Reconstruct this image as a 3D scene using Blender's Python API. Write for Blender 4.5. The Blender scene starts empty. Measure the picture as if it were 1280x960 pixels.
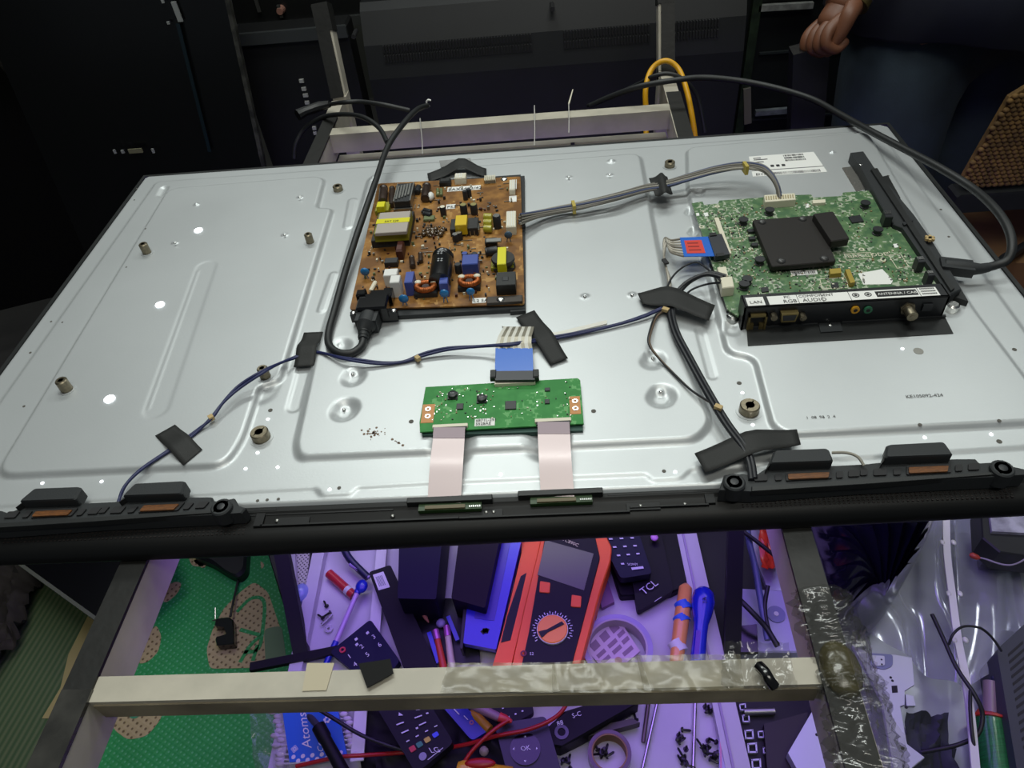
import bpy, math, random
import numpy as np
from mathutils import Vector, Matrix, noise
S = bpy.context.scene
COL = S.collection
rnd = random.Random(7)
ZU = 0.776                      # underside of the television, where it rests on the rails
Z0 = 0.80                       # height of the back plate of the television lying on the stand
# ------------------------------------------------------------------ camera
CAM = np.array([0.5271, -0.3309, Z0+0.4378])
pitch, yaw, roll, FPX = 0.7711, -0.0861, 0.1111, 914.76
_cp, _sp = math.cos(pitch), math.sin(pitch)
_f = np.array([math.sin(yaw)*_cp, math.cos(yaw)*_cp, -_sp]); _r = np.array([math.cos(yaw), -math.sin(yaw), 0.]); _d = np.cross(_f, _r)
_c, _s = math.cos(roll), math.sin(roll)
RR = np.array([_c*_r+_s*_d, -_s*_r+_c*_d, _f])
cd = bpy.data.cameras.new('camera'); cam = bpy.data.objects.new('camera', cd); COL.objects.link(cam)
cd.sensor_width = 36; cd.lens = FPX*36/1280; cd.clip_start = 0.02
cam.matrix_world = Matrix(((RR[0][0], -RR[1][0], -RR[2][0], CAM[0]), (RR[0][1], -RR[1][1], -RR[2][1], CAM[1]), (RR[0][2], -RR[1][2], -RR[2][2], CAM[2]), (0, 0, 0, 1)))
S.camera = cam
# ------------------------------------------------------------------ light
w = bpy.data.worlds.new('room_air'); S.world = w; w.use_nodes = True
w.node_tree.nodes['Background'].inputs[0].default_value = (0.80, 0.90, 1.0, 1)
w.node_tree.nodes['Background'].inputs[1].default_value = 0.10
def area(name, loc, target, sx, sy, power, col=(1, 1, 1)):
    l = bpy.data.lights.new(name, 'AREA'); l.shape = 'RECTANGLE'; l.size = sx; l.size_y = sy; l.energy = power; l.color = col
    o = bpy.data.objects.new(name, l); COL.objects.link(o); o.location = loc
    o.rotation_euler = (Vector(target)-Vector(loc)).to_track_quat('-Z', 'Y').to_euler(); return o
area('ceiling_tube_light', (0.10, 1.75, 2.7), (0.5, 0.2, 0.8), 1.25, 0.3, 14, (0.95, 1.0, 0.95))
area('ceiling_tube_light', (1.65, 1.65, 2.7), (0.6, 0.2, 0.8), 1.25, 0.3, 11, (0.95, 1.0, 0.95))
area('ceiling_tube_light', (0.45, 0.45, 2.7), (0.5, 0.2, 0.8), 1.25, 0.3, 17, (0.95, 1.0, 0.95))
area('ceiling_tube_light', (0.75, -0.75, 2.75), (0.55, 0.1, 0.8), 1.25, 0.3, 12, (1.0, 0.98, 0.88))
S.view_settings.view_transform = 'Standard'; S.view_settings.look = 'None'; S.view_settings.gamma = 1
S.view_settings.use_curve_mapping = False; S.view_settings.exposure = 0.0

# ------------------------------------------------------------------ helpers
def P(px, py, z):
    d = RR.T @ np.array([(px-640)/FPX, (py-480)/FPX, 1.]); q = CAM+(z-CAM[2])/d[2]*d
    return Vector(q)
def PY(px, py, y):
    d = RR.T @ np.array([(px-640)/FPX, (py-480)/FPX, 1.]); return Vector(CAM+(y-CAM[1])/d[1]*d)
def PL(l, z): return [P(a, b, z) for a, b in l]
def crop(ox, oy, s): return lambda x, y: (ox+x/s, oy+y/s)
def lin(c):
    if isinstance(c, str): c = [int(c[i:i+2], 16)/255 for i in (0, 2, 4)]
    return tuple(x/12.92 if x <= .04045 else ((x+.055)/1.055)**2.4 for x in c)+(1,)
MATS = {}
def mat(name, col, rough=.5, metal=0, var=0.0, vscale=60, bump=0, bscale=200, emit=0, ecol=None, alpha=1, trans=0, coat=0, spec=.5, col2=None, stretch=None):
    if name in MATS: return MATS[name]
    m = bpy.data.materials.new(name); m.use_nodes = True; nt = m.node_tree; b = nt.nodes['Principled BSDF']
    b.inputs['Base Color'].default_value = lin(col); b.inputs['Roughness'].default_value = rough; b.inputs['Metallic'].default_value = metal
    b.inputs['Specular IOR Level'].default_value = spec; b.inputs['Coat Weight'].default_value = coat; b.inputs['Coat Roughness'].default_value = .15
    b.inputs['Alpha'].default_value = alpha; b.inputs['Transmission Weight'].default_value = trans
    if emit: b.inputs['Emission Color'].default_value = lin(ecol or col); b.inputs['Emission Strength'].default_value = emit
    tc = nt.nodes.new('ShaderNodeTexCoord'); vec = tc.outputs['Object']
    if stretch:
        mp = nt.nodes.new('ShaderNodeMapping'); mp.inputs['Scale'].default_value = stretch; nt.links.new(vec, mp.inputs[0]); vec = mp.outputs[0]
    if var or col2:
        n = nt.nodes.new('ShaderNodeTexNoise'); n.inputs['Scale'].default_value = vscale; n.inputs['Detail'].default_value = 6; nt.links.new(vec, n.inputs['Vector'])
        r = nt.nodes.new('ShaderNodeValToRGB'); r.color_ramp.elements[0].position = .38; r.color_ramp.elements[1].position = .64
        c = lin(col); c2 = lin(col2) if col2 else tuple(max(0, x*(1-var)) for x in c[:3])+(1,)
        r.color_ramp.elements[0].color = c2; r.color_ramp.elements[1].color = c
        nt.links.new(n.outputs['Fac'], r.inputs[0]); nt.links.new(r.outputs[0], b.inputs['Base Color'])
    if bump:
        n = nt.nodes.new('ShaderNodeTexNoise'); n.inputs['Scale'].default_value = bscale; n.inputs['Detail'].default_value = 4; nt.links.new(vec, n.inputs['Vector'])
        bp = nt.nodes.new('ShaderNodeBump'); bp.inputs['Strength'].default_value = bump; bp.inputs['Distance'].default_value = .001
        nt.links.new(n.outputs['Fac'], bp.inputs['Height']); nt.links.new(bp.outputs[0], b.inputs['Normal'])
    MATS[name] = m; return m
def dots_mat(name, base, dot, scale, size, rough=.6, rot=0.5):
    m = mat(name, base, rough); nt = m.node_tree; b = nt.nodes['Principled BSDF']
    tc = nt.nodes.new('ShaderNodeTexCoord'); mp = nt.nodes.new('ShaderNodeMapping'); mp.inputs['Scale'].default_value = (scale, scale, 0.0); mp.inputs['Rotation'].default_value = (0, 0, rot)
    v = nt.nodes.new('ShaderNodeTexVoronoi'); v.inputs['Randomness'].default_value = .12; v.inputs['Scale'].default_value = 1
    nt.links.new(tc.outputs['Object'], mp.inputs[0]); nt.links.new(mp.outputs[0], v.inputs['Vector'])
    r = nt.nodes.new('ShaderNodeValToRGB'); r.color_ramp.elements[0].position = size; r.color_ramp.elements[1].position = size+.12
    r.color_ramp.elements[0].color = lin(dot); r.color_ramp.elements[1].color = lin(base)
    nt.links.new(v.outputs['Distance'], r.inputs[0])
    n = nt.nodes.new('ShaderNodeTexNoise'); n.inputs['Scale'].default_value = 6; nt.links.new(tc.outputs['Object'], n.inputs['Vector'])
    mx = nt.nodes.new('ShaderNodeMix'); mx.data_type = 'RGBA'; mx.blend_type = 'MULTIPLY'; mx.inputs[0].default_value = .5
    nt.links.new(r.outputs[0], mx.inputs[6]); nt.links.new(n.outputs['Fac'], mx.inputs[7]); nt.links.new(mx.outputs[2], b.inputs['Base Color'])
    bp = nt.nodes.new('ShaderNodeBump'); bp.inputs['Strength'].default_value = .5; bp.inputs['Distance'].default_value = .002
    nt.links.new(v.outputs['Distance'], bp.inputs['Height']); nt.links.new(bp.outputs[0], b.inputs['Normal'])
    return m
def pcb_mat(name, col, dark, line, sc=900, amt=.5, rough=.35):
    m = mat(name, col, rough, spec=.3); nt = m.node_tree; b = nt.nodes['Principled BSDF']
    tc = nt.nodes.new('ShaderNodeTexCoord')
    n = nt.nodes.new('ShaderNodeTexNoise'); n.inputs['Scale'].default_value = sc*.06; n.inputs['Detail'].default_value = 5; nt.links.new(tc.outputs['Object'], n.inputs['Vector'])
    r = nt.nodes.new('ShaderNodeValToRGB'); r.color_ramp.elements[0].position = .4; r.color_ramp.elements[1].position = .62
    r.color_ramp.elements[0].color = lin(dark); r.color_ramp.elements[1].color = lin(col); nt.links.new(n.outputs['Fac'], r.inputs[0])
    v = nt.nodes.new('ShaderNodeTexVoronoi'); v.distance = 'CHEBYCHEV'; v.feature = 'F1'; v.inputs['Scale'].default_value = sc*.18; nt.links.new(tc.outputs['Object'], v.inputs['Vector'])
    br = nt.nodes.new('ShaderNodeTexNoise'); br.inputs['Scale'].default_value = sc*.03; nt.links.new(tc.outputs['Object'], br.inputs['Vector'])
    g = nt.nodes.new('ShaderNodeMath'); g.operation = 'GREATER_THAN'; g.inputs[1].default_value = .5; nt.links.new(v.outputs['Distance'], g.inputs[0])
    g2 = nt.nodes.new('ShaderNodeMath'); g2.operation = 'GREATER_THAN'; g2.inputs[1].default_value = 1-amt; nt.links.new(br.outputs['Fac'], g2.inputs[0])
    mu = nt.nodes.new('ShaderNodeMath'); mu.operation = 'MULTIPLY'; nt.links.new(g.outputs[0], mu.inputs[0]); nt.links.new(g2.outputs[0], mu.inputs[1])
    mx = nt.nodes.new('ShaderNodeMix'); mx.data_type = 'RGBA'; nt.links.new(mu.outputs[0], mx.inputs[0]); nt.links.new(r.outputs[0], mx.inputs[6]); mx.inputs[7].default_value = lin(line)
    nt.links.new(mx.outputs[2], b.inputs['Base Color']); return m
ORG = {}
class MB:
    def __init__(s): s.v = []; s.f = []; s.m = []; s.k = 0
    def add(s, vs, fs):
        o = len(s.v); s.v += [tuple(v) for v in vs]; s.f += [tuple(i+o for i in f) for f in fs]; s.m += [s.k]*len(fs); return s
    def mat(s, k): s.k = k; return s
    def prism(s, poly, z0=None, z1=None, up=None, bev=0):
        """poly: points (top outline); extruded down to z0, or by vector 'up' (negative thickness)"""
        p = [Vector(q) if len(q) == 3 else Vector((q[0], q[1], 0)) for q in poly]
        ar = sum(p[i].x*p[(i+1) % len(p)].y-p[(i+1) % len(p)].x*p[i].y for i in range(len(p)))
        if up is None and ar < 0: p.reverse()
        n = len(p)
        if up is None:
            top = [Vector((q.x, q.y, z1)) for q in p]; bot = [Vector((q.x, q.y, z0)) for q in p]
        else: top = p; bot = [q-Vector(up) for q in p]
        if bev and up is None:
            c = sum(top, Vector())/n; ins = []
            for q in top:
                d = Vector((c.x-q.x, c.y-q.y, 0)); ins.append(q+d.normalized()*bev)
            mid = [Vector((q.x, q.y, z1-bev)) for q in p]
            vs = bot+mid+ins
            fs = [tuple(range(n))[::-1], tuple(range(2*n, 3*n))]
            for l in (0, n): fs += [(l+i, l+(i+1) % n, l+n+(i+1) % n, l+n+i) for i in range(n)]
            return s.add(vs, fs)
        fs = [tuple(range(n))[::-1], tuple(range(n, 2*n))]+[(i, (i+1) % n, n+(i+1) % n, n+i) for i in range(n)]
        return s.add(bot+top, fs)
    def box(s, c, d, rz=0, bev=0):
        x, y = d[0]/2, d[1]/2; cs, sn = math.cos(rz), math.sin(rz)
        pl = [(c[0]+a*cs-b*sn, c[1]+a*sn+b*cs) for a, b in ((-x, -y), (x, -y), (x, y), (-x, y))]
        return s.prism(pl, c[2]-d[2]/2, c[2]+d[2]/2, bev=bev)
    def bb(s, x0, x1, y0, y1, z0, z1, bev=0): return s.box(((x0+x1)/2, (y0+y1)/2, (z0+z1)/2), (x1-x0, y1-y0, z1-z0), bev=bev)
    def cyl(s, a, b, r0, r1=None, n=12):
        a, b = Vector(a), Vector(b); r1 = r0 if r1 is None else r1; return s.rings([(a, r0), (b, r1)], n)
    def rings(s, L, n=12):
        pts = [Vector(l[0]) for l in L]; vs = []; fs = []; N = len(L); u = None
        for i, (p, r) in enumerate(L):
            p = Vector(p); t = (pts[min(i+1, N-1)]-pts[max(i-1, 0)])
            t = t.normalized() if t.length > 1e-9 else Vector((0, 0, 1))
            if u is None: u = t.orthogonal().normalized()
            u = (u-t*u.dot(t)).normalized() if (u-t*u.dot(t)).length > 1e-6 else t.orthogonal().normalized()
            v = t.cross(u)
            for k in range(n):
                a = 2*math.pi*k/n; vs.append(p+(u*math.cos(a)+v*math.sin(a))*r)
        for i in range(N-1):
            for k in range(n): fs.append((i*n+k, i*n+(k+1) % n, (i+1)*n+(k+1) % n, (i+1)*n+k))
        fs += [tuple(range(n))[::-1], tuple(range((N-1)*n, N*n))]
        return s.add(vs, fs)
    def tube(s, pts, r, n=8, sub=6):
        pts = smooth(pts, sub); return s.rings([(p, r) for p in pts], n)
    def dome(s, c, r, h, n=14, k=4):
        c = Vector(c); return s.rings([(c+Vector((0, 0, h*math.sin(math.pi/2*i/k))), max(r*math.cos(math.pi/2*i/k), r*.02)) for i in range(k+1)], n)
    def ball(s, c, r, n=12, k=8, sx=1, sy=1, sz=1):
        c = Vector(c); vs = [c+Vector((0, 0, -r*sz))]; fs = []
        for i in range(1, k):
            a = math.pi*i/k-math.pi/2
            for j in range(n): vs.append(c+Vector((r*sx*math.cos(a)*math.cos(2*math.pi*j/n), r*sy*math.cos(a)*math.sin(2*math.pi*j/n), r*sz*math.sin(a))))
        vs.append(c+Vector((0, 0, r*sz)))
        for j in range(n): fs.append((0, 1+(j+1) % n, 1+j)); fs.append((len(vs)-1, 1+(k-2)*n+j, 1+(k-2)*n+(j+1) % n))
        for i in range(k-2):
            for j in range(n): fs.append((1+i*n+j, 1+i*n+(j+1) % n, 1+(i+1)*n+(j+1) % n, 1+(i+1)*n+j))
        return s.add(vs, fs)
    def ring(s, c, r0, r1, z0, z1, n=32):
        """flat annulus with thickness, inner r0 outer r1"""
        vs = []; fs = []
        for j in range(n):
            a = 2*math.pi*j/n; ca, sa = math.cos(a), math.sin(a)
            vs += [(c[0]+r*ca, c[1]+r*sa, z) for r, z in ((r0, z0), (r1, z0), (r1, z1), (r0, z1))]
        for j in range(n):
            k = (j+1) % n
            for q in range(4): fs.append((j*4+q, k*4+q, k*4+(q+1) % 4, j*4+(q+1) % 4))
        return s.add(vs, fs)
    def bar(s, a, b, wd, ht, up=(0, 0, 1)):
        """rectangular tube from a to b (centre of the TOP face), width wd, height ht"""
        a, b = Vector(a), Vector(b); t = (b-a).normalized(); u = Vector(up); sd = t.cross(u).normalized(); u = sd.cross(t).normalized()
        vs = [q+sd*x-u*h for q in (a, b) for x, h in ((-wd/2, 0), (wd/2, 0), (wd/2, ht), (-wd/2, ht))]
        return s.add(vs, [(0, 1, 2, 3), (7, 6, 5, 4), (0, 4, 5, 1), (1, 5, 6, 2), (2, 6, 7, 3), (3, 7, 4, 0)])
    def text(s, t, org, xd, yd, h, depth=.0003, align='LEFT'):
        cu = bpy.data.curves.new('t', 'FONT'); cu.body = t; cu.size = 1; cu.extrude = 0; cu.align_x = align; cu.resolution_u = 2
        ob = bpy.data.objects.new('t', cu); COL.objects.link(ob)
        me = bpy.data.meshes.new_from_object(ob.evaluated_get(bpy.context.evaluated_depsgraph_get()))
        xd, yd, org = Vector(xd).normalized(), Vector(yd).normalized(), Vector(org); nz = xd.cross(yd).normalized(); sc = h/.72
        vs = [org+xd*v.co.x*sc+yd*v.co.y*sc+nz*depth for v in me.vertices]
        s.add(vs, [tuple(p.vertices) for p in me.polygons])
        bpy.data.objects.remove(ob); bpy.data.curves.remove(cu); bpy.data.meshes.remove(me); return s
    def build(s, name, mats, parent=None, smooth=None, org=None):
        if not isinstance(mats, (list, tuple)): mats = [mats]
        if parent is not None: o0 = Vector(ORG[parent.name])
        elif org is not None: o0 = Vector(org)
        else:
            xs = np.array(s.v); o0 = Vector((float((xs[:, 0].min()+xs[:, 0].max())/2), float((xs[:, 1].min()+xs[:, 1].max())/2), float(xs[:, 2].min())))
        me = bpy.data.meshes.new(name); me.from_pydata([(v[0]-o0.x, v[1]-o0.y, v[2]-o0.z) for v in s.v], [], s.f)
        for m in mats: me.materials.append(m)
        if len(mats) > 1: me.polygons.foreach_set('material_index', s.m)
        if smooth: me.polygons.foreach_set('use_smooth', [True]*len(me.polygons)); me.set_sharp_from_angle(angle=math.radians(smooth if smooth > 1 else 40))
        me.update(); o = bpy.data.objects.new(name, me); COL.objects.link(o)
        if parent is not None: o.parent = parent
        else: o.location = o0
        ORG[o.name] = tuple(o0); return o
def smooth(pts, sub=6):
    pts = [Vector(p) for p in pts]
    if len(pts) < 3 or sub < 2: return pts
    out = []; n = len(pts)
    for i in range(n-1):
        p0, p1, p2, p3 = pts[max(i-1, 0)], pts[i], pts[i+1], pts[min(i+2, n-1)]
        for k in range(sub):
            t = k/sub; out.append(.5*((2*p1)+(p2-p0)*t+(2*p0-5*p1+4*p2-p3)*t*t+(3*p1-p0-3*p2+p3)*t**3))
    return out+[pts[-1]]
def rpoly(pts, r, k=4):
    out = []; pts = [Vector(p) for p in pts]; n = len(pts)
    for i in range(n):
        a, b, c = pts[i-1], pts[i], pts[(i+1) % n]; d1, d2 = (a-b), (c-b); rr = min(r, d1.length*.45, d2.length*.45)
        p, q = b+d1.normalized()*rr, b+d2.normalized()*rr
        for j in range(k+1):
            t = j/k; out.append(p*(1-t)**2+b*2*t*(1-t)+q*t*t)
    return out
def tag(o, label, cat, group=None, kind=None):
    if label: o['label'] = label
    if cat: o['category'] = cat
    if group: o['group'] = group
    if kind: o['kind'] = kind
    return o
def thing(name, loc, label, cat, group=None):
    o = bpy.data.objects.new(name, None); COL.objects.link(o); o.location = loc; o.empty_display_size = .02
    ORG[o.name] = tuple(loc); return tag(o, label, cat, group)
def copy_tree(o, parent=None):
    c = o.copy(); COL.objects.link(c); c.parent = parent; ORG[c.name] = ORG[o.name]
    for ch in list(o.children): copy_tree(ch, c)
    return c
def struct(o): o['kind'] = 'structure'; return o
class Quad:
    """a face set out by its four corners TL TR BR BL; u to the right, v downwards"""
    def __init__(s, tl, tr, br, bl): s.c = [Vector(q) for q in (tl, tr, br, bl)]
    def __call__(s, u, v): a, b, c, d = s.c; return a*(1-u)*(1-v)+b*u*(1-v)+c*u*v+d*(1-u)*v
    def n(s): return ((s.c[1]-s.c[0]).cross(s.c[0]-s.c[3])).normalized()
    def rect(s, u0, v0, u1, v1): return [s(u0, v1), s(u1, v1), s(u1, v0), s(u0, v0)]
    def slab(s, mb, u0, v0, u1, v1, h0, h1, r=0):
        n = s.n(); p = s.rect(u0, v0, u1, v1)
        if r: p = rpoly(p, r, 4)
        return mb.prism([q+n*h1 for q in p], up=n*(h1-h0))
    def x(s): return (s.c[1]-s.c[0]).normalized()
    def y(s): return (s.c[0]-s.c[3]).normalized()
def wob(a, b, n, amp, seed=0, z=None):
    r = random.Random(seed); a, b = Vector(a), Vector(b)
    return [a.lerp(b, i/n)+Vector((r.uniform(-amp, amp), r.uniform(-amp, amp), r.uniform(0, amp))) for i in range(n+1)]

# ------------------------------------------------------------------ shared materials
M_plate = mat('galvanised_plate', 'c8cccd', .42, .5, var=.06, vscale=7, bump=.05, bscale=500)
M_blk = mat('black_plastic', '1d1f1f', .5, var=.2, vscale=80)
M_blk2 = mat('matt_black_plastic', '232628', .62, bump=.15, bscale=900)
M_gloss = mat('gloss_black', '08080a', .2, coat=.3)
M_dim = mat('worn_black_plastic', '171819', .45, var=.4, vscale=20)
M_tape = mat('black_cloth_tape', '1f201f', .68, bump=.3, bscale=1200)
M_rub = mat('black_cable_rubber', '1c1e1f', .5)
M_cream = mat('cream_nylon', 'd9d3bd', .45)
M_white = mat('white_plastic', 'dcdcd8', .4)
M_paper = mat('white_label_paper', 'e6e6e2', .6)
M_ink = mat('black_ink', '202022', .7)
M_steel = mat('bright_steel', 'c9c9c6', .25, 1)
M_brass = mat('dull_brass_nickel', '8f8672', .38, .9, var=.2, vscale=300)
M_holder = mat('grey_steel', '9a9a96', .35, .9)
M_copper = mat('copper_winding', 'b8642f', .4, .6, var=.5, vscale=400)
M_yel = mat('yellow_winding_tape', 'd8d11c', .4, coat=.2)
M_oli = mat('olive_tape', '8d8a1e', .5)
M_blue = mat('blue_film_box', '3c4f9c', .4, coat=.2)
M_cyan = mat('blue_disc_resin', '1e6fa8', .35, coat=.4)
M_chip = mat('chip_epoxy', '25272a', .45)
M_ferr = mat('ferrite', '2b2b2a', .6, var=.3, vscale=200)
M_lit = mat('backlight_glow', 'ffffff', .5, emit=3.5, ecol='f4f8ff')
M_pink = mat('pink_flat_ribbon', 'dccbcb', .42, .15, coat=.2, bump=.05, bscale=60)
M_blueW = mat('blue_wire', '1c2350', .45)
M_navyW = mat('dark_wire', '14161c', .45)
M_greyW = mat('grey_wire', '6b675f', .5)
M_red = mat('red_rubber', 'a3160f', .4)

# ================================================================== SETTING
struct(MB().bb(-2.2, 3.2, -1.6, 2.7, -.05, 0).build('floor', mat('dark_concrete', '2c2b29', .8, var=.3, vscale=5, bump=.4, bscale=40)))
struct(MB().bb(-2.2, 3.2, 2.7, 2.8, 0, 2.8).build('wall_back', mat('dim_wall', '34352f', .9, var=.2, vscale=3)))
struct(MB().bb(-2.3, -2.2, -1.6, 2.8, 0, 2.8).build('wall_left', MATS['dim_wall']))

# ================================================================== TELEVISION
TW, TD = .95, .545
tv = thing('television', (.475, .27, ZU), 'large flat television lying face down on the metal stand with its steel back plate bare', 'television')
def sdf(poly, X, Y):
    d = np.full(X.shape, 1e9); ins = np.zeros(X.shape, bool); n = len(poly)
    for i in range(n):
        ax, ay = poly[i][0], poly[i][1]; bx, by = poly[(i+1) % n][0], poly[(i+1) % n][1]; ex, ey = bx-ax, by-ay
        L = ex*ex+ey*ey
        if L < 1e-14: continue
        t = np.clip(((X-ax)*ex+(Y-ay)*ey)/L, 0, 1); d = np.minimum(d, np.hypot(X-ax-t*ex, Y-ay-t*ey))
        c = (ay > Y) != (by > Y); xi = ax+(Y-ay)*ex/(ey if abs(ey) > 1e-12 else 1e-12); ins ^= c & (X < xi)
    return np.where(ins, -d, d)
def sst(t): t = np.clip(t, 0, 1); return t*t*(3-2*t)
NX, NY = 640, 372
gx = np.linspace(0, TW, NX); gy = np.linspace(0, TD, NY); GX, GY = np.meshgrid(gx, gy)
def plateau(pxpoly, r, wd, h, z=Z0):
    poly = rpoly(PL(pxpoly, z), r, 5); return h*sst((wd/2-sdf(poly, GX, GY))/wd)
H = np.zeros(GX.shape)
polyF = [(196, 228), (700, 193), (1098, 163), (1170, 262), (1290, 428), (1290, 560), (1000, 578), (862, 588), (852, 600), (815, 602), (808, 594), (590, 603), (446, 611), (440, 619), (402, 621), (396, 612), (100, 628), (-90, 640), (0, 505)]
H = np.maximum(H, plateau(polyF, .008, .004, .0016))
polyA = [(212, 240), (408, 224), (397, 265), (417, 264), (352, 481), (327, 487), (306, 553), (284, 586), (-4, 600)]
polyB = [(463, 222), (800, 196), (842, 420), (889, 532), (870, 555), (720, 562), (375, 577), (371, 560), (394, 455), (432, 330)]
polyC = [(858, 189), (1084, 170), (1214, 390), (1310, 518), (1310, 532), (985, 549), (964, 537), (942, 452), (908, 446), (897, 400), (870, 290), (859, 240)]
H = H+plateau(polyA, .018, .0055, .0046)+plateau(polyB, .014, .0065, .0046)+plateau(polyC, .014, .0055, .0046)
def capsule(a, b, r, wd, h):
    a, b = P(*a, Z0+.005), P(*b, Z0+.005); ex, ey = b.x-a.x, b.y-a.y; L = max(ex*ex+ey*ey, 1e-9)
    t = np.clip(((GX-a.x)*ex+(GY-a.y)*ey)/L, 0, 1); d = np.hypot(GX-a.x-t*ex, GY-a.y-t*ey)-r
    return h*sst((wd/2-d)/wd)
for a, b, r, wd, h in [((258, 335), (196, 512), .011, .004, -.0003), ((440, 248), (434, 280), .005, .002, .001), ((416, 340), (401, 384), .004, .002, .001), ((379, 455), (366, 505), .006, .003, -.0012),
                    ((875, 408), (891, 466), .004, .002, -.001), ((248, 340), (186, 512), .001, .002, .0003), ((204, 232), (200, 240), .004, .006, -.002)]: H += capsule(a, b, r, wd, h)
for x, y, r, h in [(430, 514, .0145, -.0055), (441, 473, .013, -.004), (424, 436, .013, -.003), (826, 497, .0145, -.0055), (815, 452, .013, -.004), (565, 556, .022, -.0045), (683, 551, .022, -.0045),
                   (873, 243, .008, -.003), (864, 262, .008, -.003), (868, 287, .008, -.003), (915, 412, .012, -.003), (1185, 388, .012, -.003)]:
    H += capsule((x, y), (x+2, y-3), r*.6, r*.75, h)
for x, y, r, h in [(246, 257, .0048, .003), (219, 305, .005, .003), (356, 295, .005, .003), (375, 248, .005, .003), (762, 220, .005, .003), (711, 223, .005, .003), (764, 203, .007, .0035), (731, 372, .006, .003),
                   (790, 370, .006, .003), (467, 224, .007, .003), (1040, 192, .005, .003), (430, 508, .004, .002), (441, 466, .004, .002), (826, 488, .005, .003), (816, 446, .004, .002), (928, 491, .002, .001), (424, 430, .004, .002)]:
    H += capsule((x, y), (x+.5, y), r*.35, r*.9, h)
H -= .0035*sst((.0025-np.minimum(np.minimum(GX, TW-GX), np.minimum(GY, TD-GY)))/.0025)
_m = np.array([[True]]); cx, cy = .02, .02
V = np.stack([GX, GY, Z0+H], -1).reshape(-1, 3)
# clip the two rear corners slightly
idx = np.arange(NX*NY).reshape(NY, NX); q = np.stack([idx[:-1, :-1], idx[:-1, 1:], idx[1:, 1:], idx[1:, :-1]], -1).reshape(-1, 4)
cxy = V[q].mean(1); keep = ((cxy[:, 0])+(TD-cxy[:, 1]) > .010) & ((TW-cxy[:, 0])+(TD-cxy[:, 1]) > .012); q = q[keep]
me = bpy.data.meshes.new('back_plate'); V2 = V-np.array(ORG[tv.name])
me.vertices.add(len(V2)); me.vertices.foreach_set('co', V2.ravel()); me.loops.add(q.size); me.loops.foreach_set('vertex_index', q.ravel().astype(np.int32))
me.polygons.add(len(q)); me.polygons.foreach_set('loop_start', np.arange(0, q.size, 4, dtype=np.int32)); me.update(calc_edges=True); me.validate()
me.polygons.foreach_set('use_smooth', [True]*len(me.polygons)); me.materials.append(M_plate)
plate = bpy.data.objects.new('back_plate', me); COL.objects.link(plate); plate.parent = tv; ORG[plate.name] = ORG[tv.name]
plate['label'] = 'pressed galvanised steel back plate with three raised fields'
def HZ(x, y):
    i = min(max(int(round(x/TW*(NX-1))), 0), NX-1); j = min(max(int(round(y/TD*(NY-1))), 0), NY-1); return Z0+float(H[j, i])
def onplate(px, py):
    p = P(px, py, Z0+.004)
    for _ in range(2): p = P(px, py, HZ(p.x, p.y))
    return p
# rim around the plate and screen below
b = MB(); b.bb(-.004, 0, -.002, TD+.004, ZU+.005, Z0-.001); b.bb(TW, TW+.004, -.002, TD+.004, ZU+.005, Z0-.001); b.bb(0, TW, TD, TD+.004, ZU+.005, Z0-.001)
b.bb(-.006, .012, -.026, TD+.006, ZU, ZU+.005); b.bb(TW-.012, TW+.006, -.014, TD+.006, ZU, ZU+.005); b.bb(.012, TW-.012, TD-.008, TD+.006, ZU, ZU+.005)
b.build('frame', M_blk, tv)
sc_m = mat('violet_screen_glow', '404060', .4, emit=2.9, ecol=(.64, .50, 1.0))
MB().bb(.012, TW-.012, .012, TD-.01, ZU+.006, ZU+.008).build('screen', sc_m, tv)['label'] = 'screen glowing violet towards the floor'
# lower bezel: profile along x
prof = [(0.004, ZU), (.004, Z0-.003), (-.004, Z0-.003), (-.007, Z0-.005), (-.020, Z0-.006), (-.026, Z0-.009), (-.030, Z0-.014), (-.031, Z0-.020), (-.029, ZU)]
vs = []; fs = []; n = len(prof)
KB = lambda x: 1 if x < .3 else 1-.38*(x-.3)/.65
for x in (-.008, .3, TW+.008): vs += [(x, y*(KB(x) if y < 0 else 1), z) for y, z in prof]
fs = [(m_*n+i, m_*n+(i+1) % n, (m_+1)*n+(i+1) % n, (m_+1)*n+i) for i in range(n) for m_ in (0, 1)]+[tuple(range(n))[::-1], tuple(range(2*n, 3*n))]
bz = MB().add(vs, fs).build('bezel', mat('bezel_black', '0b0c0c', .5, spec=.3), tv, smooth=30)
e = MB()
for x0, x1, y0, y1, h in [(.285, .40, -.009, -.007, .002), (.30, .45, -.024, -.022, .003), (.45, .575, -.0265, -.0245, .003), (.575, .632, -.022, -.020, .003), (.27, .31, -.004, -.0015, .004), (.38, .43, -.004, -.001, .003), (.56, .64, -.0035, -.001, .004), (.63, .637, -.02, -.004, .003), (.295, .302, -.022, -.006, .003)]:
    e.bb(x0, x1, y0*.75*KB(x1), y1*.75*KB(x1), Z0-.009, Z0-.0052+h*.6, .0003)
for x in (.325, .47, .585): e.bb(x-.012, x+.012, -.015, -.009, Z0-.007, Z0-.0042)
e.build('bezel_rib', mat('rib_black', '101112', .45, spec=.3), bz)
gl = MB()
for a, c in (((30, 636), (310, 636)),): pass
for x in (.312, .47, .4755, .583, .615, .40): MB().dome((x, -.0115, Z0-.0046), .0018, .0014, 10).build('screw', M_holder, tv, smooth=40)
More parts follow.
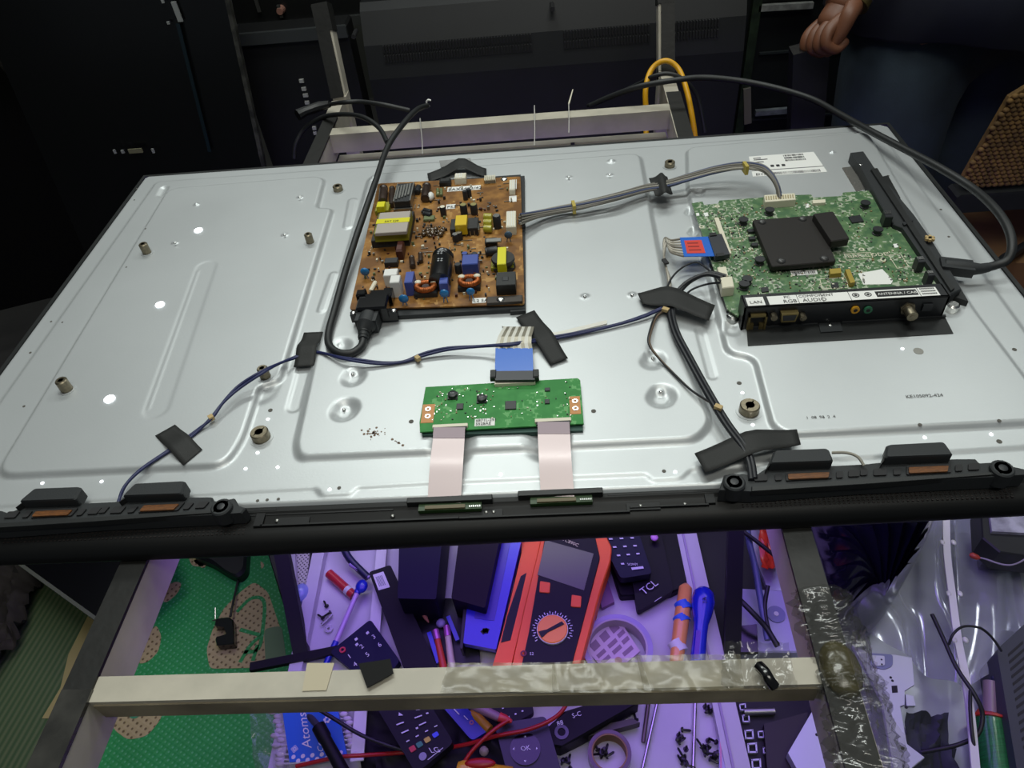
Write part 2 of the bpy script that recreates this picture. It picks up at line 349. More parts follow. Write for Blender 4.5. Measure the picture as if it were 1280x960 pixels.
# perforation of the grille in front of the right and left speakers
e = MB()
for x00 in (.655, .10):
    for i in range(56):
        for j in range(5):
            e.bb(x00+i*.0034, x00+i*.0034+.0015, (-.021+j*.0026)*KB(x00+.1), (-.021+j*.0026+.0012)*KB(x00+.1), Z0-.0075, Z0-.0056+(.0002 if j > 1 else 0)-(.0003 if j < 1 else 0))
o = e.build('speaker_grille', mat('dark_grille_brown', '1a1210', .6), bz); o['kind'] = 'stuff'
# standoffs
def standoff(px, py, r, h):
    p = onplate(px, py); b = MB()
    b.rings([(p+Vector((0, 0, -.001)), r), (p+Vector((0, 0, h-.0008)), r), (p+Vector((0, 0, h)), r-.0008), (p+Vector((0, 0, h)), r*.45), (p+Vector((0, 0, h-.003)), r*.4)], 20)
    o = b.build('standoff', M_brass, tv, smooth=40)
    MB().ring(p, r+.0003, r+.0025, p.z-.0002, p.z+.0005, 24).build('weld_ring', M_plate, o)
for x, y, r, h in [(184, 316, .0047, .012), (388, 303, .0043, .011), (423, 238, .0058, .0065), (837, 208, .006, .0065), (84, 487, .0052, .012), (332, 471, .0047, .011), (327, 547, .0075, .0075), (936, 514, .0078, .0075)]: standoff(x, y, r, h)
for x, y, r in [(248, 288, .0038), (200, 381, .0036), (137, 499, .0038)]:
    p = onplate(x, y); MB().ring(p, r, r+.0008, p.z-.0002, p.z+.0009, 24).rings([(p+Vector((0, 0, .0004)), r), (p+Vector((0, 0, .0008)), r)], 24).build('backlight_hole', [M_lit], tv)
for x, y in [(53, 604), (127, 602), (322, 566), (307, 586), (347, 584), (335, 524), (412, 612), (626, 593), (844, 590), (1156, 547), (1239, 543), (928, 491), (941, 531), (1128, 436)]:
    p = onplate(x, y); MB().rings([(p+Vector((0, 0, .0002)), .0013), (p+Vector((0, 0, .0004)), .0013)], 10).build('backlight_hole', M_lit, tv)
for x, y, r in [(322, 626, .0013), (334, 625, .0013), (348, 624, .0013), (64, 402, .0011), (38, 441, .0013), (78, 403, .001), (30, 508, .0013), (171, 236, .0011), (168, 250, .001), (182, 286, .001), (158, 334, .001), (424, 610, .0015), (830, 589, .0015), (1249, 552, .002),
                (1150, 531, .0015), (1249, 526, .0015), (514, 527, .002), (742, 514, .002), (338, 513, .002), (924, 479, .002), (1148, 439, .004), (1268, 437, .0018), (1176, 262, .0013), (1186, 296, .0013), (1104, 170, .001), (1110, 220, .0015)]:
    p = onplate(x, y); MB().rings([(p+Vector((0, 0, .0001)), r), (p+Vector((0, 0, .0003)), r)], 12).build('hole', mat('hole_shade', '55524c', .7) if r < .003 else mat('hole_rim', '8b8a84', .5), tv)
for x, y in [(430, 512), (441, 468), (826, 490), (816, 448), (731, 371), (790, 369), (711, 222), (762, 219), (356, 294), (375, 247), (219, 304)]:
    p = onplate(x, y); MB().dome(p, .0016, .0012, 10).build('screw', M_steel, tv, smooth=40)
# stain
b = MB()
for i in range(46):
    t = rnd.random(); x, y = (462+rnd.gauss(6, 7), 541+rnd.gauss(0, 3.2)) if i < 34 else (490+t*16, 549+t*9)
    p = onplate(x, y); r = rnd.uniform(.0004, .0017); b.rings([(p, r*.7), (p+Vector((0, 0, .0002)), r*.7)], 7)
o = b.build('stain', mat('brown_flux_stain', '7a6452', .7), tv); o['kind'] = 'stuff'
# rating label
def quadpx(l, z): return Quad(*PL(l, z))
q = quadpx([(936, 196), (1017, 190), (1034, 215), (941, 221)], Z0+.0062); lab = MB(); q.slab(lab, 0, 0, 1, 1, 0, .0003)
lab = lab.build('rating_label', M_paper, tv); lab['label'] = 'white printed rating label'
b = MB()
for i in range(40): q.slab(b, .05+i*.022, .86, .05+i*.022+rnd.uniform(.004, .014), .97, .0003, .0005)
for i in range(14):
    for v in (.05, .17, .29): q.slab(b, .52+i*.022, v, .52+i*.022+rnd.uniform(.006, .018), v+.08, .0003, .0005)
for v in (.1, .18, .3): q.slab(b, .06, v, .06+rnd.uniform(.1, .22), v+.035, .0003, .0005)
q.slab(b, 0, .72, 1, .74, .0003, .0005)
for u in (.28, .36, .44): q.slab(b, u, .5, u+.05, .6, .0003, .0005, .0008)
b.build('print', M_ink, lab)
for (px, py, s_, h) in ((1133, 498, 'KE105092-424', .0034), (1008, 524, '1  08  98  2  4', .0028)):
    p = onplate(px, py); MB().text(s_, p, (1, 0, 0), (0, 1, 0), h, .0004).build('stamped_number', mat('grey_ink', '8e8e8a' if px < 1100 else '4a4a48', .7), tv)
p = P(1060, 237, Z0+.006)
q = quadpx([(1052, 210), (1078, 207), (1098, 232), (1070, 240)], Z0+.0062); b = MB(); q.slab(b, 0, 0, 1, 1, 0, .0005, .002); b.build('conductive_patch', mat('grey_foil', 'a5a39e', .2, .7, bump=.6, bscale=90), tv)
q = quadpx([(549, 201), (588, 198), (590, 206), (551, 209)], Z0+.0022); b = MB(); q.slab(b, 0, 0, 1, 1, 0, .0004); b.build('adhesive_patch', mat('grey_residue', '8d8d8c', .6, var=.3), tv)

# ================================================================== POWER BOARD
c4 = crop(420, 190, 4.573)
ZB = Z0+.014
def R4(x0, y0, x1, y1, h, z=None, c=c4):
    z = (ZB if z is None else z)+h
    a, b_, c_, d = (P(*c(x0, y0), z), P(*c(x1, y0), z), P(*c(x1, y1), z), P(*c(x0, y1), z))
    return (a.x+d.x)/2, (b_.x+c_.x)/2, (c_.y+d.y)/2, (a.y+b_.y)/2
psu = thing('power_supply_board', (.41, .35, Z0+.005), 'brown power supply circuit board crowded with capacitors and yellow transformers', 'circuit board')
pc = [P(*c4(240, 180), ZB), P(*c4(1055, 140), ZB), P(*c4(1078, 868), ZB), P(*c4(78, 900), ZB)]
M_brown = pcb_mat('brown_phenolic', '9c6f36', '6f4a22', 'ab8148', 900, .42, .45)
MB().prism(rpoly(pc, .003, 3), ZB-.0016, ZB).build('circuit_board', M_brown, psu)
xl, xr = pc[0].x, pc[1].x; yt, yb = pc[0].y, pc[2].y
tr = MB(); tr.bb(xl+.045, xr+.004, yb-.003, yb+.02, Z0+.006, ZB-.003); tr.bb(xr-.01, xr+.0045, yb-.006, yt+.001, Z0+.006, ZB-.0035); tr.bb(xl, xr, yt-.01, yt+.0035, Z0+.006, ZB-.003)
tr.build('insulation_tray', M_blk2, psu)
for a, c_ in ((xr-.012, yb+.01), (xr-.02, yt-.008), (xl+.012, yb+.012)):
    pass
def box4(x0, y0, x1, y1, h, name, m, bev=.0006, z0=0, par=None, z=None, c=c4):
    r = R4(x0, y0, x1, y1, h, z, c); zz = ZB if z is None else z
    return MB().bb(r[0], r[1], r[2], r[3], zz+z0, zz+h, bev).build(name, m, par or psu)
def can4(x, y, r, h, name='electrolytic_capacitor', body=M_chip, top=M_steel, c=c4, par=None, z=None):
    zz = ZB if z is None else z; p = P(*c(x, y), zz+h); p.z = zz
    o = MB().rings([(p, r), (p+Vector((0, 0, h-.0008)), r), (p+Vector((0, 0, h)), r*.88)], 16).build(name, body, par or psu, smooth=40)
    MB().rings([(p+Vector((0, 0, h)), r*.8), (p+Vector((0, 0, h+.0002)), r*.8)], 16).build('can_top', top, o); return o
def lay4(x0, y0, x1, y1, r, name, m, c=c4, par=None, z=None, endm=None):
    zz = ZB if z is None else z; a, b_ = P(*c(x0, y0), zz+2*r), P(*c(x1, y1), zz+2*r); a.z = b_.z = zz+r; t = (b_-a).normalized()
    return MB().rings([(a-t*.0004, r*.8), (a, r), (a+t*(b_-a).length*.12, r), (a+t*(b_-a).length*.14, r*.94), (a+t*(b_-a).length*.17, r), (b_, r), (b_+t*.0004, r*.8)], 20).build(name, m, par or psu, smooth=40)
def disc4(x, y, r, h, m=M_cyan, c=c4):
    p = P(*c(x, y), ZB+h); b = MB(); b.ball((p.x, p.y, ZB+h-r*.3), r, 14, 8, 1, .45, 1)
    b.cyl((p.x-.002, p.y, ZB), (p.x-.001, p.y, ZB+h-r), .0005, n=6); b.cyl((p.x+.002, p.y, ZB), (p.x+.001, p.y, ZB+h-r), .0005, n=6)
    return b.build('disc_capacitor', m, psu, smooth=60)
# main transformer
t_ = box4(222, 345, 430, 500, .009, 'transformer', M_ferr)
t_['label'] = 'large square transformer with a pale top plate'
box4(232, 345, 418, 462, .019, 'winding', M_oli, z0=.009, par=t_)
tp = box4(238, 342, 414, 458, .0225, 'top_plate', mat('pale_ferrite_plate', 'a79f97', .5), z0=.019, par=t_)
r = R4(238, 380, 414, 405, .0225); b = MB().bb(r[0]-.001, r[1]+.001, r[2], r[3], ZB+.0225, ZB+.0228); b.build('yellow_label', M_yel, tp)
MB().text('EAY 220', (r[0]+.008, r[2]+.0015, ZB+.0229), (1, 0, 0), (0, 1, 0), .003).build('print', M_ink, tp)
# two smaller transformers
o = box4(228, 285, 305, 335, .006, 'transformer', M_oli); box4(234, 282, 278, 312, .013, 'winding', M_yel, z0=.006, par=o)
o = box4(655, 378, 812, 438, .009, 'transformer', M_ferr); box4(682, 360, 748, 416, .015, 'winding', mat('deep_yellow_tape', 'd6b51c', .4), z0=.003, par=o)
r = R4(655, 378, 812, 438, .009); b = MB()
for k in range(6): b.cyl((r[0]+.003+k*.0045, r[2]-.001, ZB), (r[0]+.003+k*.0045, r[2]-.001, ZB+.006), .0006, n=6); b.bb(r[1]-.001+.0, r[1]+.0012, r[2]+k*.002, r[2]+k*.002+.001, ZB+.002, ZB+.007)
b.build('pins', M_holder, o)
r = R4(888, 575, 1022, 640, .011); cx_, cy_ = (r[0]+r[1])/2, (r[2]+r[3])/2
o = MB().rings([((cx_, cy_, ZB), (r[1]-r[0])/2), ((cx_, cy_, ZB+.003), (r[1]-r[0])/2), ((cx_, cy_, ZB+.0032), (r[1]-r[0])*.38), ((cx_, cy_, ZB+.009), (r[1]-r[0])*.38), ((cx_, cy_, ZB+.0092), (r[1]-r[0])/2), ((cx_, cy_, ZB+.012), (r[1]-r[0])/2*.96)], 24).build('transformer', M_ferr, psu, smooth=35)
o['label'] = 'round black coil wrapped with a bright yellow strap'
box4(922, 542, 972, 640, .0165, 'yellow_strap', M_yel, par=o); box4(886, 620, 1016, 660, .004, 'winding', M_oli, par=o)
o = box4(915, 684, 1026, 760, .012, 'bridge_choke', M_blk); box4(950, 712, 985, 735, .0124, 'centre_dimple', M_chip, z0=.012, par=o)
# heat sink block with pale pins
o = box4(345, 178, 430, 280, .012, 'shielded_module', M_chip)
r = R4(345, 178, 430, 280, .012)
b = MB(); b.bb(r[0]-.0012, r[0], r[2], r[3], ZB, ZB+.0125); b.bb(r[1], r[1]+.0012, r[2], r[3], ZB, ZB+.0125); b.bb(r[0]-.002, r[1]+.002, r[2]-.003, r[2]-.001, ZB, ZB+.004)
for k in range(5): b.bb(r[0]+.001+k*.0032, r[0]+.003+k*.0032, r[2]+.003+k*.002, r[3]-.008+k*.001, ZB+.012, ZB+.0135)
b.build('side_plate', M_holder, o)
M_sleeve = mat('brown_sleeve', '3d3029', .35, coat=.3, var=.4, vscale=150)
o = lay4(268, 185, 262, 262, .0050, 'electrolytic_capacitor', M_sleeve); lay4(318, 192, 314, 290, .0035, 'power_transistor', M_sleeve)
lay4(515, 172, 505, 245, .0050, 'electrolytic_capacitor', M_sleeve); lay4(470, 185, 460, 215, .0035, 'electrolytic_capacitor', M_chip)
b = MB(); p = P(*c4(540, 245), ZB+.006); b.ball((p.x, p.y, ZB+.004), .0045, 12, 8, .9, 1.5, 1); b.build('silicone_blob', M_white, psu, smooth=60)
o = lay4(603, 545, 583, 690, .0108, 'main_capacitor', mat('black_sleeve', '17181a', .28, coat=.5)); o['label'] = 'largest capacitor, a black lying cylinder with grey emblems'
for yy in (572, 614):
    p = P(*c4(594, yy), ZB+.0218); e = MB()
    for a in range(4):
        aa = a*math.pi/2+.75; e.box((p.x+.0022*math.cos(aa), p.y+.0022*math.sin(aa), ZB+.0213), (.0018, .0018, .0008), aa)
    e.build('emblem', mat('grey_print', '8f9294', .5), o)
box4(590, 147, 655, 168, .007, 'choke', M_blk, .002)
for rct, h in (((678, 120, 742, 150), .008), ((972, 337, 1028, 428), .010), ((990, 158, 1024, 216), .007)):
    o = box4(*rct, h, 'connector', M_cream, .0006); r = R4(*rct, h)
    b = MB()
    for k in range(4): b.bb(r[0]+.0015+k*.002, r[0]+.0025+k*.002, r[2]+.001, r[3]-.001, ZB+h, ZB+h+.0006)
    b.build('latch', M_white, o)
r = R4(848, 132, 912, 158, .005); b = MB().bb(r[0], r[1], r[2], r[2]+.0015, ZB, ZB+.004); 
for k in range(9): b.bb(r[0]+k*(r[1]-r[0])/9, r[0]+k*(r[1]-r[0])/9+.0009, r[2], r[3], ZB, ZB+.005)
b.build('pin_header', M_cream, psu)
for (x, y, rr, h, top) in [(608, 312, .0034, .011, M_cream), (726, 300, .0040, .012, mat('dull_gold_top', '8d8650', .5)), (785, 298, .0040, .012, MATS['dull_gold_top']), (735, 222, .0028, .011, M_chip), (757, 212, .0028, .010, M_chip), (916, 362, .0043, .015, M_steel),
                           (680, 468, .0034, .009, M_steel), (702, 458, .0034, .009, M_steel), (735, 578, .0034, .007, M_blue), (790, 578, .0030, .007, M_chip), (695, 640, .0035, .010, M_chip)]: can4(x, y, rr, h, top=top)
for x, y in ((866, 352), (864, 385), (862, 418)): lay4(845, y, 888, y+2, .0042, 'film_choke', mat('yellow_green_wrap', 'a39b2a', .35, coat=.4))
for x, y, xx, yy in ((852, 495, 918, 492), (852, 550, 918, 540)): lay4(x, y, xx, yy, .0045, 'electrolytic_capacitor', M_chip)
box4(855, 492, 945, 512, .0105, 'heat_clip', M_holder, z0=.009)
for rct, h in (((720, 584, 812, 640), .013), ((394, 682, 442, 745), .016), ((592, 690, 640, 750), .016)): box4(*rct, h, 'film_capacitor', M_blue, .0008)
for rct, h in (((273, 666, 350, 705), .014), ((308, 703, 364, 745), .018)): box4(*rct, h, 'cement_resistor', M_white, .0008)
for rct, (tx, ty) in (((447, 740, 578, 800), (510, 758)), ((697, 700, 824, 765), (760, 726))):
    o = box4(*rct, .007, 'line_filter', M_chip, .002); p = P(*c4(tx, ty), ZB+.011)
    b = MB(); n = 28
    for k in range(n):
        a = 2*math.pi*k/n; b.ball((p.x+.0085*math.cos(a), p.y+.0062*math.sin(a), ZB+.009), .0030, 6, 5)
    b.build('copper_winding', M_copper, o, smooth=60); b = MB()
    for sx in (-1, 1): b.ball((p.x+sx*.0075, p.y+.0045, ZB+.011), .003, 8, 6, 1.2, 1, .6)
    b.build('glue', M_cream, o, smooth=60)
    MB().cyl((p.x, p.y, ZB+.007), (p.x, p.y, ZB+.0095), .0035, n=12).build('core', mat('dark_red_core', '2a0f0a', .5), o)
for x, y, rr, h in [(163, 678, .0046, .009), (385, 832, .0048, .009), (618, 802, .0045, .012), (768, 792, .0042, .011), (984, 468, .0042, .009)]: disc4(x, y, rr, h, M_cyan if y != 468 else mat('slate_disc', '3d5468', .5))
box4(278, 603, 352, 632, .006, 'power_chip', M_chip); box4(345, 505, 382, 560, .012, 'varistor', mat('red_brown_resin', '4b2318', .5), .002)
box4(500, 362, 562, 385, .003, 'resistor', mat('green_resistor', '66704a', .5), .0008)
for x0, y0, x1, y1, rr, m_ in [(222, 735, 195, 785, .0022, M_cream), (580, 205, 580, 240, .0018, MATS['green_resistor']), (600, 205, 600, 240, .0018, MATS['green_resistor']), (500, 320, 540, 330, .003, M_chip), (500, 340, 540, 348, .003, M_chip), (430, 590, 435, 640, .003, MATS['brown_sleeve']), (480, 570, 482, 615, .0025, MATS['brown_sleeve'])]:
    lay4(x0, y0, x1, y1, rr, 'resistor' if m_ is not M_chip else 'diode', m_)
p = P(*c4(195, 770), ZB+.004); 
# black rear bracket and screw, AC inlet
o = box4(862, 822, 1066, 858, .003, 'mounting_tab', mat('dark_brown_board', '372f28', .5)); p = P(*c4(940, 838), ZB+.004)
MB().dome((p.x, p.y, ZB+.003), .004, .002).build('screw', M_steel, o, smooth=40)
p = P(*c4(960, 152), ZB+.001); MB().dome((p.x, p.y, ZB), .0042, .002).build('screw', M_steel, psu, smooth=40)
r = R4(85, 800, 330, 870, .015)
o = MB().bb(r[0]+.006, r[1]-.006, r[2]-.004, r[3], ZB, ZB+.014, .002); o.bb(r[0]-.001, r[1]+.002, r[2]-.002, r[2]+.004, ZB-.004, ZB+.006, .001); o.bb(r[0]+.014, r[1]-.010, r[3], r[3]+.012, ZB, ZB+.009, .002)
o.bb(r[0]+.004, r[0]+.013, r[3]-.004, r[3]+.004, ZB, ZB+.016, .001); o.bb(r[1]-.013, r[1]-.004, r[3]-.004, r[3]+.010, ZB, ZB+.012, .001)
o = o.build('power_inlet', M_gloss, psu); o['label'] = 'glossy black mains inlet socket'
for x in (r[0]+.002, r[1]-.001): MB().dome((x, r[2], ZB+.006), .003, .0018).build('screw', M_steel, o, smooth=40)
for rct, s_ in (((638, 195, 826, 220), 'EAX6402/42'), ((630, 299, 682, 324), 'PS2'), ((990, 250, 1032, 284), ''), ((780, 834, 857, 862), 'L2 5A')):
    o = box4(*rct, .0004, 'white_sticker', M_paper, 0); r = R4(*rct, .0004)
    if s_: MB().text(s_, (r[0]+.001, r[2]+.001, ZB+.0006), (1, 0, 0), (0, 1, 0), (r[3]-r[2])*.55).build('print', M_ink, o)
# small parts too small to tell apart
b = MB(); rr = random.Random(3)
for i in range(330):
    u, v = rr.uniform(.03, .97), rr.uniform(.04, .95)
    x = pc[3].x*(v)+pc[0].x*(1-v)+(xr-pc[0].x*(1-v)-pc[3].x*v)*u; y = yt+(yb-yt)*v
    if u > .5 and v < .2 and rr.random() < .7: continue
    b.mat(rr.choice([0, 0, 0, 1, 2, 3, 4])); s1, s2, h = rr.uniform(.0008, .003), rr.uniform(.0008, .0025), rr.uniform(.0006, .004)
    b.box((x, y, ZB+h/2), (s1, s2, h), rr.choice([0, 0, 1.57, .4]))
for i in range(60):
    x, y = rr.uniform(xl+.04, xr-.01), rr.uniform(yb+.04, yt-.015); L = rr.uniform(.004, .012); a = rr.choice([0, 1.57]); b.mat(4).box((x, y, ZB+.0006), (L, .0006, .0008), a)
o = b.build('small_components', [M_chip, MATS['green_resistor'], M_cream, MATS['red_brown_resin'], M_holder], psu); o['kind'] = 'stuff'
b = MB(); p0 = P(*c4(548, 450), ZB+.004)
for i in range(40):
    a = rr.uniform(0, 6.3); d_ = rr.uniform(0, .014); b.ball((p0.x+d_*math.cos(a), p0.y+d_*.9*math.sin(a), ZB+rr.uniform(0, .004)), rr.uniform(.001, .0035), 7, 5, 1, 1, .7)
o = b.build('potting_glue', mat('dirty_glue', '5e4a33', .25, coat=.6, var=.5, vscale=200), psu, smooth=60); o['kind'] = 'stuff'

# ================================================================== TIMING BOARD
c6 = crop(500, 380, 3.692); ZT = Z0+.011
tc_ = thing('timing_control_board', (.48, .09, Z0+.005), 'small narrow green circuit board with copper ends near the front edge', 'circuit board')
tpoly = PL([c6(118, 383), c6(820, 342), c6(832, 352), c6(848, 552), c6(560, 566), c6(300, 580), c6(92, 590), c6(90, 545), c6(105, 460)], ZT)
M_grn = pcb_mat('green_solder_mask', '3d8a45', '337f3d', '62a262', 1700, .42, .55)
MB().prism(tpoly, ZT-.0014, ZT).build('circuit_board', M_grn, tc_)
MB().prism(PL([c6(95, 548), c6(840, 505), c6(845, 590), c6(105, 612)], Z0+.007), Z0+.004, Z0+.0085).build('shield_strip', mat('dark_green_shade', '26443c', .5, .3), tc_)
def box6(x0, y0, x1, y1, h, name, m, bev=.0003, z0=0, par=None): return box4(x0, y0, x1, y1, h, name, m, bev, z0, par or tc_, ZT, c6)
M_cop = mat('copper_pad', 'b98350', .5, .2)
for x0, y0, x1, y1, hy in ((100, 462, 158, 548, ((130, 487), (128, 520))), (782, 425, 833, 508, ((808, 450), (810, 484)))):
    o = box6(x0, y0, x1, y1, .0003, 'copper_pad', M_cop)
    for hx, hy_ in hy: p = P(*c6(hx, hy_), ZT); MB().ring(p, .0012, .0024, ZT+.0002, ZT+.0008, 16).build('hole_ring', M_steel, o)
for rct, s_ in (((485, 446, 536, 484), ''), ((260, 458, 292, 484), ''), ((668, 385, 692, 400), ''), ((668, 438, 690, 458), '')): box6(*rct, .0012, 'chip', M_chip)
for x, y in ((242, 415), (376, 432)):
    p = P(*c6(x, y), ZT+.003); o = MB().bb(p.x-.0042, p.x+.0042, p.y-.004, p.y+.004, ZT, ZT+.0012).rings([((p.x, p.y, ZT+.001), .0038), ((p.x, p.y, ZT+.0035), .0038), ((p.x, p.y, ZT+.004), .003)], 16).build('inductor', M_chip, tc_, smooth=40)
    MB().text('220', (p.x-.002, p.y-.001, ZT+.0041), (1, 0, 0), (0, 1, 0), .0018).build('print', mat('grey_print', '8f9294', .5), o)
o = box6(344, 528, 438, 562, .0003, 'white_sticker', M_paper); r = R4(344, 528, 438, 562, .0003, ZT, c6)
MB().text('6871L-291', (r[0]+.001, r[2]+.0045, ZT+.0005), (1, 0, 0), (0, 1, 0), .0028).text('5528AE', (r[0]+.001, r[2]+.0008, ZT+.0005), (1, 0, 0), (0, 1, 0), .0028).build('print', M_ink, o)
def connector(x0, y0, x1, y1, name, mm=(M_cream, M_chip), parts=True):
    o = box6(x0, y0, x1, y1, .0024, name, mm[0]); r = R4(x0, y0, x1, y1, .0024, ZT, c6)
    MB().bb(r[0]+.001, r[1]-.001, r[2]-.0028, r[2], ZT, ZT+.0022, .0003).build('latch', mm[1], o); b = MB()
    n = 26
    for k in range(n): b.bb(r[0]+.001+k*(r[1]-r[0]-.002)/n, r[0]+.001+k*(r[1]-r[0]-.002)/n+.0004, r[3], r[3]+.001, ZT, ZT+.0006)
    b.build('pins', M_steel, o); return o
connector(150, 553, 312, 566, 'ribbon_connector'); connector(622, 526, 790, 540, 'ribbon_connector'); 
o = box6(436, 348, 624, 366, .0030, 'ribbon_connector', M_cream); 
b = MB(); rr = random.Random(5)
for i in range(170):
    u, v = rr.uniform(.06, .94), rr.uniform(.08, .85); t = PL([c6(118+u*707, 383-u*41), c6(100+u*745, 570-u*20)], ZT); p = t[0].lerp(t[1], v)
    if .45 < u < .9 and rr.random() < .75: continue
    b.mat(rr.choice([0, 1, 1, 2, 3])).box((p.x, p.y, ZT+.0004), (rr.uniform(.0005, .0016), rr.uniform(.0005, .0012), .0008), rr.choice([0, 1.57]))
o = b.build('small_components', [M_chip, M_steel, M_cream, mat('tan_ceramic', '8d7a55', .5)], tc_); o['kind'] = 'stuff'
# blue-white signal ribbon entering the timing board
zt = ZT+.002
rb = thing('signal_ribbon_cable', tuple(P(640, 440, Z0+.006)), 'white striped ribbon cable with a bright blue end plugged into the narrow green board', 'cable')
q = quadpx([c6(441, 206), c6(612, 206), c6(616, 318), c6(438, 318)], ZT+.0045); b = MB(); q.slab(b, 0, 0, 1, 1, 0, .0006); b.build('blue_stiffener', mat('blue_film', '1763c6', .35, coat=.3), rb)
q = quadpx([c6(434, 314), c6(622, 312), c6(622, 354), c6(440, 356)], ZT+.0048); b = MB(); q.slab(b, 0, 0, 1, 1, -.003, .0012); o = b.build('plug', mat('grey_black_plastic', '2f3137', .4), rb)
for u in (-.03, 1.03): p = q(u, .35); MB().box((p.x, p.y, p.z), (.005, .010, .005), 0, .001).build('plug_clip', M_blk, o)
top = [(444, 205), (445, 150), (470, 115), (500, 100)]
vs = []; fs = []; N = 10
for j, (xx, yy, zz) in enumerate([(441, 207, .0155), (443, 180, .017), (452, 150, .0175), (468, 122, .016), (480, 104, .011)]):
    for i in range(N+1): p = P(*c6(xx+i*(171-j*8)/N, yy-(i*.0)), Z0+zz+(.0006 if i % 2 else 0)); vs.append(p)
for j in range(4):
    for i in range(N): fs.append((j*(N+1)+i, j*(N+1)+i+1, (j+1)*(N+1)+i+1, (j+1)*(N+1)+i))
b = MB(); 
for k, f in enumerate(fs): b.mat(k % 2); b.add([vs[i] for i in f], [(0, 1, 2, 3)])
b.build('ribbon', [mat('white_film', 'd8d6cc', .35), mat('silver_film', 'a6a090', .3, .5)], rb)
b = MB(); b.prism(PL([c6(470, 100), c6(612, 112), c6(640, 130), c6(720, 128), c6(955, 72), c6(955, 88), c6(725, 145), c6(640, 165), c6(606, 150)], Z0+.008), Z0+.0062, Z0+.0075); b.build('folded_run', MATS['white_film'], rb)

# two pink ribbons to the edge boards
def ribbon(l, lab):
    b = MB(); zs = [ZT+.0025, ZT+.0035, Z0+.012, Z0+.006, Z0-.001]; L = []
    th = .0003
    pts = smooth([P(*c6((l[i][0]+l[i][1])/2, l[i][2]), zs[i]) for i in range(5)], 5)
    lw = [P(*c6(l[i][0], l[i][2]), zs[i]) for i in range(5)]; rw = [P(*c6(l[i][1], l[i][2]), zs[i]) for i in range(5)]
    lw, rw = smooth(lw, 5), smooth(rw, 5); n = len(lw); vs = []
    for i in range(n): vs += [lw[i], rw[i], rw[i]-Vector((0, 0, th)), lw[i]-Vector((0, 0, th))]
    fs = [(i*4+k, i*4+(k+1) % 4, (i+1)*4+(k+1) % 4, (i+1)*4+k) for i in range(n-1) for k in range(4)]+[(3, 2, 1, 0), (n*4-4, n*4-3, n*4-2, n*4-1)]
    b.add(vs, fs); o = b.build('flat_ribbon_cable', M_pink, smooth=30)
    tag(o, lab, 'ribbon cable', 'pink ribbons from the narrow green board to the bezel')
    k = 5; e = MB(); e.add([v+Vector((0, 0, .0003)) for v in (lw[0], rw[0], rw[k], lw[k])], [(3, 2, 1, 0)]); e.build('end_stiffener', mat('mauve_film', 'a08f97', .45), o)
    return o
ribbon([(155, 300, 570), (152, 298, 620), (140, 292, 720), (132, 286, 820), (127, 280, 925)], 'pink flat ribbon cable under the left end of the narrow green board')
ribbon([(635, 782, 545), (636, 785, 600), (640, 790, 700), (645, 798, 800), (650, 805, 895)], 'pink flat ribbon cable under the right end of the narrow green board')
for k, (x0, x1, y) in enumerate(((114, 300, 938), (632, 812, 906))):
    z = Z0+.001; t0, t1 = P(*c6(x0, y), z), P(*c6(x1, y-8), z)
    o = MB().bb(t0.x-.005, t1.x+.012, t0.y-.002, t0.y+.004, Z0-.004, Z0-.0005).build('edge_board', mat('dark_green_board', '28401f', .4), bz)
    MB().bb(t0.x, t1.x, t0.y-.0015, t0.y+.0015, Z0-.0005, Z0+.001).build('ribbon_socket', mat('tan_socket', '5e5438', .5), o)
    b = MB()
    for i in range(6): b.bb(t1.x+.003+i*.0015, t1.x+.0038+i*.0015, t0.y-.001, t0.y+.0005, Z0-.0005, Z0+.0006)
    b.build('solder_pads', M_steel, o)
    MB().bb(t0.x-.014, t1.x+.02, t0.y+.004, t0.y+.0085, Z0-.004, Z0+.0022, .0005).build('board_cover', M_blk, o)

# ================================================================== MAIN BOARD
c5 = crop(820, 180, 3.2); ZM = Z0+.013
mb_ = thing('main_board', tuple(P(1000, 320, Z0+.005)), 'large green main circuit board with two flat black heat sinks', 'circuit board')
mp = PL([c5(*t) for t in [(143, 236), (186, 230), (192, 243), (248, 238), (254, 226), (432, 213), (560, 204), (620, 202), (630, 214), (742, 208), (748, 194), (850, 186), (1140, 560), (345, 612), (330, 690), (285, 660)]], ZM)
M_grn2 = pcb_mat('busy_green_board', '648059', '49694a', 'a6b09b', 1900, .52)
MB().prism(mp, ZM-.0016, ZM).build('circuit_board', M_grn2, mb_)
MB().prism(PL([c5(*t) for t in [(215, 470), (340, 620), (285, 660)]], ZM-.002), Z0+.0055, ZM-.004).build('spacer', M_blk, mb_)
def polyM(l, h, name, m, z0=0, par=None, r=0, bev=0):
    p = PL([c5(*t) for t in l], ZM+h)
    if r: p = rpoly(p, r, 3)
    return MB().prism(p, ZM+z0, ZM+h, bev=bev).build(name, m, par or mb_)
M_hs = mat('anodised_black', '252220', .55, .3)
h1 = polyM([(385, 303), (640, 284), (722, 468), (462, 490)], .009, 'heat_sink', M_hs, .004, None, .003, .0008); h1['label'] = 'large square black heat sink plate'
h2 = polyM([(628, 278), (708, 268), (775, 378), (700, 388)], .016, 'heat_sink', M_hs, .008, None, .002, .0008); h2['label'] = 'small oblong black heat sink plate'
polyM([(400, 315), (630, 298), (700, 455), (470, 475)], .004, 'processor_chip', M_chip, par=h1); polyM([(650, 290), (690, 285), (745, 370), (710, 375)], .008, 'memory_chip', M_chip, par=h2)
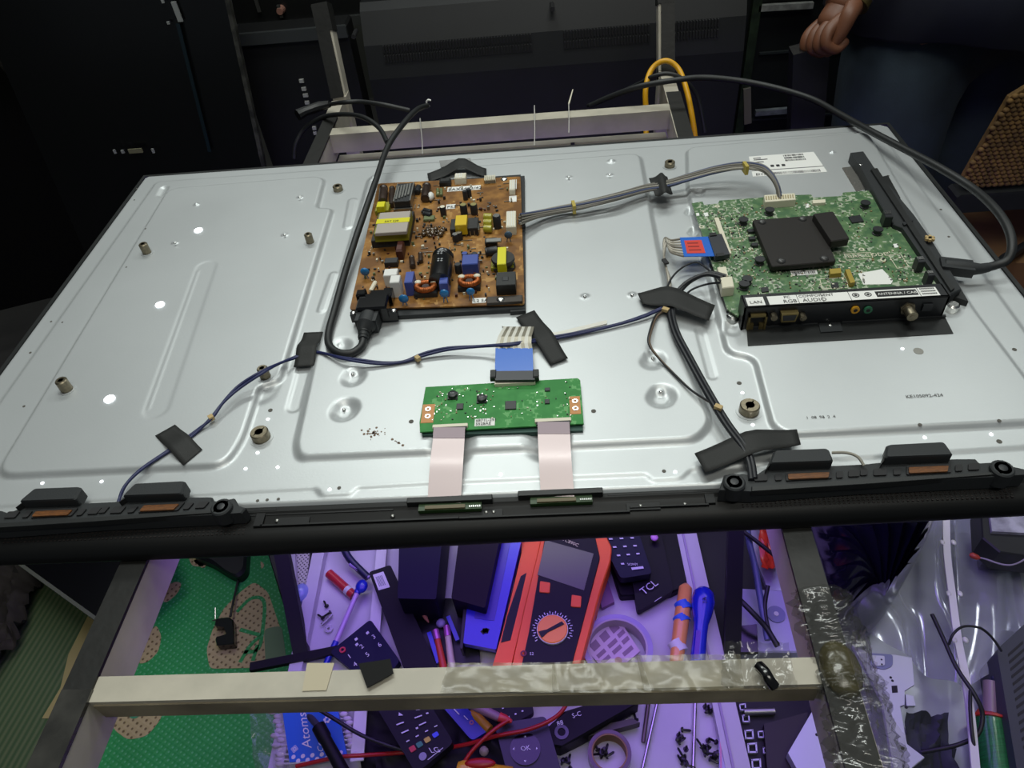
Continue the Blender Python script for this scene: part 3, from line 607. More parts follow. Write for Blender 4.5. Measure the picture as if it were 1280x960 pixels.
for x, y in ((425, 306), (587, 294), (502, 462), (674, 452)):
    p = P(*c5(x, y), ZM+.011); MB().dome((p.x, p.y, ZM+.009), .0042, .0028, 14).build('push_pin', mat('grey_pin_head', '3c3c3c', .35), h1, smooth=40)
e = MB()
for x, y in ((380, 345), (385, 375), (395, 400)): p = P(*c5(x, y), ZM+.003); e.box((p.x, p.y, ZM+.0015), (.006, .005, .003))
e.build('fins', M_chip, h1)
polyM([(770, 290), (815, 284), (832, 308), (785, 314)], .0015, 'chip', M_chip)
polyM([(420, 574), (448, 570), (452, 588), (424, 592)], .0012, 'chip', M_chip); polyM([(700, 555), (728, 552), (732, 572), (705, 575)], .0012, 'chip', M_chip)
o = polyM([(432, 204), (556, 196), (560, 222), (436, 232)], .008, 'connector', M_cream, bev=.0006); o['label'] = 'long cream connector at the rear edge'
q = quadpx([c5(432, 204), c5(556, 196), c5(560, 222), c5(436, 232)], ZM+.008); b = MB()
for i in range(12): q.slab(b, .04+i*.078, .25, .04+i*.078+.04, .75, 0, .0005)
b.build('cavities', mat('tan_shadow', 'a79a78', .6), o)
polyM([(626, 224), (676, 221), (678, 234), (628, 237)], .003, 'connector', M_cream)
polyM([(233, 294), (250, 294), (302, 436), (284, 442)], .004, 'ribbon_connector', M_cream); 
polyM([(245, 492), (280, 488), (290, 525), (255, 530)], .010, 'connector', M_cream, bev=.0008); polyM([(257, 532), (305, 528), (314, 570), (265, 576)], .010, 'connector', M_cream, bev=.0008)
for x, y in ((455, 264), (350, 303), (415, 462), (365, 540), (353, 560), (838, 236), (888, 342), (335, 690)):
    if y > 600: continue
    p = P(*c5(x, y), ZM+.005); MB().rings([((p.x, p.y, ZM), .0044), ((p.x, p.y, ZM+.001), .0046), ((p.x, p.y, ZM+.0015), .0036), ((p.x, p.y, ZM+.0045), .0036), ((p.x, p.y, ZM+.005), .005), ((p.x, p.y, ZM+.006), .0048)], 16).build('inductor', M_chip, mb_, smooth=35)
for l in ([(908, 266), (940, 264), (950, 290), (918, 292)], [(1038, 450), (1068, 447), (1080, 470), (1050, 473)], [(1078, 506), (1106, 504), (1118, 524), (1090, 527)]):
    o = polyM(l, .012, 'port_shell', M_chip, bev=.0006); q = quadpx([c5(*t) for t in l], ZM+.0122); b = MB(); q.slab(b, .1, .1, .9, .6, 0, .0004); b.build('metal_lid', M_steel, o)
polyM([(694, 500), (738, 496), (742, 515), (698, 520)], .005, 'yellow_choke', mat('ochre_wrap', 'a08a35', .5)); polyM([(757, 502), (775, 500), (797, 552), (778, 556)], .005, 'yellow_choke', MATS['ochre_wrap'])
o = polyM([(536, 508), (642, 503), (648, 520), (544, 527)], .0004, 'white_sticker', M_paper); q = quadpx([c5(536, 508), c5(642, 503), c5(648, 520), c5(544, 527)], ZM+.0005); b = MB()
for i in range(18): q.slab(b, .05+i*.05, .2, .05+i*.05+rnd.uniform(.01, .035), .8, 0, .0002)
b.build('print', M_ink, o)
polyM([(808, 518), (905, 500), (948, 545), (940, 560), (830, 562)], .0004, 'white_patch', M_paper)
for l in ([(597, 240), (610, 238), (615, 252), (602, 255)], [(948, 400), (965, 398), (970, 412), (955, 415)], [(160, 276), (172, 275), (174, 286), (162, 287)], [(190, 276), (206, 273), (210, 286), (196, 290)]): polyM(l, .0005, 'white_patch', M_paper)
def txt5(s_, x, y, h, dx=(40, -3), dy=(14, 40)):
    a = P(*c5(x, y), ZM+.0004); bx = P(*c5(x+dx[0], y+dx[1]), ZM+.0004)-a; return MB().text(s_, a, (1, 0, 0), (0, 1, 0), h, .0002)
txt5('BAR CODE', 768, 456, .0055).build('print', M_cream, mb_)
b = MB()
for l in ([(752, 440), (858, 434), (868, 458), (762, 465)], [(930, 445), (978, 440), (1010, 490), (965, 498)], [(292, 335), (325, 332), (338, 375), (305, 378)], [(655, 540), (760, 535), (768, 575), (665, 580)]):
    pp = PL([c5(*t) for t in l], ZM+.0002)
    for i in range(4): a, c_ = pp[i], pp[(i+1) % 4]; b.bar(a+Vector((0, 0, .0002)), c_+Vector((0, 0, .0002)), .0006, .0002)
for x, y in ((822, 422), (182, 332), (908, 464), (245, 250)): p = P(*c5(x, y), ZM); b.ring(p, .0014, .0026, ZM, ZM+.0003, 14)
b.build('board_print', M_cream, mb_)
wb0, wb1 = P(*c5(815, 500), ZM), P(*c5(950, 565), ZM)
b = MB(); rr = random.Random(11); X0, Y0_ = mp[0], mp[-2]
for i in range(1100):
    u, v = rr.uniform(.02, .97), rr.uniform(.06, .97)
    a = P(*c5(150+u*690, 246-u*50), ZM); d_ = P(*c5(335+u*790, 640-u*90), ZM); p = a.lerp(d_, v)
    dens = 1.0 if (u < .45 or v > .72) else .35
    if rr.random() > dens: continue
    if .30 < u < .72 and .15 < v < .66: continue
    if wb0.x < p.x < wb1.x and wb1.y < p.y < wb0.y: continue
    b.mat(rr.choice([0, 1, 1, 1, 2, 2, 3])).box((p.x, p.y, ZM+.0005), (rr.uniform(.0006, .0022), rr.uniform(.0005, .0016), rr.uniform(.0006, .0016)), rr.choice([0, 1.57]))
o = b.build('small_components', [M_chip, M_holder, M_cream, MATS['tan_ceramic']], mb_); o['kind'] = 'stuff'
for x, y in ((307, 684), (1190, 640)):
    p = P(*c5(x, y), Z0+.010); MB().rings([((p.x, p.y, Z0+.003), .006), ((p.x, p.y, Z0+.009), .0055), ((p.x, p.y, Z0+.0105), .004)], 14).build('screw', M_steel, mb_, smooth=35)
# input panel (front plate of sockets)
io = thing('socket_panel', tuple(P(1050, 385, Z0+.005)), 'black socket panel with a white lettered strip along the front of the large green board', 'socket panel')
yf_ = P(*c5(755, 713), Z0+.0075).y; zp = PY(*c5(755, 631), yf_).z
A, B, C_, D_ = P(*c5(345, 606), zp), P(*c5(1155, 556), zp), P(*c5(1165, 606), zp), P(*c5(350, 656), zp)
yf = (C_.y+D_.y)/2; yr = (A.y+B.y)/2; x0, x1 = (A.x+D_.x)/2, (B.x+C_.x)/2
lowz = PY(*c5(600, 735), yf).z
zl = max(Z0+.004, lowz)
b = MB(); b.bb(x0, x1, yf, yf+.0015, zl, zp, .0004); b.bb(x0, x1, yf, yr, zp-.0012, zp, .0004); b.bb(x0, x0+.0015, yf, yr, zl, zp); b.bb(x1-.0015, x1, yf, yr, zl, zp)
b.build('housing', mat('panel_black', '15171a', .38), io)
f0, f1, f2, f3 = P(*c5(362, 735), Z0+.007), P(*c5(1155, 688), Z0+.007), P(*c5(1190, 757), Z0+.007), P(*c5(368, 806), Z0+.007)
o = MB().prism([f0, f1, f2, f3], Z0+.0052, Z0+.0068).build('flange', M_blk, io)
q = Quad(*[Vector((t.x, t.y, Z0+.0068)) for t in (f0, f1, f2, f3)]); b = MB(); q.slab(b, .365, -.05, .475, .55, 0, .0012); q.slab(b, .0, .0, .36, .1, 0, .002); q.slab(b, .48, .0, 1, .1, 0, .002); o2 = b.build('flange_tab', M_blk2, o)
p = q(.42, .18); MB().dome((p.x, p.y, p.z+.0012), .0022, .0012).build('rivet', M_steel, o2, smooth=40)
# white strip
def strip(u0, u1, v0=.18, v1=.86): 
    Q = Quad((x0, yr, zp), (x1, yr, zp), (x1, yf, zp), (x0, yf, zp)); return Q, u0, v0, u1, v1
Q = Quad((x0, yr, zp), (x1, yr, zp), (x1, yf, zp), (x0, yf, zp))
b = MB(); Q.slab(b, .018, .25, .105, .92, 0, .0003); Q.slab(b, .125, .25, .955, .92, 0, .0003); st = b.build('lettered_strip', M_paper, io)
b = MB(); Q.slab(b, .655, .35, .855, .8, .0003, .0004)
for u in (.39, .525, .862, .27): Q.slab(b, u, .25, u+.002, .92, .0003, .0005)
for u in (.545, .605):
    c_ = Q(u+.012, .55); b.ring(c_, .0022, .003, zp+.0003, zp+.0005, 20); b.ring(c_, 0.0002, .0014, zp+.0003, zp+.0005, 12)
for i in range(9):
    for v in (.3, .5, .7): Q.slab(b, .875+i*.008, v, .880+i*.008, v+.1, .0003, .0005)
for s_, u, v, h in (('LAN', .030, .78, .0040), ('PC', .205, .5, .0034), ('RGB', .195, .86, .0044), ('COMPONENT', .278, .5, .0034), ('AUDIO', .29, .86, .0046)): b.text(s_, Q(u, v)+Vector((0, 0, .0004)), (1, 0, 0), (0, 1, 0), h, .0002)
b.build('print', M_ink, st)
MB().text('ANTENNA / CABLE', Q(.662, .68)+Vector((0, 0, .0004)), (1, 0, 0), (0, 1, 0), .0031, .0003).build('print', M_paper, st)
# sockets on the front face: positions from the picture on the plane y=yf
def F(x, y): return PY(*c5(x, y), yf)
def sock(name, x, y, wpx, hpx, m, depth=.004, rnd_=False):
    c_ = F(x, y); a = F(x-wpx/2, y); d_ = F(x+wpx/2, y); t_ = F(x, y-hpx/2); bt = F(x, y+hpx/2); hw = (d_.x-a.x)/2; hh = max((t_.z-bt.z)/2, .002)
    return c_, hw, hh
c_, hw, hh = sock('lan', 402, 706, 74, 58, None); hh = min(hh, c_.z-zl-.0005)
o = MB(); o.bb(c_.x-hw, c_.x+hw, yf-.003, yf+.004, c_.z+hh*.72, c_.z+hh); o.bb(c_.x-hw, c_.x-hw*.8, yf-.003, yf, c_.z-hh, c_.z+hh); o.bb(c_.x+hw*.8, c_.x+hw, yf-.003, yf, c_.z-hh, c_.z+hh); o.bb(c_.x-hw*.8, c_.x-hw*.3, yf-.002, yf, c_.z-hh, c_.z-hh*.3); o.bb(c_.x+hw*.3, c_.x+hw*.8, yf-.002, yf, c_.z-hh, c_.z-hh*.3)
o.build('network_socket', mat('gold_brown_metal', '8a7a4e', .35, .8), io)
c_, hw, hh = sock('vga', 527, 681, 68, 34, None)
o = MB(); n = Vector((0, 1, 0)); pl = [(-hw, hh), (hw, hh), (hw*.82, -hh), (-hw*.82, -hh)]; o.prism([Vector((c_.x+a, yf-.005, c_.z+z)) for a, z in pl], up=(0, -.006, 0)); o = o.build('monitor_socket', MATS['gold_brown_metal'], io)
MB().prism([Vector((c_.x+a*.82, yf-.0053, c_.z+z*.6)) for a, z in pl], up=(0, -.0003, 0)).build('socket_face', M_chip, o)
for x in (468, 583): cc = F(x, 683); MB().cyl((cc.x, yf, cc.z), (cc.x, yf-.005, cc.z), .003, n=8).cyl((cc.x, yf-.005, cc.z), (cc.x, yf-.0055, cc.z), .0016, n=8).build('hex_post', M_brass, io)
for x, col in ((795, 'c8921f'), (846, '2d6b4c')):
    cc = F(x, 660); o = MB().cyl((cc.x, yf, cc.z), (cc.x, yf-.002, cc.z), .0036, n=16).build('audio_jack', mat('jack_'+col, col, .4), io); MB().cyl((cc.x, yf-.002, cc.z), (cc.x, yf-.0023, cc.z), .0017, n=12).build('jack_hole', M_ink, o)
cc = F(1005, 656); MB().cyl((cc.x, yf, cc.z), (cc.x, yf-.002, cc.z), .0065, n=6).cyl((cc.x, yf-.002, cc.z), (cc.x, yf-.012, cc.z), .0046, n=16).cyl((cc.x, yf-.012, cc.z), (cc.x, yf-.0125, cc.z), .002, n=8).build('aerial_socket', M_brass, io, smooth=35)
cc = F(1083, 650); MB().box((cc.x, yf-.001, cc.z), (.008, .002, .007), 0).build('optical_socket', M_chip, io)
# side bracket
sb = thing('side_bracket', tuple(P(1150, 300, Z0+.005)), 'long slim black plastic bracket along the right side of the large green board', 'bracket')
zb = Z0+.018
def PB(l, z=zb): return PL([c5(*t) for t in l], z)
MB().prism(PB([(778, 34), (828, 28), (862, 78), (868, 88), (1035, 285), (1100, 380), (1222, 580), (1172, 604), (1060, 445), (985, 335), (950, 320), (905, 255), (820, 95)]), Z0+.0055, zb, bev=.0008).build('bracket_body', M_blk2, sb)
MB().prism(PB([(905, 130), (928, 125), (978, 215), (955, 222)], zb-.003), Z0+.006, zb-.003).build('bracket_tab', M_blk, sb)
MB().prism(PB([(1150, 560), (1215, 570), (1250, 630), (1190, 610)], Z0+.012), Z0+.006, Z0+.012).build('bracket_foot', M_blk, sb)
MB().prism(PB([(860, 100), (885, 96), (1195, 575), (1180, 585)], zb+.0025), zb, zb+.0025).build('ridge', M_blk, sb)
q = quadpx([c5(985, 318), c5(1020, 300), c5(1028, 308), c5(992, 328)], zb+.001); b = MB(); q.slab(b, 0, 0, 1, 1, 0, .001); b.build('joint_line', M_chip, sb)
b = MB(); p = P(*c5(1095, 378), zb+.004)
for a in (.3, 1.2, 2.3): b.box((p.x, p.y, p.z), (.009, .0025, .0025), a)
b.build('twist_tie', mat('tan_tie', 'b89f6e', .6), sb)
p = P(*c5(820, 80), zb+.001); MB().dome((p.x, p.y, zb), .002, .001).build('screw', M_steel, sb, smooth=40)

# ================================================================== LVDS CABLE on the main board
lv = thing('signal_cable', tuple(P(860, 310, Z0+.006)), 'white cable with blue end and red sticker at the left of the large green board', 'cable')
zc = ZM+.006
q = quadpx([c5(95, 376), c5(212, 372), c5(240, 450), c5(112, 452)], zc); b = MB(); q.slab(b, 0, 0, 1, 1, 0, .0006); b.build('blue_stiffener', MATS['blue_film'], lv)
b = MB(); q.slab(b, .12, .18, .70, .85, .0006, .0009); o = b.build('red_sticker', mat('red_label', 'cf3a2b', .5), lv); b = MB()
for v in (.3, .48, .66): q.slab(b, .2, v, .2+rnd.uniform(.3, .42), v+.06, .0009, .001)
b.build('print', mat('dark_red_ink', '8a1d16', .6), o)
q = quadpx([c5(208, 368), c5(262, 362), c5(296, 444), c5(236, 452)], zc+.001); b = MB(); q.slab(b, 0, 0, 1, 1, -.004, .001, .0008); o = b.build('plug', MATS['grey_black_plastic'], lv)
for v in (-.06, .92): b = MB(); q.slab(b, .1, v, .6, v+.14, .001, .002); b.build('plug_clip', M_blk, o)
for i in range(7):
    a = P(*c5(96+i*2.5, 380+i*11.5), zc); m_ = P(*c5(60, 385+i*8), zc-.002); e_ = P(*c5(34+i*1.5, 378+i*4), Z0+.011); f_ = P(*c5(32, 440+i*4), Z0+.008); g_ = P(*c5(48+i*1.2, 540), Z0+.008); h_ = P(*c5(52+i, 600), Z0+.008)
    MB().tube([a, m_, e_, f_, g_, h_], .0011, 6).build('strand', mat('dirty_white_wire', 'c3bdb0', .5) if i % 3 else mat('shade_wire', '8b857a', .5), lv, smooth=60)
p = P(*c5(37, 470), Z0+.0125); MB().box((p.x, p.y, p.z), (.004, .008, .002), .3).build('tie', M_ink, lv)

# ================================================================== SPEAKERS
c7 = crop(880, 540, 3.2)
def speaker(name, mapf, label):
    """mapf(x,y,z): point for the outline drawn on the right-hand unit"""
    o0 = mapf(600, 190, Z0); t = thing('speaker_unit', tuple(o0), label, 'speaker', 'flat speaker units on the bezel')
    zt_ = Z0+.009
    def pr(l, z0, z1, nm, m, par=t, bev=0, r=0):
        p = [mapf(x, y, z1) for x, y in l]
        if r: p = rpoly(p, r, 3)
        return MB().prism(p, z0, z1, bev=bev).build(nm, m, par)
    base = pr([(60, 232), (80, 172), (150, 168), (195, 178), (255, 140), (525, 135), (640, 128), (700, 120), (1010, 108), (1090, 108), (1105, 125), (1165, 122), (1200, 112), (1245, 140), (1290, 150), (1290, 170), (1160, 180), (640, 205), (190, 238)], Z0-.004, zt_, 'body', M_blk2, bev=.001)
    pr([(190, 218), (640, 188), (1160, 160), (1180, 168), (640, 208), (190, 236)], zt_-.004, zt_+.0015, 'lip', M_blk, bev=.0006)
    for l in ([(280, 72), (500, 64), (520, 115), (262, 124)], [(730, 50), (965, 38), (1000, 90), (725, 100)]):
        pr(l, zt_-.002, zt_+.009, 'driver_housing', M_blk2, bev=.0015, r=.002)
        a = l[3]; pr([(a[0]-16, a[1]+28), (l[0][0]-2, l[0][1]+8), (l[0][0]+6, l[0][1]+6), (l[3][0]+4, l[3][1]+4)], zt_-.002, zt_+.005, 'housing_side', M_blk)
    orange = mat('orange_cone', '74430f', .55, var=.5, vscale=300, stretch=(1, 6, 1))
    for (xa, xb, ya, yb_) in ((332, 508, 158, 190), (815, 985, 132, 166)):
        sl = (ya-yb_)*0
        d = pr([(xa-4, ya+2), (xb+4, ya-6), (xb+4, yb_-6), (xa-4, yb_+4)], zt_+.0002, zt_+.0014, 'driver', M_ink, r=.001)
        pr([(xa+4, ya+9), (xb-6, ya+2), (xb-10, yb_-9), (xa+6, yb_-2)], zt_+.001, zt_+.0025, 'cone', orange, d, r=.001)
    for x, y, w_ in ((228, 182, 26), (298, 180, 13), (543, 170, 13), (600, 165, 22), (640, 160, 14), (705, 160, 26), (773, 158, 14), (1020, 143, 14), (1080, 138, 22)):
        pr([(x-w_, y-13), (x+w_, y-15), (x+w_, y+11), (x-w_, y+13)], zt_+.0002, zt_+.0014, 'slot', M_ink, base, r=.001)
    for x, y in ((122, 198), (1197, 143)):
        p = mapf(x, y, zt_+.004)
        o = MB().rings([((p.x, p.y, Z0), .008), ((p.x, p.y, zt_+.003), .0078), ((p.x, p.y, zt_+.004), .0068), ((p.x, p.y, zt_+.004), .0055), ((p.x, p.y, zt_+.0025), .005), ((p.x, p.y, zt_+.0025), .001)], 24).build('mounting_lug', M_blk2, t, smooth=35)
        MB().rings([((p.x, p.y, zt_+.0025), .0032), ((p.x, p.y, zt_+.0042), .003), ((p.x, p.y, zt_+.0045), .0022)], 14).build('screw', M_chip, o, smooth=35)
    return t
speaker('r', lambda x, y, z: P(*c7(x, y), z), 'black flat speaker unit on the bezel, right of the two, below the long tape strip')
# the left unit is the same kind; its drivers sit at these places
dxL = P(178, 632, Z0+.012).x-P(1135, 583, Z0+.012).x; dyL = P(178, 632, Z0+.012).y-P(1135, 583, Z0+.012).y
speaker('l', lambda x, y, z: P(*c7(x, y), z)+Vector((dxL, dyL+.001, 0)), 'black flat speaker unit on the bezel, left of the two, where the blue wires end')

# ================================================================== TAPES
def tape(px, lab, z=.0075, lift=None, sub=None):
    p = PL(px, Z0+z); b = MB()
    n = len(p)//2; top = p[:n]; bot = p[n:][::-1]; vs = []; fs = []; K = 5
    tt, bb_ = smooth(top, K), smooth(bot, K); m_ = len(tt)
    zz = [0]*m_
    if lift: 
        for i in range(m_): s_ = i/(m_-1); zz[i] = lift*math.exp(-((s_-.55)/.2)**2)
    for i in range(m_):
        for j in range(5): q_ = tt[i].lerp(bb_[i], j/4); vs.append(q_+Vector((0, 0, zz[i]+.0002)))
    for i in range(m_-1):
        for j in range(4): fs.append((i*5+j, i*5+j+1, (i+1)*5+j+1, (i+1)*5+j))
    o = b.add(vs, fs).build('tape_strip', M_tape, smooth=60)
    md = o.modifiers.new('thickness', 'SOLIDIFY'); md.thickness = .0004; md.offset = 0
    return tag(o, lab, 'tape', 'strips of black cloth tape on the back plate')
tape([(194, 545), (211, 563), (229, 582), (253, 562), (236, 546), (219, 531)], 'black tape strip on the blue wires, at the far left front corner', .0068, .0038)
tape([(380, 416), (374, 437), (367, 459), (393, 457), (399, 436), (404, 415)], 'black tape strip on the blue wires, left of the brown board\'s power plug', .0050, .0058)
tape([(645, 397), (667, 427), (688, 456), (710, 448), (689, 418), (668, 388)], 'black tape strip holding the white ribbon, behind the narrow green board', .0085, .005)
tape([(797, 367), (835, 362), (894, 382), (886, 401), (838, 387), (803, 380)], 'black wavy tape strip at the wire junction left of the lettered socket panel', .011, .004)
tape([(868, 567), (930, 545), (996, 537), (1001, 556), (940, 572), (882, 591)], 'long black tape strip over the thick wires beside the right speaker unit', .0095, .005)
tape([(811, 223), (825, 222), (834, 221), (841, 243), (830, 247), (819, 245)], 'small ragged black tape patch on the grey wiring loom', .016, .006)
tape([(534, 217), (574, 206), (608, 211), (608, 221), (574, 219), (536, 227)], 'black tape strip peaking behind the rear edge of the brown board', .008, .009)

# ================================================================== CABLES ON THE PLATE
def cable(path, r, lab, m=M_rub, n=10, name='cable', cat='cable', group=None):
    pts = [P(x, y, Z0+z) for x, y, z in path]; o = MB().tube(pts, r, n, 8).build(name, m, smooth=60); return tag(o, lab, cat, group)
pw = thing('power_cable', tuple(P(455, 400, Z0+.006)), 'thick black power cord running from the brown board\'s inlet up over the rear edge', 'cable')
pts = [P(x, y, Z0+z) for x, y, z in [(454, 421, .013), (452, 432, .011), (440, 441, .010), (424, 441, .010), (412, 432, .010), (411, 415, .010), (419, 385, .012), (430, 345, .016), (444, 300, .020), (457, 262, .026), (470, 225, .030), (484, 185, .030), (500, 160, .03), (520, 138, .02), (534, 132, .0)]]
MB().tube(pts, .0036, 12, 8).build('cord', M_rub, pw, smooth=60)
b = MB(); a, c_ = P(468, 378, Z0+.018), P(458, 408, Z0+.016); a.z = c_.z = Z0+.017
b.bar(a+Vector((0, 0, .008)), c_+Vector((0, 0, .006)), .020, .015); b.rings([(a, .010), (c_, .0092), (P(455, 414, Z0+.014), .006), (P(454, 424, Z0+.0125), .0045)], 14)
o = b.build('plug', M_blk2, pw, smooth=30)
b = MB()
for k in range(4): p = P(457.5-k*1.1, 409+k*4, Z0+.015-.0006*k); b.rings([(p+Vector((0, .0007, 0)), .0075-k*.0008), (p-Vector((0, .0007, 0)), .0075-k*.0008)], 14)
b.build('strain_relief', M_blk, o, smooth=30)
bw = thing('speaker_wire', tuple(P(400, 445, Z0+.005)), 'pair of dark blue wires crossing the plate from the left speaker to the tape junction', 'wire')
base = [(148, 628, .004), (156, 608, .007), (175, 588, .008), (207, 566, .0078), (226, 554, .0078), (246, 539, .0078), (264, 523, .011), (280, 502, .014), (300, 483, .016), (328, 465, .020), (350, 454, .012), (368, 447, .0075), (386, 440, .0072), (402, 441, .0078), (425, 447, .012), (450, 451, .012), (478, 454, .009), (505, 452, .008), (530, 443, .010), (560, 436, .012), (600, 433, .014), (640, 430, .018), (680, 424, .0105), (720, 417, .009), (770, 406, .009), (805, 395, .010), (828, 385, .011)]
for k in (0, 1):
    MB().tube([P(x+(math.sin(i*1.3+k*3.1)*1.1), y+(1.3 if k else -1.3)*abs(math.sin(i*.9+.6)), Z0+z) for i, (x, y, z) in enumerate(base)], .00125, 8, 6).build('strand', M_blueW, bw, smooth=60)
for x, y in ((264, 522), (522, 448)): p = P(x, y, Z0+.011); MB().box((p.x, p.y, p.z), (.004, .0045, .004), .7).build('tape_tie', mat('tan_tie', 'b89f6e', .6), bw)
wl = thing('wiring_loom', tuple(P(810, 240, Z0+.006)), 'bundle of grey and blue wires arching from the brown board to the large green board', 'cable')
lp = [(650, 274, .020), (672, 268, .016), (700, 262, .014), (730, 256, .016), (770, 246, .018), (805, 236, .016), (830, 231, .016), (860, 222, .020), (895, 212, .026), (925, 207, .030), (950, 209, .032), (963, 218, .030), (971, 231, .026), (974, 243, .020)]
for k in range(9):
    ph = k*.7; rr_ = 4.2
    pts = []
    for i, (x, y, z) in enumerate(lp):
        s_ = i/(len(lp)-1); spread = 1.0 if 0 < i < len(lp)-1 else 1.6; a = ph+s_*4.5
        pts.append(P(x+math.cos(a)*1.2*spread, y+math.sin(a)*rr_*spread*.9, Z0+z+.002*math.cos(a)))
    MB().tube(pts, .0014, 7, 6).build('strand', [M_greyW, M_greyW, mat('light_grey_wire', '8f8b80', .5), mat('slate_blue_wire', '3a4566', .5)][k % 4 if k > 1 else 0], wl, smooth=60)
for x, y, z in ((717, 257, .018), (932, 208, .034)): p = P(x, y, Z0+z); MB().box((p.x, p.y, p.z-.002), (.0035, .012, .010), .1).build('tape_tie', mat('yellow_tie', 'b3a04a', .6), wl)
tw = thing('speaker_wire', tuple(P(880, 480, Z0+.006)), 'thick pair of black wires from the tape junction down to the right speaker unit', 'wire')
for k in (0, 1):
    MB().tube([P(x+k*4.5-2, y-k*1.5, Z0+z) for x, y, z in [(905, 347, .022), (885, 343, .022), (862, 352, .016), (846, 368, .011), (838, 385, .011), (844, 415, .012), (862, 450, .012), (884, 490, .012), (908, 530, .012), (930, 560, .012), (938, 580, .010), (941, 600, .010)]], .0021, 8, 6).build('strand', M_navyW, tw, smooth=60)
for pth, lab in (([(902, 352, .022), (880, 333, .018), (868, 328, .016), (852, 335, .012), (838, 350, .010), (830, 372, .010)], 'thin black wire curving above the tape junction to the cream connectors'),
                 ([(905, 353, .022), (885, 355, .014), (865, 362, .010), (850, 375, .010)], 'short black wire from the cream connectors to the tape junction')):
    cable(pth, .0010, lab, M_navyW, 7, 'wire', 'wire')
o = thing('sensor_wire', tuple(P(840, 460, Z0+.006)), 'thin brown and grey wire pair looping left of the thick black pair', 'wire')
for k in (0, 1):
    MB().tube([P(x+k*1.5, y+k*1.2, Z0+z) for x, y, z in [(832, 386, .010), (820, 394, .010), (812, 415, .014), (811, 430, .012), (822, 446, .009), (840, 465, .008), (862, 486, .009), (880, 498, .011), (897, 508, .013)]], .0010, 7, 6).build('strand', (M_navyW, mat('brown_wire', '5d4c3c', .5))[k], o, smooth=60)
for x, y, z in ((898, 509, .015), (832, 387, .013)): p = P(x, y, Z0+z); MB().box((p.x, p.y, p.z), (.006, .004, .003), -.6).build('tape_tie', MATS['tan_tie'], o)
cable([(1040, 566, .010), (1058, 566, .014), (1072, 571, .014), (1080, 582, .012)], .0011, 'short grey wire looping behind the right speaker unit', mat('light_grey_wire', '8f8b80', .5), 7, 'wire', 'wire')
# thick av cable
av = thing('video_cable', tuple(P(1200, 335, Z0+.006)), 'thick black cable plugged in at the right bracket and arching over the rear edge', 'cable')
pts = [P(x, y, Z0+z) for x, y, z in [(1232, 335, .016), (1246, 331, .018), (1259, 325, .022), (1265, 308, .03), (1260, 285, .035), (1243, 260, .035), (1215, 235, .03), (1175, 210, .028), (1130, 186, .022), (1090, 165, .016), (1050, 143, .006), (1015, 124, 0), (970, 110, 0), (925, 101, .005), (880, 97, .01), (845, 100, .01), (800, 108, 0), (765, 120, -.02), (738, 132, -.04)]]
MB().tube(pts, .0040, 12, 8).build('cord', M_rub, av, smooth=60)
b = MB(); a, c_ = P(1180, 332, Z0+.016), P(1216, 336, Z0+.016)
b.bar(a+Vector((-.004, 0, .005)), c_+Vector((0, 0, .004)), .016, .009).rings([(a, .0062), (a.lerp(c_, .5), .0072), (c_, .006), (P(1226, 336, Z0+.016), .0048), (P(1236, 334, Z0+.0165), .0043)], 12); b.build('plug', M_blk2, av, smooth=35)
# ================================================================== STAND
M_paint = mat('cream_grey_paint', 'bab4a4', .45, var=.18, vscale=25, coat=.2)
M_rtape = mat('worn_black_tape', '151512', .5, var=.25, vscale=30, bump=.3, bscale=120)
M_brownish = mat('stained_paint', '9a9078', .5, var=.45, vscale=18)
stand = thing('metal_stand', (.45, .3, 0), 'cream painted steel tube stand carrying the television, its side rails taped black on top', 'stand')
zr = ZU
def line_at(a, b, y):
    t = (y-a.y)/(b.y-a.y); return a.lerp(b, t)
railL = (P(168, 700, zr), P(407, 160, zr)); railR = (P(997, 663, zr), P(853, 160, zr))
for (a, b_) in (railL, railR):
    s0, s1 = line_at(a, b_, -.36), line_at(a, b_, .80)
    o = MB().bar(s0-Vector((0, 0, .0006)), s1-Vector((0, 0, .0006)), .020, .040).build('side_rail', M_paint, stand)
    MB().bar(s0+Vector((0, .04, 0)), s1-Vector((0, .06, 0)), .0206, .003).build('tape_cover', M_rtape, o)
    e0 = s1+Vector((0, .012, 0)); lean = Vector((-.012 if a is railL[0] else .0, .06, .12))
    top = e0+lean
    p_ = MB().bar(Vector((e0.x+.0, e0.y+.0, 0)), e0+Vector((0, 0, -.0)), .022, .022, up=(0, -1, 0)); p_.bar(e0-Vector((0, 0, .01)), top, .022, .022, up=(0, -1, 0))
    p_ = p_.build('rear_post', M_paint, stand)
    MB().bar(e0.lerp(top, .0)+Vector((-.003 if a is railL[0] else .003, -.0012, 0)), top+Vector((-.003 if a is railL[0] else .003, -.0012, 0)), .0205, .004, up=(0, -1, 0)).build('tape_cover', M_rtape, p_)
    MB().bar(e0.lerp(top, .72)-Vector((0, .0015, 0)), top+Vector((0, -.0018, .002)), .025, .026, up=(0, -1, 0)).build('tape_wrap', M_rtape, p_)
    f0 = s0+Vector((0, .02, -.04)); MB().bar(Vector((f0.x, f0.y, 0)), f0, .022, .022, up=(0, 1, 0)).build('front_leg', M_paint, stand)
xl_, xr_ = lambda y: line_at(*railL, y).x+.010, lambda y: line_at(*railR, y).x-.010
cr0, cr1 = P(600, 833, zr), P(600, 866, zr); yc, wc = (cr0.y+cr1.y)/2, cr0.y-cr1.y
wa, wbb = line_at(*railL, P(96, 862, zr).y), line_at(*railL, -.33)
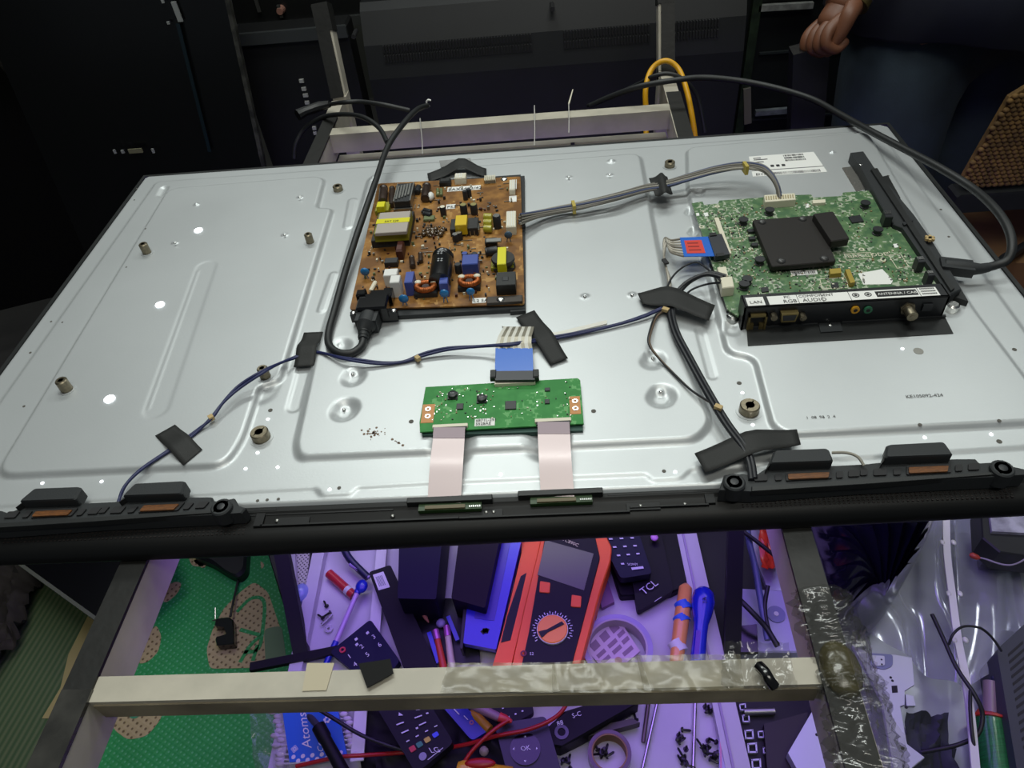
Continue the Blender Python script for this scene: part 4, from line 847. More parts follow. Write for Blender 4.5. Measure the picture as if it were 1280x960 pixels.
MB().bar(wa+Vector((0, 0, .0004)), wbb+Vector((0, 0, .0004)), .0212, .0036).build('worn_tape_end', mat('worn_shiny_tape', '3b3a36', .25, coat=.6, var=.5, vscale=40, bump=.6, bscale=60), stand)
fr = MB().bar((xl_(yc), yc+.001, zr-.002), (xr_(yc), yc+.001, zr-.002), wc, .022).build('front_cross_rail', M_paint, stand)
MB().bar((xl_(yc)+.002, yc-wc/2+.0005, zr-.006), (xr_(yc)-.002, yc-wc/2+.0005, zr-.006), .0012, .018).build('stained_face', M_brownish, fr)
rb_y = P(640, 148, zr).y
MB().bar((xl_(rb_y), rb_y, zr), (xr_(rb_y), rb_y, zr-.0), .022, .028).build('rear_cross_rail', M_paint, stand)
MB().bar((xl_(rb_y), rb_y+.004, zr-.045), (xr_(rb_y), rb_y+.004, zr-.045), .024, .01).build('rear_lower_rail', M_paint, stand)
p = P(715, 174, zr-.045); MB().box((p.x, rb_y-.008, zr-.048), (.006, .003, .016)).build('black_clip', M_blk, stand)
for x in (430, 420, 440): pass
# masking patches on the front rail
M_clear = mat('cloudy_packing_tape', '8d8566', .25, alpha=.40, spec=.6, coat=.3, var=.5, vscale=45)
M_film = mat('clear_plastic_film', '8f907f', .10, alpha=.24, spec=1.0, coat=1)
M_filmD = mat('shiny_dark_wrap', '3a3a33', .12, alpha=.26, spec=1.0, coat=1)
M_film2 = mat('smoky_plastic_film', 'c6c9dc', .16, alpha=.55, spec=1.0, coat=1, metal=.45)
def crumple(pts_px, z, nx, ny, amp, seed, name, m, label=None, cat=None, parent=None, ridges=7, zfun=None, solid=True, group=None, vert=False, jit=.12):
    q = Quad(*[P(x, y, z) for x, y in pts_px]); r = random.Random(seed); R_ = [(r.uniform(-.35, .35) if vert else r.uniform(0, 6.28), r.uniform(5, 17) if vert else r.uniform(8, 30), r.uniform(0, 6.28), r.uniform(.3, 1)) for _ in range(ridges)]
    vs = []; fs = []
    for j in range(ny+1):
        for i in range(nx+1):
            u, v = i/nx, j/ny; h = 0
            for a, f, ph, am in R_: t = math.cos(a)*u*f+math.sin(a)*v*f+ph+(.7*math.sin(v*5+ph) if vert else 0); h += am*((1-abs(math.sin(t)))**2 if not vert else (.5+.5*math.sin(t)))
            if not vert: qn = Vector((u*nx*.16+seed*3.1, v*ny*.16, seed)); h = ridges*.45*((1-2*abs(noise.noise(qn)))**3*.6+(1-2*abs(noise.noise(qn*2.1)))**2*.4)
            h = h/ridges*2.2; p = q(u, v)+Vector((r.uniform(-1, 1), r.uniform(-1, 1), 0))*amp*jit
            vs.append(p+Vector((0, 0, h*amp+(zfun(u, v) if zfun else 0))))
    for j in range(ny):
        for i in range(nx): k = j*(nx+1)+i; fs.append((k, k+nx+1, k+nx+2, k+1))
    o = MB().add(vs, fs).build(name, m, parent, smooth=170 if vert else 60)
    if label: tag(o, label, cat, group)
    return o
for pp, lab in (([(352, 831), (424, 829), (410, 850), (345, 852)], 'cream paper tape patch on the left half of the front cross rail'),):
    q = quadpx([(384, 829), (418, 829), (408, 863), (378, 864)], zr-.0015); b = MB(); q.slab(b, 0, 0, 1, 1, 0, .0004); tag(b.build('tape_patch', mat('cream_masking_tape', 'b8ae95', .6)), lab, 'tape')
b = MB(); q = quadpx([(448, 830), (488, 824), (492, 842), (459, 860)], zr+.0015); q.slab(b, 0, 0, 1, 1, 0, .0006); o = b.build('tape_patch', mat('shiny_black_tape', '0b0c0c', .7, spec=.25)); tag(o, 'glossy black tape scrap stuck on the front cross rail', 'tape')
for k, (pp, lab) in enumerate((([(560, 829), (690, 829), (700, 866), (550, 866)], 'clear packing tape on the middle of the front cross rail'),
                  ([(690, 829), (800, 822), (815, 866), (690, 866)], 'wrinkled clear tape on the front cross rail right of its middle'),
                  ([(795, 820), (925, 818), (930, 862), (805, 864)], 'crumpled clear tape on the front cross rail below the blue screwdriver'))):
    o = crumple(pp, zr+.0004, 26, 8, .0018, 20+k, 'packing_tape', M_clear, lab, 'tape')
o = crumple([(903, 806), (985, 808), (996, 866), (900, 862)], zr+.002, 22, 12, .008, 31, 'plastic_wrap', M_filmD, 'shiny clear plastic wrap knotted at the right end of the front cross rail', 'plastic wrap', ridges=4, jit=.05)
MB().tube([P(948, 832, zr+.006), P(956, 840, zr+.008), P(962, 850, zr+.007), P(968, 858, zr+.004)], .0035, 6, 5).build('dark_fold', M_gloss, o, smooth=60)
# wrap around the right rail
def sleeve(a, b_, r, n, seed, m, name, label, cat, squash=.55):
    rr_ = random.Random(seed); a, b_ = Vector(a), Vector(b_); t = (b_-a).normalized(); sd = t.cross(Vector((0, 0, 1))).normalized(); up = sd.cross(t); K = 28; n *= 2; vs = []; fs = []
    for i in range(n+1):
        c_ = a.lerp(b_, i/n)
        for k in range(K):
            al = 2*math.pi*k/K; qa = Vector((i*.14+seed*9, math.cos(al)*1.1, math.sin(al)*1.1)); R_ = r*(.92+.75*abs(noise.noise(qa*1.3))+.35*(1-abs(noise.noise(qa*2.9))*2)**2*.5); vs.append(c_+sd*math.cos(al)*R_+up*math.sin(al)*R_*squash)
    for i in range(n):
        for k in range(K): fs.append((i*K+k, i*K+(k+1) % K, (i+1)*K+(k+1) % K, (i+1)*K+k))
    o = MB().add(vs, fs).build(name, m, smooth=70); return tag(o, label, cat)
sleeve(P(1024, 740, zr-.004), P(1063, 862, zr-.004), .0155, 22, 3, M_filmD, 'plastic_wrap', 'cloudy crinkled plastic wrap round the right rail, upper piece', 'plastic wrap')
sleeve(P(1064, 850, zr-.004), P(1094, 985, zr-.004), .017, 20, 5, M_filmD, 'plastic_wrap', 'cloudy crinkled plastic wrap round the right rail, lower piece', 'plastic wrap')
p0, p1 = P(1042, 812, zr+.002), P(1060, 862, zr+.002); b = MB(); b.ball(p0.lerp(p1, .5), .0125, 16, 12, 1, 1.5, .6); tag(b.build('glue_lump', mat('yellowed_plastic_lump', '5d5738', .2, coat=.6, bump=1, bscale=160, alpha=.6, var=.5, vscale=60), smooth=60), 'yellowed lump of bunched tape on the right rail', 'tape')
crumple([(1060, 790), (1082, 800), (1140, 975), (1085, 975)], zr-.05, 14, 24, .015, 44, 'plastic_sheet', M_film, 'loose clear plastic edge hanging outside the right rail', 'plastic wrap')
# white strings between rear rail and plate
for k, ((x0, y0, x1, y1), lab) in enumerate((((525, 148, 528, 192), 'thin white string over the rear rail, left of the three'), ((668, 132, 668, 182), 'thin white string over the rear rail, middle of the three'), ((711, 128, 711, 166), 'thin white string over the rear rail, right of the three'))):
    a = P(x0, y0, zr+.004); c_ = P(x1, y1, Z0); tag(MB().tube([a+Vector((0, .008, -.02)), a, a.lerp(c_, .5)-Vector((0, 0, .008)), c_], .0007, 5, 4).build('string', mat('white_string', 'b8b6b0', .6), smooth=60), lab, 'string')
a = P(711, 130, zr+.004); tag(MB().cyl(a, P(716, 112, zr+.015), .0013, .0008, 6).build('cable_tie', M_cream), 'short cream cable tie end sticking up from the rear rail', 'cable tie')
p = P(537, 133, zr+.02); b = MB(); b.tube([p+Vector((.004*math.cos(t), .002, .005*math.sin(t)+.004)) for t in (0.8, 1.8, 2.8, 3.8, 4.6)], .0013, 6, 4); tag(b.build('cable_tie', M_white, smooth=60), 'white cable tie curl at the end of the power cable', 'cable tie')
# yellow hose and black cords on the rear right post
def cab(path, r, lab, m=M_rub, cat='cable', name='cable', n=8):
    return tag(MB().tube([P(x, y, z) for x, y, z in path], r, n, 8).build(name, m, smooth=60), lab, cat)
cab([(807, 185, .70), (808, 150, .73), (807, 112, .77), (815, 86, .79), (832, 76, .80), (848, 86, .79), (858, 112, .77), (865, 145, .74), (870, 180, .70)], .0042, 'yellow cable looped over the rear right post of the stand', mat('yellow_rubber', 'd9a012', .4))
cab([(735, 132, .70), (770, 118, .74), (800, 104, .77), (815, 96, .785), (835, 92, .79), (855, 100, .78), (872, 122, .75), (881, 165, .70)], .0032, 'thin black cord behind the yellow loop on the rear right post')
cab([(512, 138, .79), (480, 131, .80), (450, 127, .80), (430, 128, .80), (415, 130, .79), (400, 133, .785)], .0034, 'black cord lying over the rear left corner of the stand, ending in a grey plug')
o = tag(MB().rings([(P(412, 130, .79), .005), (P(400, 133, .787), .0075), (P(382, 139, .785), .0070), (P(372, 144, .784), .0085)], 10).build('cord_plug', M_dim, smooth=30), 'grey black plug end of the cord at the rear left corner', 'plug')
cab([(484, 178, .81), (474, 160, .81), (455, 147, .81), (432, 143, .80), (405, 146, .78), (382, 160, .76), (370, 180, .74), (368, 198, .72)], .0034, 'second black cord looping down left of the rear left post')

# ================================================================== BACKGROUND TELEVISIONS
M_dark = mat('dark_back_cover', '1b1d1f', .5, var=.3, vscale=6)
M_dark2 = mat('dark_back_cover_left', '121314', .55, var=.3, vscale=6)
def W(x, y, yy): return PY(x, y, yy)
YB = 1.0
tb = thing('television_cover', (.6, YB+.05, 0), 'dark grey television back cover with two rows of vents, standing behind the stand', 'television')
tz = W(650, 14, YB).z; x0, x1 = W(445, 20, YB).x, W(930, 60, YB).x
zz0 = W(650, 30, YB).z
vs = []; prof2 = [(YB, 0), (YB-.0, zz0-.075), (YB+.012, zz0-.02), (YB+.035, zz0+.03), (YB+.05, tz+.02), (YB+.10, tz+.02), (YB+.10, 0)]
n = len(prof2); 
for x in (x0, x1): vs += [(x, y, z) for y, z in prof2]
MB().add(vs, [(i, (i+1) % n, n+(i+1) % n, n+i) for i in range(n)]+[tuple(range(n))[::-1], tuple(range(n, 2*n))]).build('shell', M_dark, tb)
for (xa, xb, yy) in ((477, 668, 45), (705, 815, 28), (845, 905, 18)):
    a, c_ = W(xa, yy, YB+.01), W(xb, yy-(xb-xa)*.065, YB+.01); k = int((c_.x-a.x)/.0052); b = MB()
    for i in range(k):
        for j in range(2): b.box((a.x+i*.0052, YB+.010-j*.003, zz0-.026-j*.016), (.0022, .010, .0115))
    o = b.build('vent_slots', M_ink, tb); o['kind'] = 'stuff'
for x, y in ((444, 41), (690, 7)): p = W(x, y, YB+.02); MB().cyl((p.x, YB-.0, p.z), (p.x, YB+.03, p.z), .004, n=10).build('screw_hole', M_ink, tb)
# dark shelf / panel edge above
lt = thing('television', (.6, 1.25, 0), 'gloss black television standing furthest back, only its lower edge in view', 'television')
a, c_ = W(290, 32, 1.15), W(980, -12, 1.15)
MB().bb(a.x-.05, c_.x, 1.15, 1.19, a.z-.012, 1.35, .004).build('panel', mat('dim_panel', '191a1a', .3, coat=.3), lt)
MB().bb(a.x-.05, c_.x, 1.14, 1.15, a.z-.016, a.z+.002, .001).build('highlight_lip', mat('lip_highlight', '3b3d3c', .2, coat=.6), lt)  # highlight along the ledge, put into the lighter colour of this strip
for xx in (a.x+.1, c_.x-.1): MB().bb(xx-.02, xx+.02, 1.16, 1.19, 0, a.z-.01).build('stand_leg', M_blk, lt)
for x, y in ((322, 8), (350, 15)): p = W(x, y-1, 1.139); MB().box((p.x, 1.139, p.z), (.006, .004, .022)).build('metal_clip', M_holder, lt)
p = W(350, 14, 1.138); MB().cyl((p.x, 1.15, p.z), (p.x, 1.135, p.z), .008, .006, 14).build('boss', mat('pinkish_plug', '8d6558', .6), lt)
p = W(510, 3, 1.138); MB().box((p.x, 1.139, p.z), (.05, .002, .014)).build('white_label', mat('greyed_label', '8f9290', .6), lt)
# middle-left cover with a column of pale clips
tm = thing('television_cover', (.12, 1.02, 0), 'black television cover with a column of small white clips, behind the rear left post', 'television')
xa, xb = W(292, 60, 1.02).x, W(442, 60, 1.02).x; zt2 = W(360, 36, 1.02).z
MB().bb(xa, xb-.004, 1.02, 1.07, 0, zt2, .004).build('panel', M_dark2, tm)
MB().bb(xa, xb-.004, 1.012, 1.02, zt2-.02, zt2, .002).build('upper_rim', mat('rim_grey', '3a3d3e', .4), tm)
for x, y, w_ in ((377, 101, .008), (380, 111, .008), (382, 119, .009), (384, 128, .008), (393, 160, .007), (394, 166, .006)):
    p = W(x, y, 1.018); MB().box((p.x, 1.018, p.z), (w_, .005, .006)).build('white_clip', mat('dim_white_clip', 'a9aaa6', .6), tm)
# big leaning panel on the left
bl = thing('display_panel', (-.05, .92, 0), 'large black display panel leaning at the left with a worn grey edge', 'display panel')
e0, e1 = W(281, 0, .93), W(326, 205, .93); l0, l1 = W(0, 20, .93), W(140, 250, .93)
d_ = (e1-e0).normalized(); e1b = e0+d_*((e0.z)/(-d_.z)); eU = e0-d_*.25
lft = Vector((-.42, .02, 0))
MB().prism([eU, e1b, e1b+lft, eU+lft], up=(0, -.03, 0)).build('panel', mat('deep_black_panel', '0c0d0e', .3, coat=.2), bl)
MB().bar(eU+Vector((.004, -.002, 0)), e1b+Vector((.004, -.002, 0)), .007, .012, up=(0, -1, 0)).build('worn_edge', mat('scuffed_edge', '4b4b45', .5, var=.7, vscale=60), bl)
for (x, y, wx, wz) in ((143, 190, .004, .007), (153, 190, .005, .006), (169, 189, .026, .008), (191, 189, .004, .008), (221, 15, .008, .03), (203, 2, .004, .005), (210, 29, .004, .004)):
    p = W(x, y, .926); MB().box((p.x, .9275, p.z), (wx, .003, wz)).build('paper_mark', mat('yellowed_label', '75735a', .6) if wx > .01 else MATS['greyed_label'], bl)
a, c_ = W(222, 30, .926), W(262, 190, .926); MB().bar(a, c_, .006, .002, up=(0, -1, 0)).build('painted_sheen', mat('teal_sheen', '16242a', .25), bl)  # teal reflection on the panel, painted as a thin coloured strip
# gloss television at far left
gt = thing('television', (-.45, .5, 0), 'glossy black television leaning against the panel at the far left', 'television')
a, c_ = P(0, 82, .78), P(150, 248, .45); 
a = P(-40, 36, .86)
n0 = [a, P(152, 250, .42), P(175, 275, .30)]
dn = (n0[1]-n0[0]); 
q0, q1 = n0[0]-dn*.02, n0[0]+dn*1.55
MB().prism([q0, q1, q1+Vector((-.7, -.25, -.0)), q0+Vector((-.7, -.25, .0))], up=(0, .0, .012)).build('panel', M_gloss, gt)
MB().tube([q0, q1], .004, 8, 1).build('rounded_edge', mat('edge_sheen', '2c2a26', .25, coat=.6), gt)
# dismantled set at the right with green board edge
dt = thing('television_chassis', (.95, 1.1, 0), 'dismantled dark television with a narrow green board edge, left of the person', 'television')
xa, xb = W(940, 60, 1.08).x, W(1080, 60, 1.08).x
MB().bb(xa-.03, xb+.25, 1.10, 1.14, 0, .92, .003).build('panel', mat('chassis_dark', '171c1b', .5, .2, var=.4, vscale=9), dt)
MB().bb(xa-.008, xa+.008, 1.085, 1.10, .2, .95).build('green_board_edge', mat('dim_green_board', '2a3a26', .5, var=.6, vscale=50), dt)
for (xp, xq, y, m_) in ((948, 1016, 10, 'a8aaa6'), (944, 996, 141, '8b9399')):
    p, q_ = W(xp, y, 1.09), W(xq, y-4, 1.09); MB().bar(p+Vector((.0, 0, .005)), q_+Vector((0, 0, .005)), .01, .010).build('metal_strip', mat('strip_'+m_, m_, .4, .4, var=.4, vscale=60), dt)
p, q_ = W(934, 111, 1.08), W(935, 155, 1.08); MB().bar(p, q_, .014, .01, up=(0, -1, 0)).build('putty', mat('pale_putty', '6f6c62', .8), dt)
for zq in (.55, .68, .78, .87): MB().bb(xa+.02, xb+.2, 1.095, 1.10, zq, zq+.004).build('rib', mat('rib_grey', '262b2c', .4), dt)

# ================================================================== FLOOR MATS
M_mat = dots_mat('green_woven_mat', '1f9a4c', '57b277', 110, .14)
M_pat = dots_mat('cream_woven_mat', 'b9a878', '6e5a38', 95, .16)
gm = thing('floor_mat', (.0, .2, 0), 'green woven plastic mat with cream flower patterns on the floor', 'mat')
MB().prism([P(104, 960, 0)+Vector((0, -.2, 0)), P(700, 990, 0), P(700, 640, 0), P(400, 620, 0), P(232, 640, 0)], 0.0005, .004).build('weave', M_mat, gm)
def blob(l, r=.01): return rpoly(PL(l, .0045), r, 3)
for l in ([(318, 727), (335, 740), (352, 790), (345, 834), (262, 836), (258, 812), (266, 786), (280, 760), (300, 740)], [(215, 727), (228, 728), (222, 742), (206, 755), (200, 745)], [(195, 780), (202, 795), (198, 815), (184, 828), (172, 830), (180, 800)],
          [(142, 878), (204, 878), (202, 898), (184, 920), (160, 925), (142, 912), (138, 895)], [(235, 695), (255, 700), (256, 708), (240, 708)], [(325, 700), (331, 706), (327, 712)], [(240, 700), (262, 698), (255, 712)]):
    b = MB(); b.prism(blob(l), .003, .0046); b.build('cream_pattern', M_pat, gm)
for path in ([(296, 765), (314, 748), (330, 752), (328, 790), (322, 812), (305, 815)], [(300, 787), (318, 792), (326, 794)], [(324, 796), (312, 808), (300, 828)], [(322, 806), (316, 826)]):
    pts = smooth([P(x, y, .0047) for x, y in path], 5)
    b = MB()
    for i in range(len(pts)-1): b.bar(pts[i]+Vector((0, 0, .0004)), pts[i+1]+Vector((0, 0, .0004)), .007, .0012)
    b.build('green_pattern', M_mat, gm)
b = MB(); c_ = P(172, 890, 0); b.ring((c_.x, c_.y), 0.001, .013, .004, .0052, 20); b.build('green_pattern', mat('dull_green_print', '2e7d57', .6), gm)
b = MB(); b.prism(rpoly(PL([(330, 786), (352, 782), (358, 824), (332, 832)], .005), .01), .003, .0052); b.build('worn_patch', mat('greyed_mat', '5f7a55', .7), gm)
ms = mat('striped_green_mat', '4a5f36', .7); nt = ms.node_tree; wv = nt.nodes.new('ShaderNodeTexWave'); wv.inputs['Scale'].default_value = 28; wv.inputs['Distortion'].default_value = .4
tcn = nt.nodes.new('ShaderNodeTexCoord'); mpn = nt.nodes.new('ShaderNodeMapping'); mpn.inputs['Rotation'].default_value = (0, 0, .12); nt.links.new(tcn.outputs['Object'], mpn.inputs[0]); nt.links.new(mpn.outputs[0], wv.inputs[0])
rp = nt.nodes.new('ShaderNodeValToRGB'); rp.color_ramp.elements[0].color = lin('2c4524'); rp.color_ramp.elements[1].color = lin('4f5a3c'); nt.links.new(wv.outputs['Fac'], rp.inputs[0]); nt.links.new(rp.outputs[0], nt.nodes['Principled BSDF'].inputs['Base Color'])
sm = thing('floor_mat', (-.3, .1, 0), 'dull green striped mat with a tan border at the far left', 'mat')
MB().prism([P(-60, 1000, 0), P(62, 985, 0), P(120, 770, 0), P(150, 700, 0), P(-20, 690, 0)], .001, .006).build('weave', ms, sm)
MB().prism([P(60, 990, 0), P(72, 990, 0)+Vector((.0, 0, 0)), P(128, 775, 0), P(112, 768, 0)], .001, .0065).build('dark_band', mat('dark_green_band', '1f6a34', .7), sm)
MB().prism(PL([(55, 900), (78, 862), (88, 820), (112, 772), (135, 775), (105, 850), (80, 900)], 0), .001, .0072).build('tan_border', mat('tan_border', '8d8152', .7), sm)
# items on the mat
po = thing('wall_plug', tuple(P(280, 785, .005)), 'small black two-pin plug with an angled body lying on the green mat', 'plug')
b = MB(); b.prism(rpoly(PL([(269, 772), (285, 770), (291, 774), (292, 804), (270, 806), (268, 797), (283, 793), (280, 782), (267, 781)], .026), .003, 3), .006, .024, bev=.002); b.build('body', M_gloss, po)
MB().cyl(P(269, 774, .024), P(269, 760, .026), .0016, n=8).build('pin', M_steel, po); MB().cyl(P(274, 775, .018), P(266, 776, .016), .0016, n=8).build('pin', M_steel, po)
MB().tube([P(288, 771, .022), P(291, 755, .02), (P(300, 715, .01)), P(308, 685, .006), P(318, 640, .006)], .0022, 6, 6).build('cord', M_rub, po, smooth=60)
ft = tag(MB().prism(rpoly(PL([(235, 640), (312, 640), (306, 712), (296, 721), (284, 716), (262, 702), (240, 694)], .03), .012, 4), .004, .03, bev=.006).build('rubber_foot', M_dim), 'black rounded plastic foot on the mat under the bezel', 'foot')
bx = tag(crumple([(-80, 690), (62, 700), (30, 800), (-60, 930)], .02, 24, 24, .05, 9, 'cloth', mat('brown_cloth', '1d1612', .85, var=.5, vscale=10), jit=.02, ridges=4), 'dark brown bundled cloth on the floor at the far left', 'cloth')
pnl = thing('black_slab', tuple(P(110, 730, .09)), 'flat black slab with a thin grey edge lying under the television at the left', 'panel')
sl = PL([(18, 700), (122, 775), (215, 700), (190, 620), (60, 620)], .12)
MB().prism(sl, .095, .12).build('slab', M_gloss, pnl); a, c_ = sl[0], sl[1]; MB().bar(a+Vector((0, 0, .001)), c_+Vector((0, 0, .001)), .006, .008).build('grey_edge', mat('grey_edge', '4d5046', .5), pnl)
for x, y in ((120, 700), (160, 660), (80, 660), (150, 735)): p = P(x, y, .1); MB().box((p.x, p.y, .05), (.03, .03, .09)).build('block', M_blk, pnl)

# ================================================================== LOW BENCH AND TRAY
ZF = .236
bench = thing('low_bench', (.7, .1, 0), 'low black bench under the television holding the tool tray', 'bench')
bp_ = [P(322, 640, ZF), P(334, 690, ZF), P(374, 822, ZF), P(352, 960, ZF)+Vector((0, -.1, 0)), Vector((1.25, -.25, ZF)), Vector((1.30, .62, ZF)), Vector((.05, .62, ZF))]
MB().prism(bp_, ZF-.03, ZF, bev=.002).build('bench_top', mat('bench_black', '0b0b0c', .6, var=.3, vscale=12), bench)
for x, y in ((.16, -.1), (1.2, -.2), (1.25, .55), (.12, .55)): MB().box((x, y, (ZF-.03)/2), (.04, .04, ZF-.03)).build('leg', M_blk, bench)
ZP = .242
tray = thing('tool_tray', (.42, .1, ZF), 'white sheet-metal tray full of tools, lit violet by the screen above', 'tray')
M_tray = mat('white_tray_paint', 'c9c6cc', .45, var=.08, vscale=10)
tl0, tl1 = P(398, 690, ZP+.016), P(372, 820, ZP+.016); tr0, tr1 = P(858, 665, ZP+.016), P(892, 820, ZP+.016)
def ext(a, b_, y): return line_at(a, b_, y)
Yn, Yf = -.20, .50
cL0, cL1, cR0, cR1 = ext(tl0, tl1, Yf), ext(tl0, tl1, Yn), ext(tr0, tr1, Yf), ext(tr0, tr1, Yn)
MB().prism([cL0, cL1, cR1, cR0], ZF, ZP).build('tray_floor', M_tray, tray)
MB().bar(cL0, cL1, .019, .018).build('rim', M_tray, tray); o = MB().bar(cR0, cR1, .030, .018).build('rim', M_tray, tray)
MB().bar(cR0+Vector((-.006, 0, .003)), cR1+Vector((-.006, 0, .003)), .003, .004).build('rim_fold', mat('rim_shade', 'a796b8', .5), o)
MB().bar(cL0+Vector((0, -.02, 0)), Vector((cR0.x, cL0.y-.02, cL0.z)), .02, .018).build('rim', M_tray, tray)
M_low = mat('unlit_black_plastic', '0c0c0e', .55, spec=.25)
# legs / dark bars either side
for a, c_, lab in (((341, 640, .34), (377, 824, .255), 'square black bar left of the tool tray'), ((922, 600, .40), (916, 822, .262), 'square black bar right of the tool tray')):
    A_, C__ = P(*a), P(*c_); tag(MB().bar(A_, C__, .021, .02).build('metal_bar', mat('bar_black', '0c0c0e', .6, spec=.3)), lab, 'bar')
o = tag(MB().bar(P(312, 833, .262), P(440, 808, .262), .012, .008).build('metal_bar', MATS['bar_black']), 'thin black bar crossing behind the front rail at the left', 'bar')
# perforated sheet
M_perf = dots_mat('perforated_sheet', 'd6d2cc', '2a2a2e', 210, .2, .5, .8)
tag(MB().prism(PL([(358, 640), (392, 640), (382, 740), (366, 728)], .245), ZF, .244).build('perforated_sheet', M_perf), 'white perforated metal sheet left of the tray rim', 'metal sheet')
tag(MB().bar(P(362, 640, .262), P(368, 750, .262), .009, .01).build('metal_strip', M_tray), 'narrow pale strip beside the perforated sheet', 'metal strip')
b = MB(); p = P(376, 742, .255); b.ball((p.x, p.y, .254), .013, 14, 10, 1, 1.3, 1); tag(b.build('bead', mat('cloudy_blue_ball', '8fa0d8', .3, coat=.5), smooth=60), 'cloudy bluish plastic ball beside the left tray rim', 'ball')
# battery
bt = thing('battery', tuple(P(426, 728, ZP)), 'red cylindrical battery with a pale band, near the left tray rim', 'battery')
a, c_ = P(410, 714, ZP+.014), P(441, 742, ZP+.014); a.z = c_.z = ZP+.0075; t = (c_-a).normalized()
MB().rings([(a, .0072), (c_, .0072)], 18).build('casing', mat('battery_red', 'c02a35', .3, coat=.5), bt, smooth=40); MB().rings([(a.lerp(c_, .72), .00735), (a.lerp(c_, .84), .00735)], 18).build('label_band', M_white, bt, smooth=40); MB().rings([(a-t*.001, .005), (a+t*.0005, .0065)], 14).build('terminal', M_steel, bt)
# pen
pn = thing('pen', tuple(P(430, 785, ZP)), 'blue ballpoint pen with clear barrel lying in the tray', 'pen')
a, m1, m2, c_ = P(452, 728, .262), P(446, 742, .260), P(420, 802, .256), P(404, 838, .254)
MB().rings([(a, .005), (m1, .0052)], 12).build('cap', mat('pen_blue', '1b2fb5', .3, coat=.5), pn, smooth=40); MB().rings([(m1, .0040), (m2, .0040)], 12).build('barrel', mat('clear_barrel', 'c7a9d6', .15, coat=.5), pn, smooth=40)
MB().rings([(m2, .0046), (m2.lerp(c_, .8), .0044), (c_, .0012)], 12).build('grip', MATS['pen_blue'], pn, smooth=40)
b = MB(); p = P(452, 733, .262); b.ball(p, .0095, 12, 8, 1, 1.2, .7); b.build('cap_clip', MATS['pen_blue'], pn, smooth=60)
# black adapter stick with label
def quadw(l): return Quad(*[P(*t) for t in l])
q = quadw([(461, 715, .275), (488, 706, .275), (550, 840, .262), (508, 845, .262)]); b = MB(); q.slab(b, 0, 0, 1, 1, -.016, 0, .004); ad = thing('adapter_bar', tuple(q(.5, .5)-Vector((0, 0, .016))), 'long black plastic bar with a small white barcode label', 'plastic bar')
b.build('body', M_low, ad); b = MB(); q.slab(b, .12, .04, .6, .20, 0, .0004, .001); o = b.build('label', M_paper, ad); b = MB()
for i in range(5): q.slab(b, .2+i*.06, .07, .2+i*.06+.035, .17, .0004, .0006)
b.build('print', mat('grey_print', '8f9294', .5), o)
tag(MB().bar(P(481, 640, .258), P(467, 800, .256), .016, .003).build('white_strip', M_white), 'flat white strip partly under the long black bar', 'strip')
# remotes
def remote(l, th, label, body, group=None, name='remote_control'):
    q = quadw(l); t = thing(name, tuple(q(.5, .5)-Vector((0, 0, th))), label, 'remote control', group); b = MB(); q.slab(b, 0, 0, 1, 1, -th, 0, .006); b.build('body', body, t); return q, t
def key(q, t, u, v, w_, h_, m, nm='button', r=.0015, hh=.0015): b = MB(); q.slab(b, u-w_/2, v-h_/2, u+w_/2, v+h_/2, 0, hh, r); return b.build(nm, m, t)
M_rem = mat('remote_black', '0e0f13', .55, spec=.25); M_key = mat('remote_key', '23242c', .5); M_prt = mat('white_print', 'd4d4da', .5)
def marks(q, t, L, par=None):
    b = MB()
    for u, v, w_, h_ in L: q.slab(b, u-w_/2, v-h_/2, u+w_/2, v+h_/2, .0016, .0019)
    b.build('print', M_prt, par or t)
def rtext(q, t, s_, u, v, h, m=M_prt, flip=False):
    x, y = (q.x(), q.y()) if not flip else (-q.x(), -q.y()); MB().text(s_, q(u, v)+q.n()*.0012, x, y, h, .0006).build('lettering', m, t)
q, t = remote([(463, 774, .272), (500, 826, .268), (470, 862, .262), (412, 815, .268)], .015, 'blue-black remote with white numbers and a red power key, beside the pen', mat('remote_blue_black', '0c1030', .55, spec=.25))
q = quadw([(412, 815, .268), (463, 774, .272), (506, 834, .268), (455, 875, .262)])
p = q(.22, .12); b = MB(); b.ring((p.x, p.y), .0022, .0045, p.z, p.z+.0016, 16); b.build('power_key', mat('red_key', 'c8323c', .4), t)
for i, s_ in enumerate('1234567'):
    u, v = .22+.3*(i % 3), .32+.17*(i//3); MB().text(s_, q(u, v)+q.n()*.0012, q.x(), q.y(), .007, .0004).build('lettering', M_prt, t)
for u, v in ((.55, .12), (.8, .16), (.5, .2)): key(q, t, u, v, .06, .04, M_prt, 'mark', .0005, .0008)
q, t = remote([(733, 640, .290), (790, 640, .290), (815, 717, .285), (776, 723, .285)], .016, 'dark remote with rows of white marks, left of the two in the tray\'s rear right', mat('remote_slate', '15172c', .55, spec=.25))
marks(q, t, [(.25+.27*(i % 3), .44+.125*(i//3), .09, .022) for i in range(10)]+[(.62, .90, .36, .035)])
rtext(q, t, 'SONY', .38, .845, .0042)
q, t = remote([(775, 640, .268), (820, 636, .268), (842, 738, .262), (797, 764, .262)], .015, 'glossy black remote lying under the dark remote with white marks', M_low)
a = P(805, 745, .264); d1 = (P(829, 727, .264)-a).normalized(); MB().text('TCL', a+Vector((0, 0, .002)), d1, Vector((-d1.y, d1.x, 0)), .0115, .0004).build('lettering', M_prt, t)
b = MB(); b.bar(P(818, 752, .2665), P(827, 746, .2665), .0008, .0003); b.build('mark', M_prt, t)
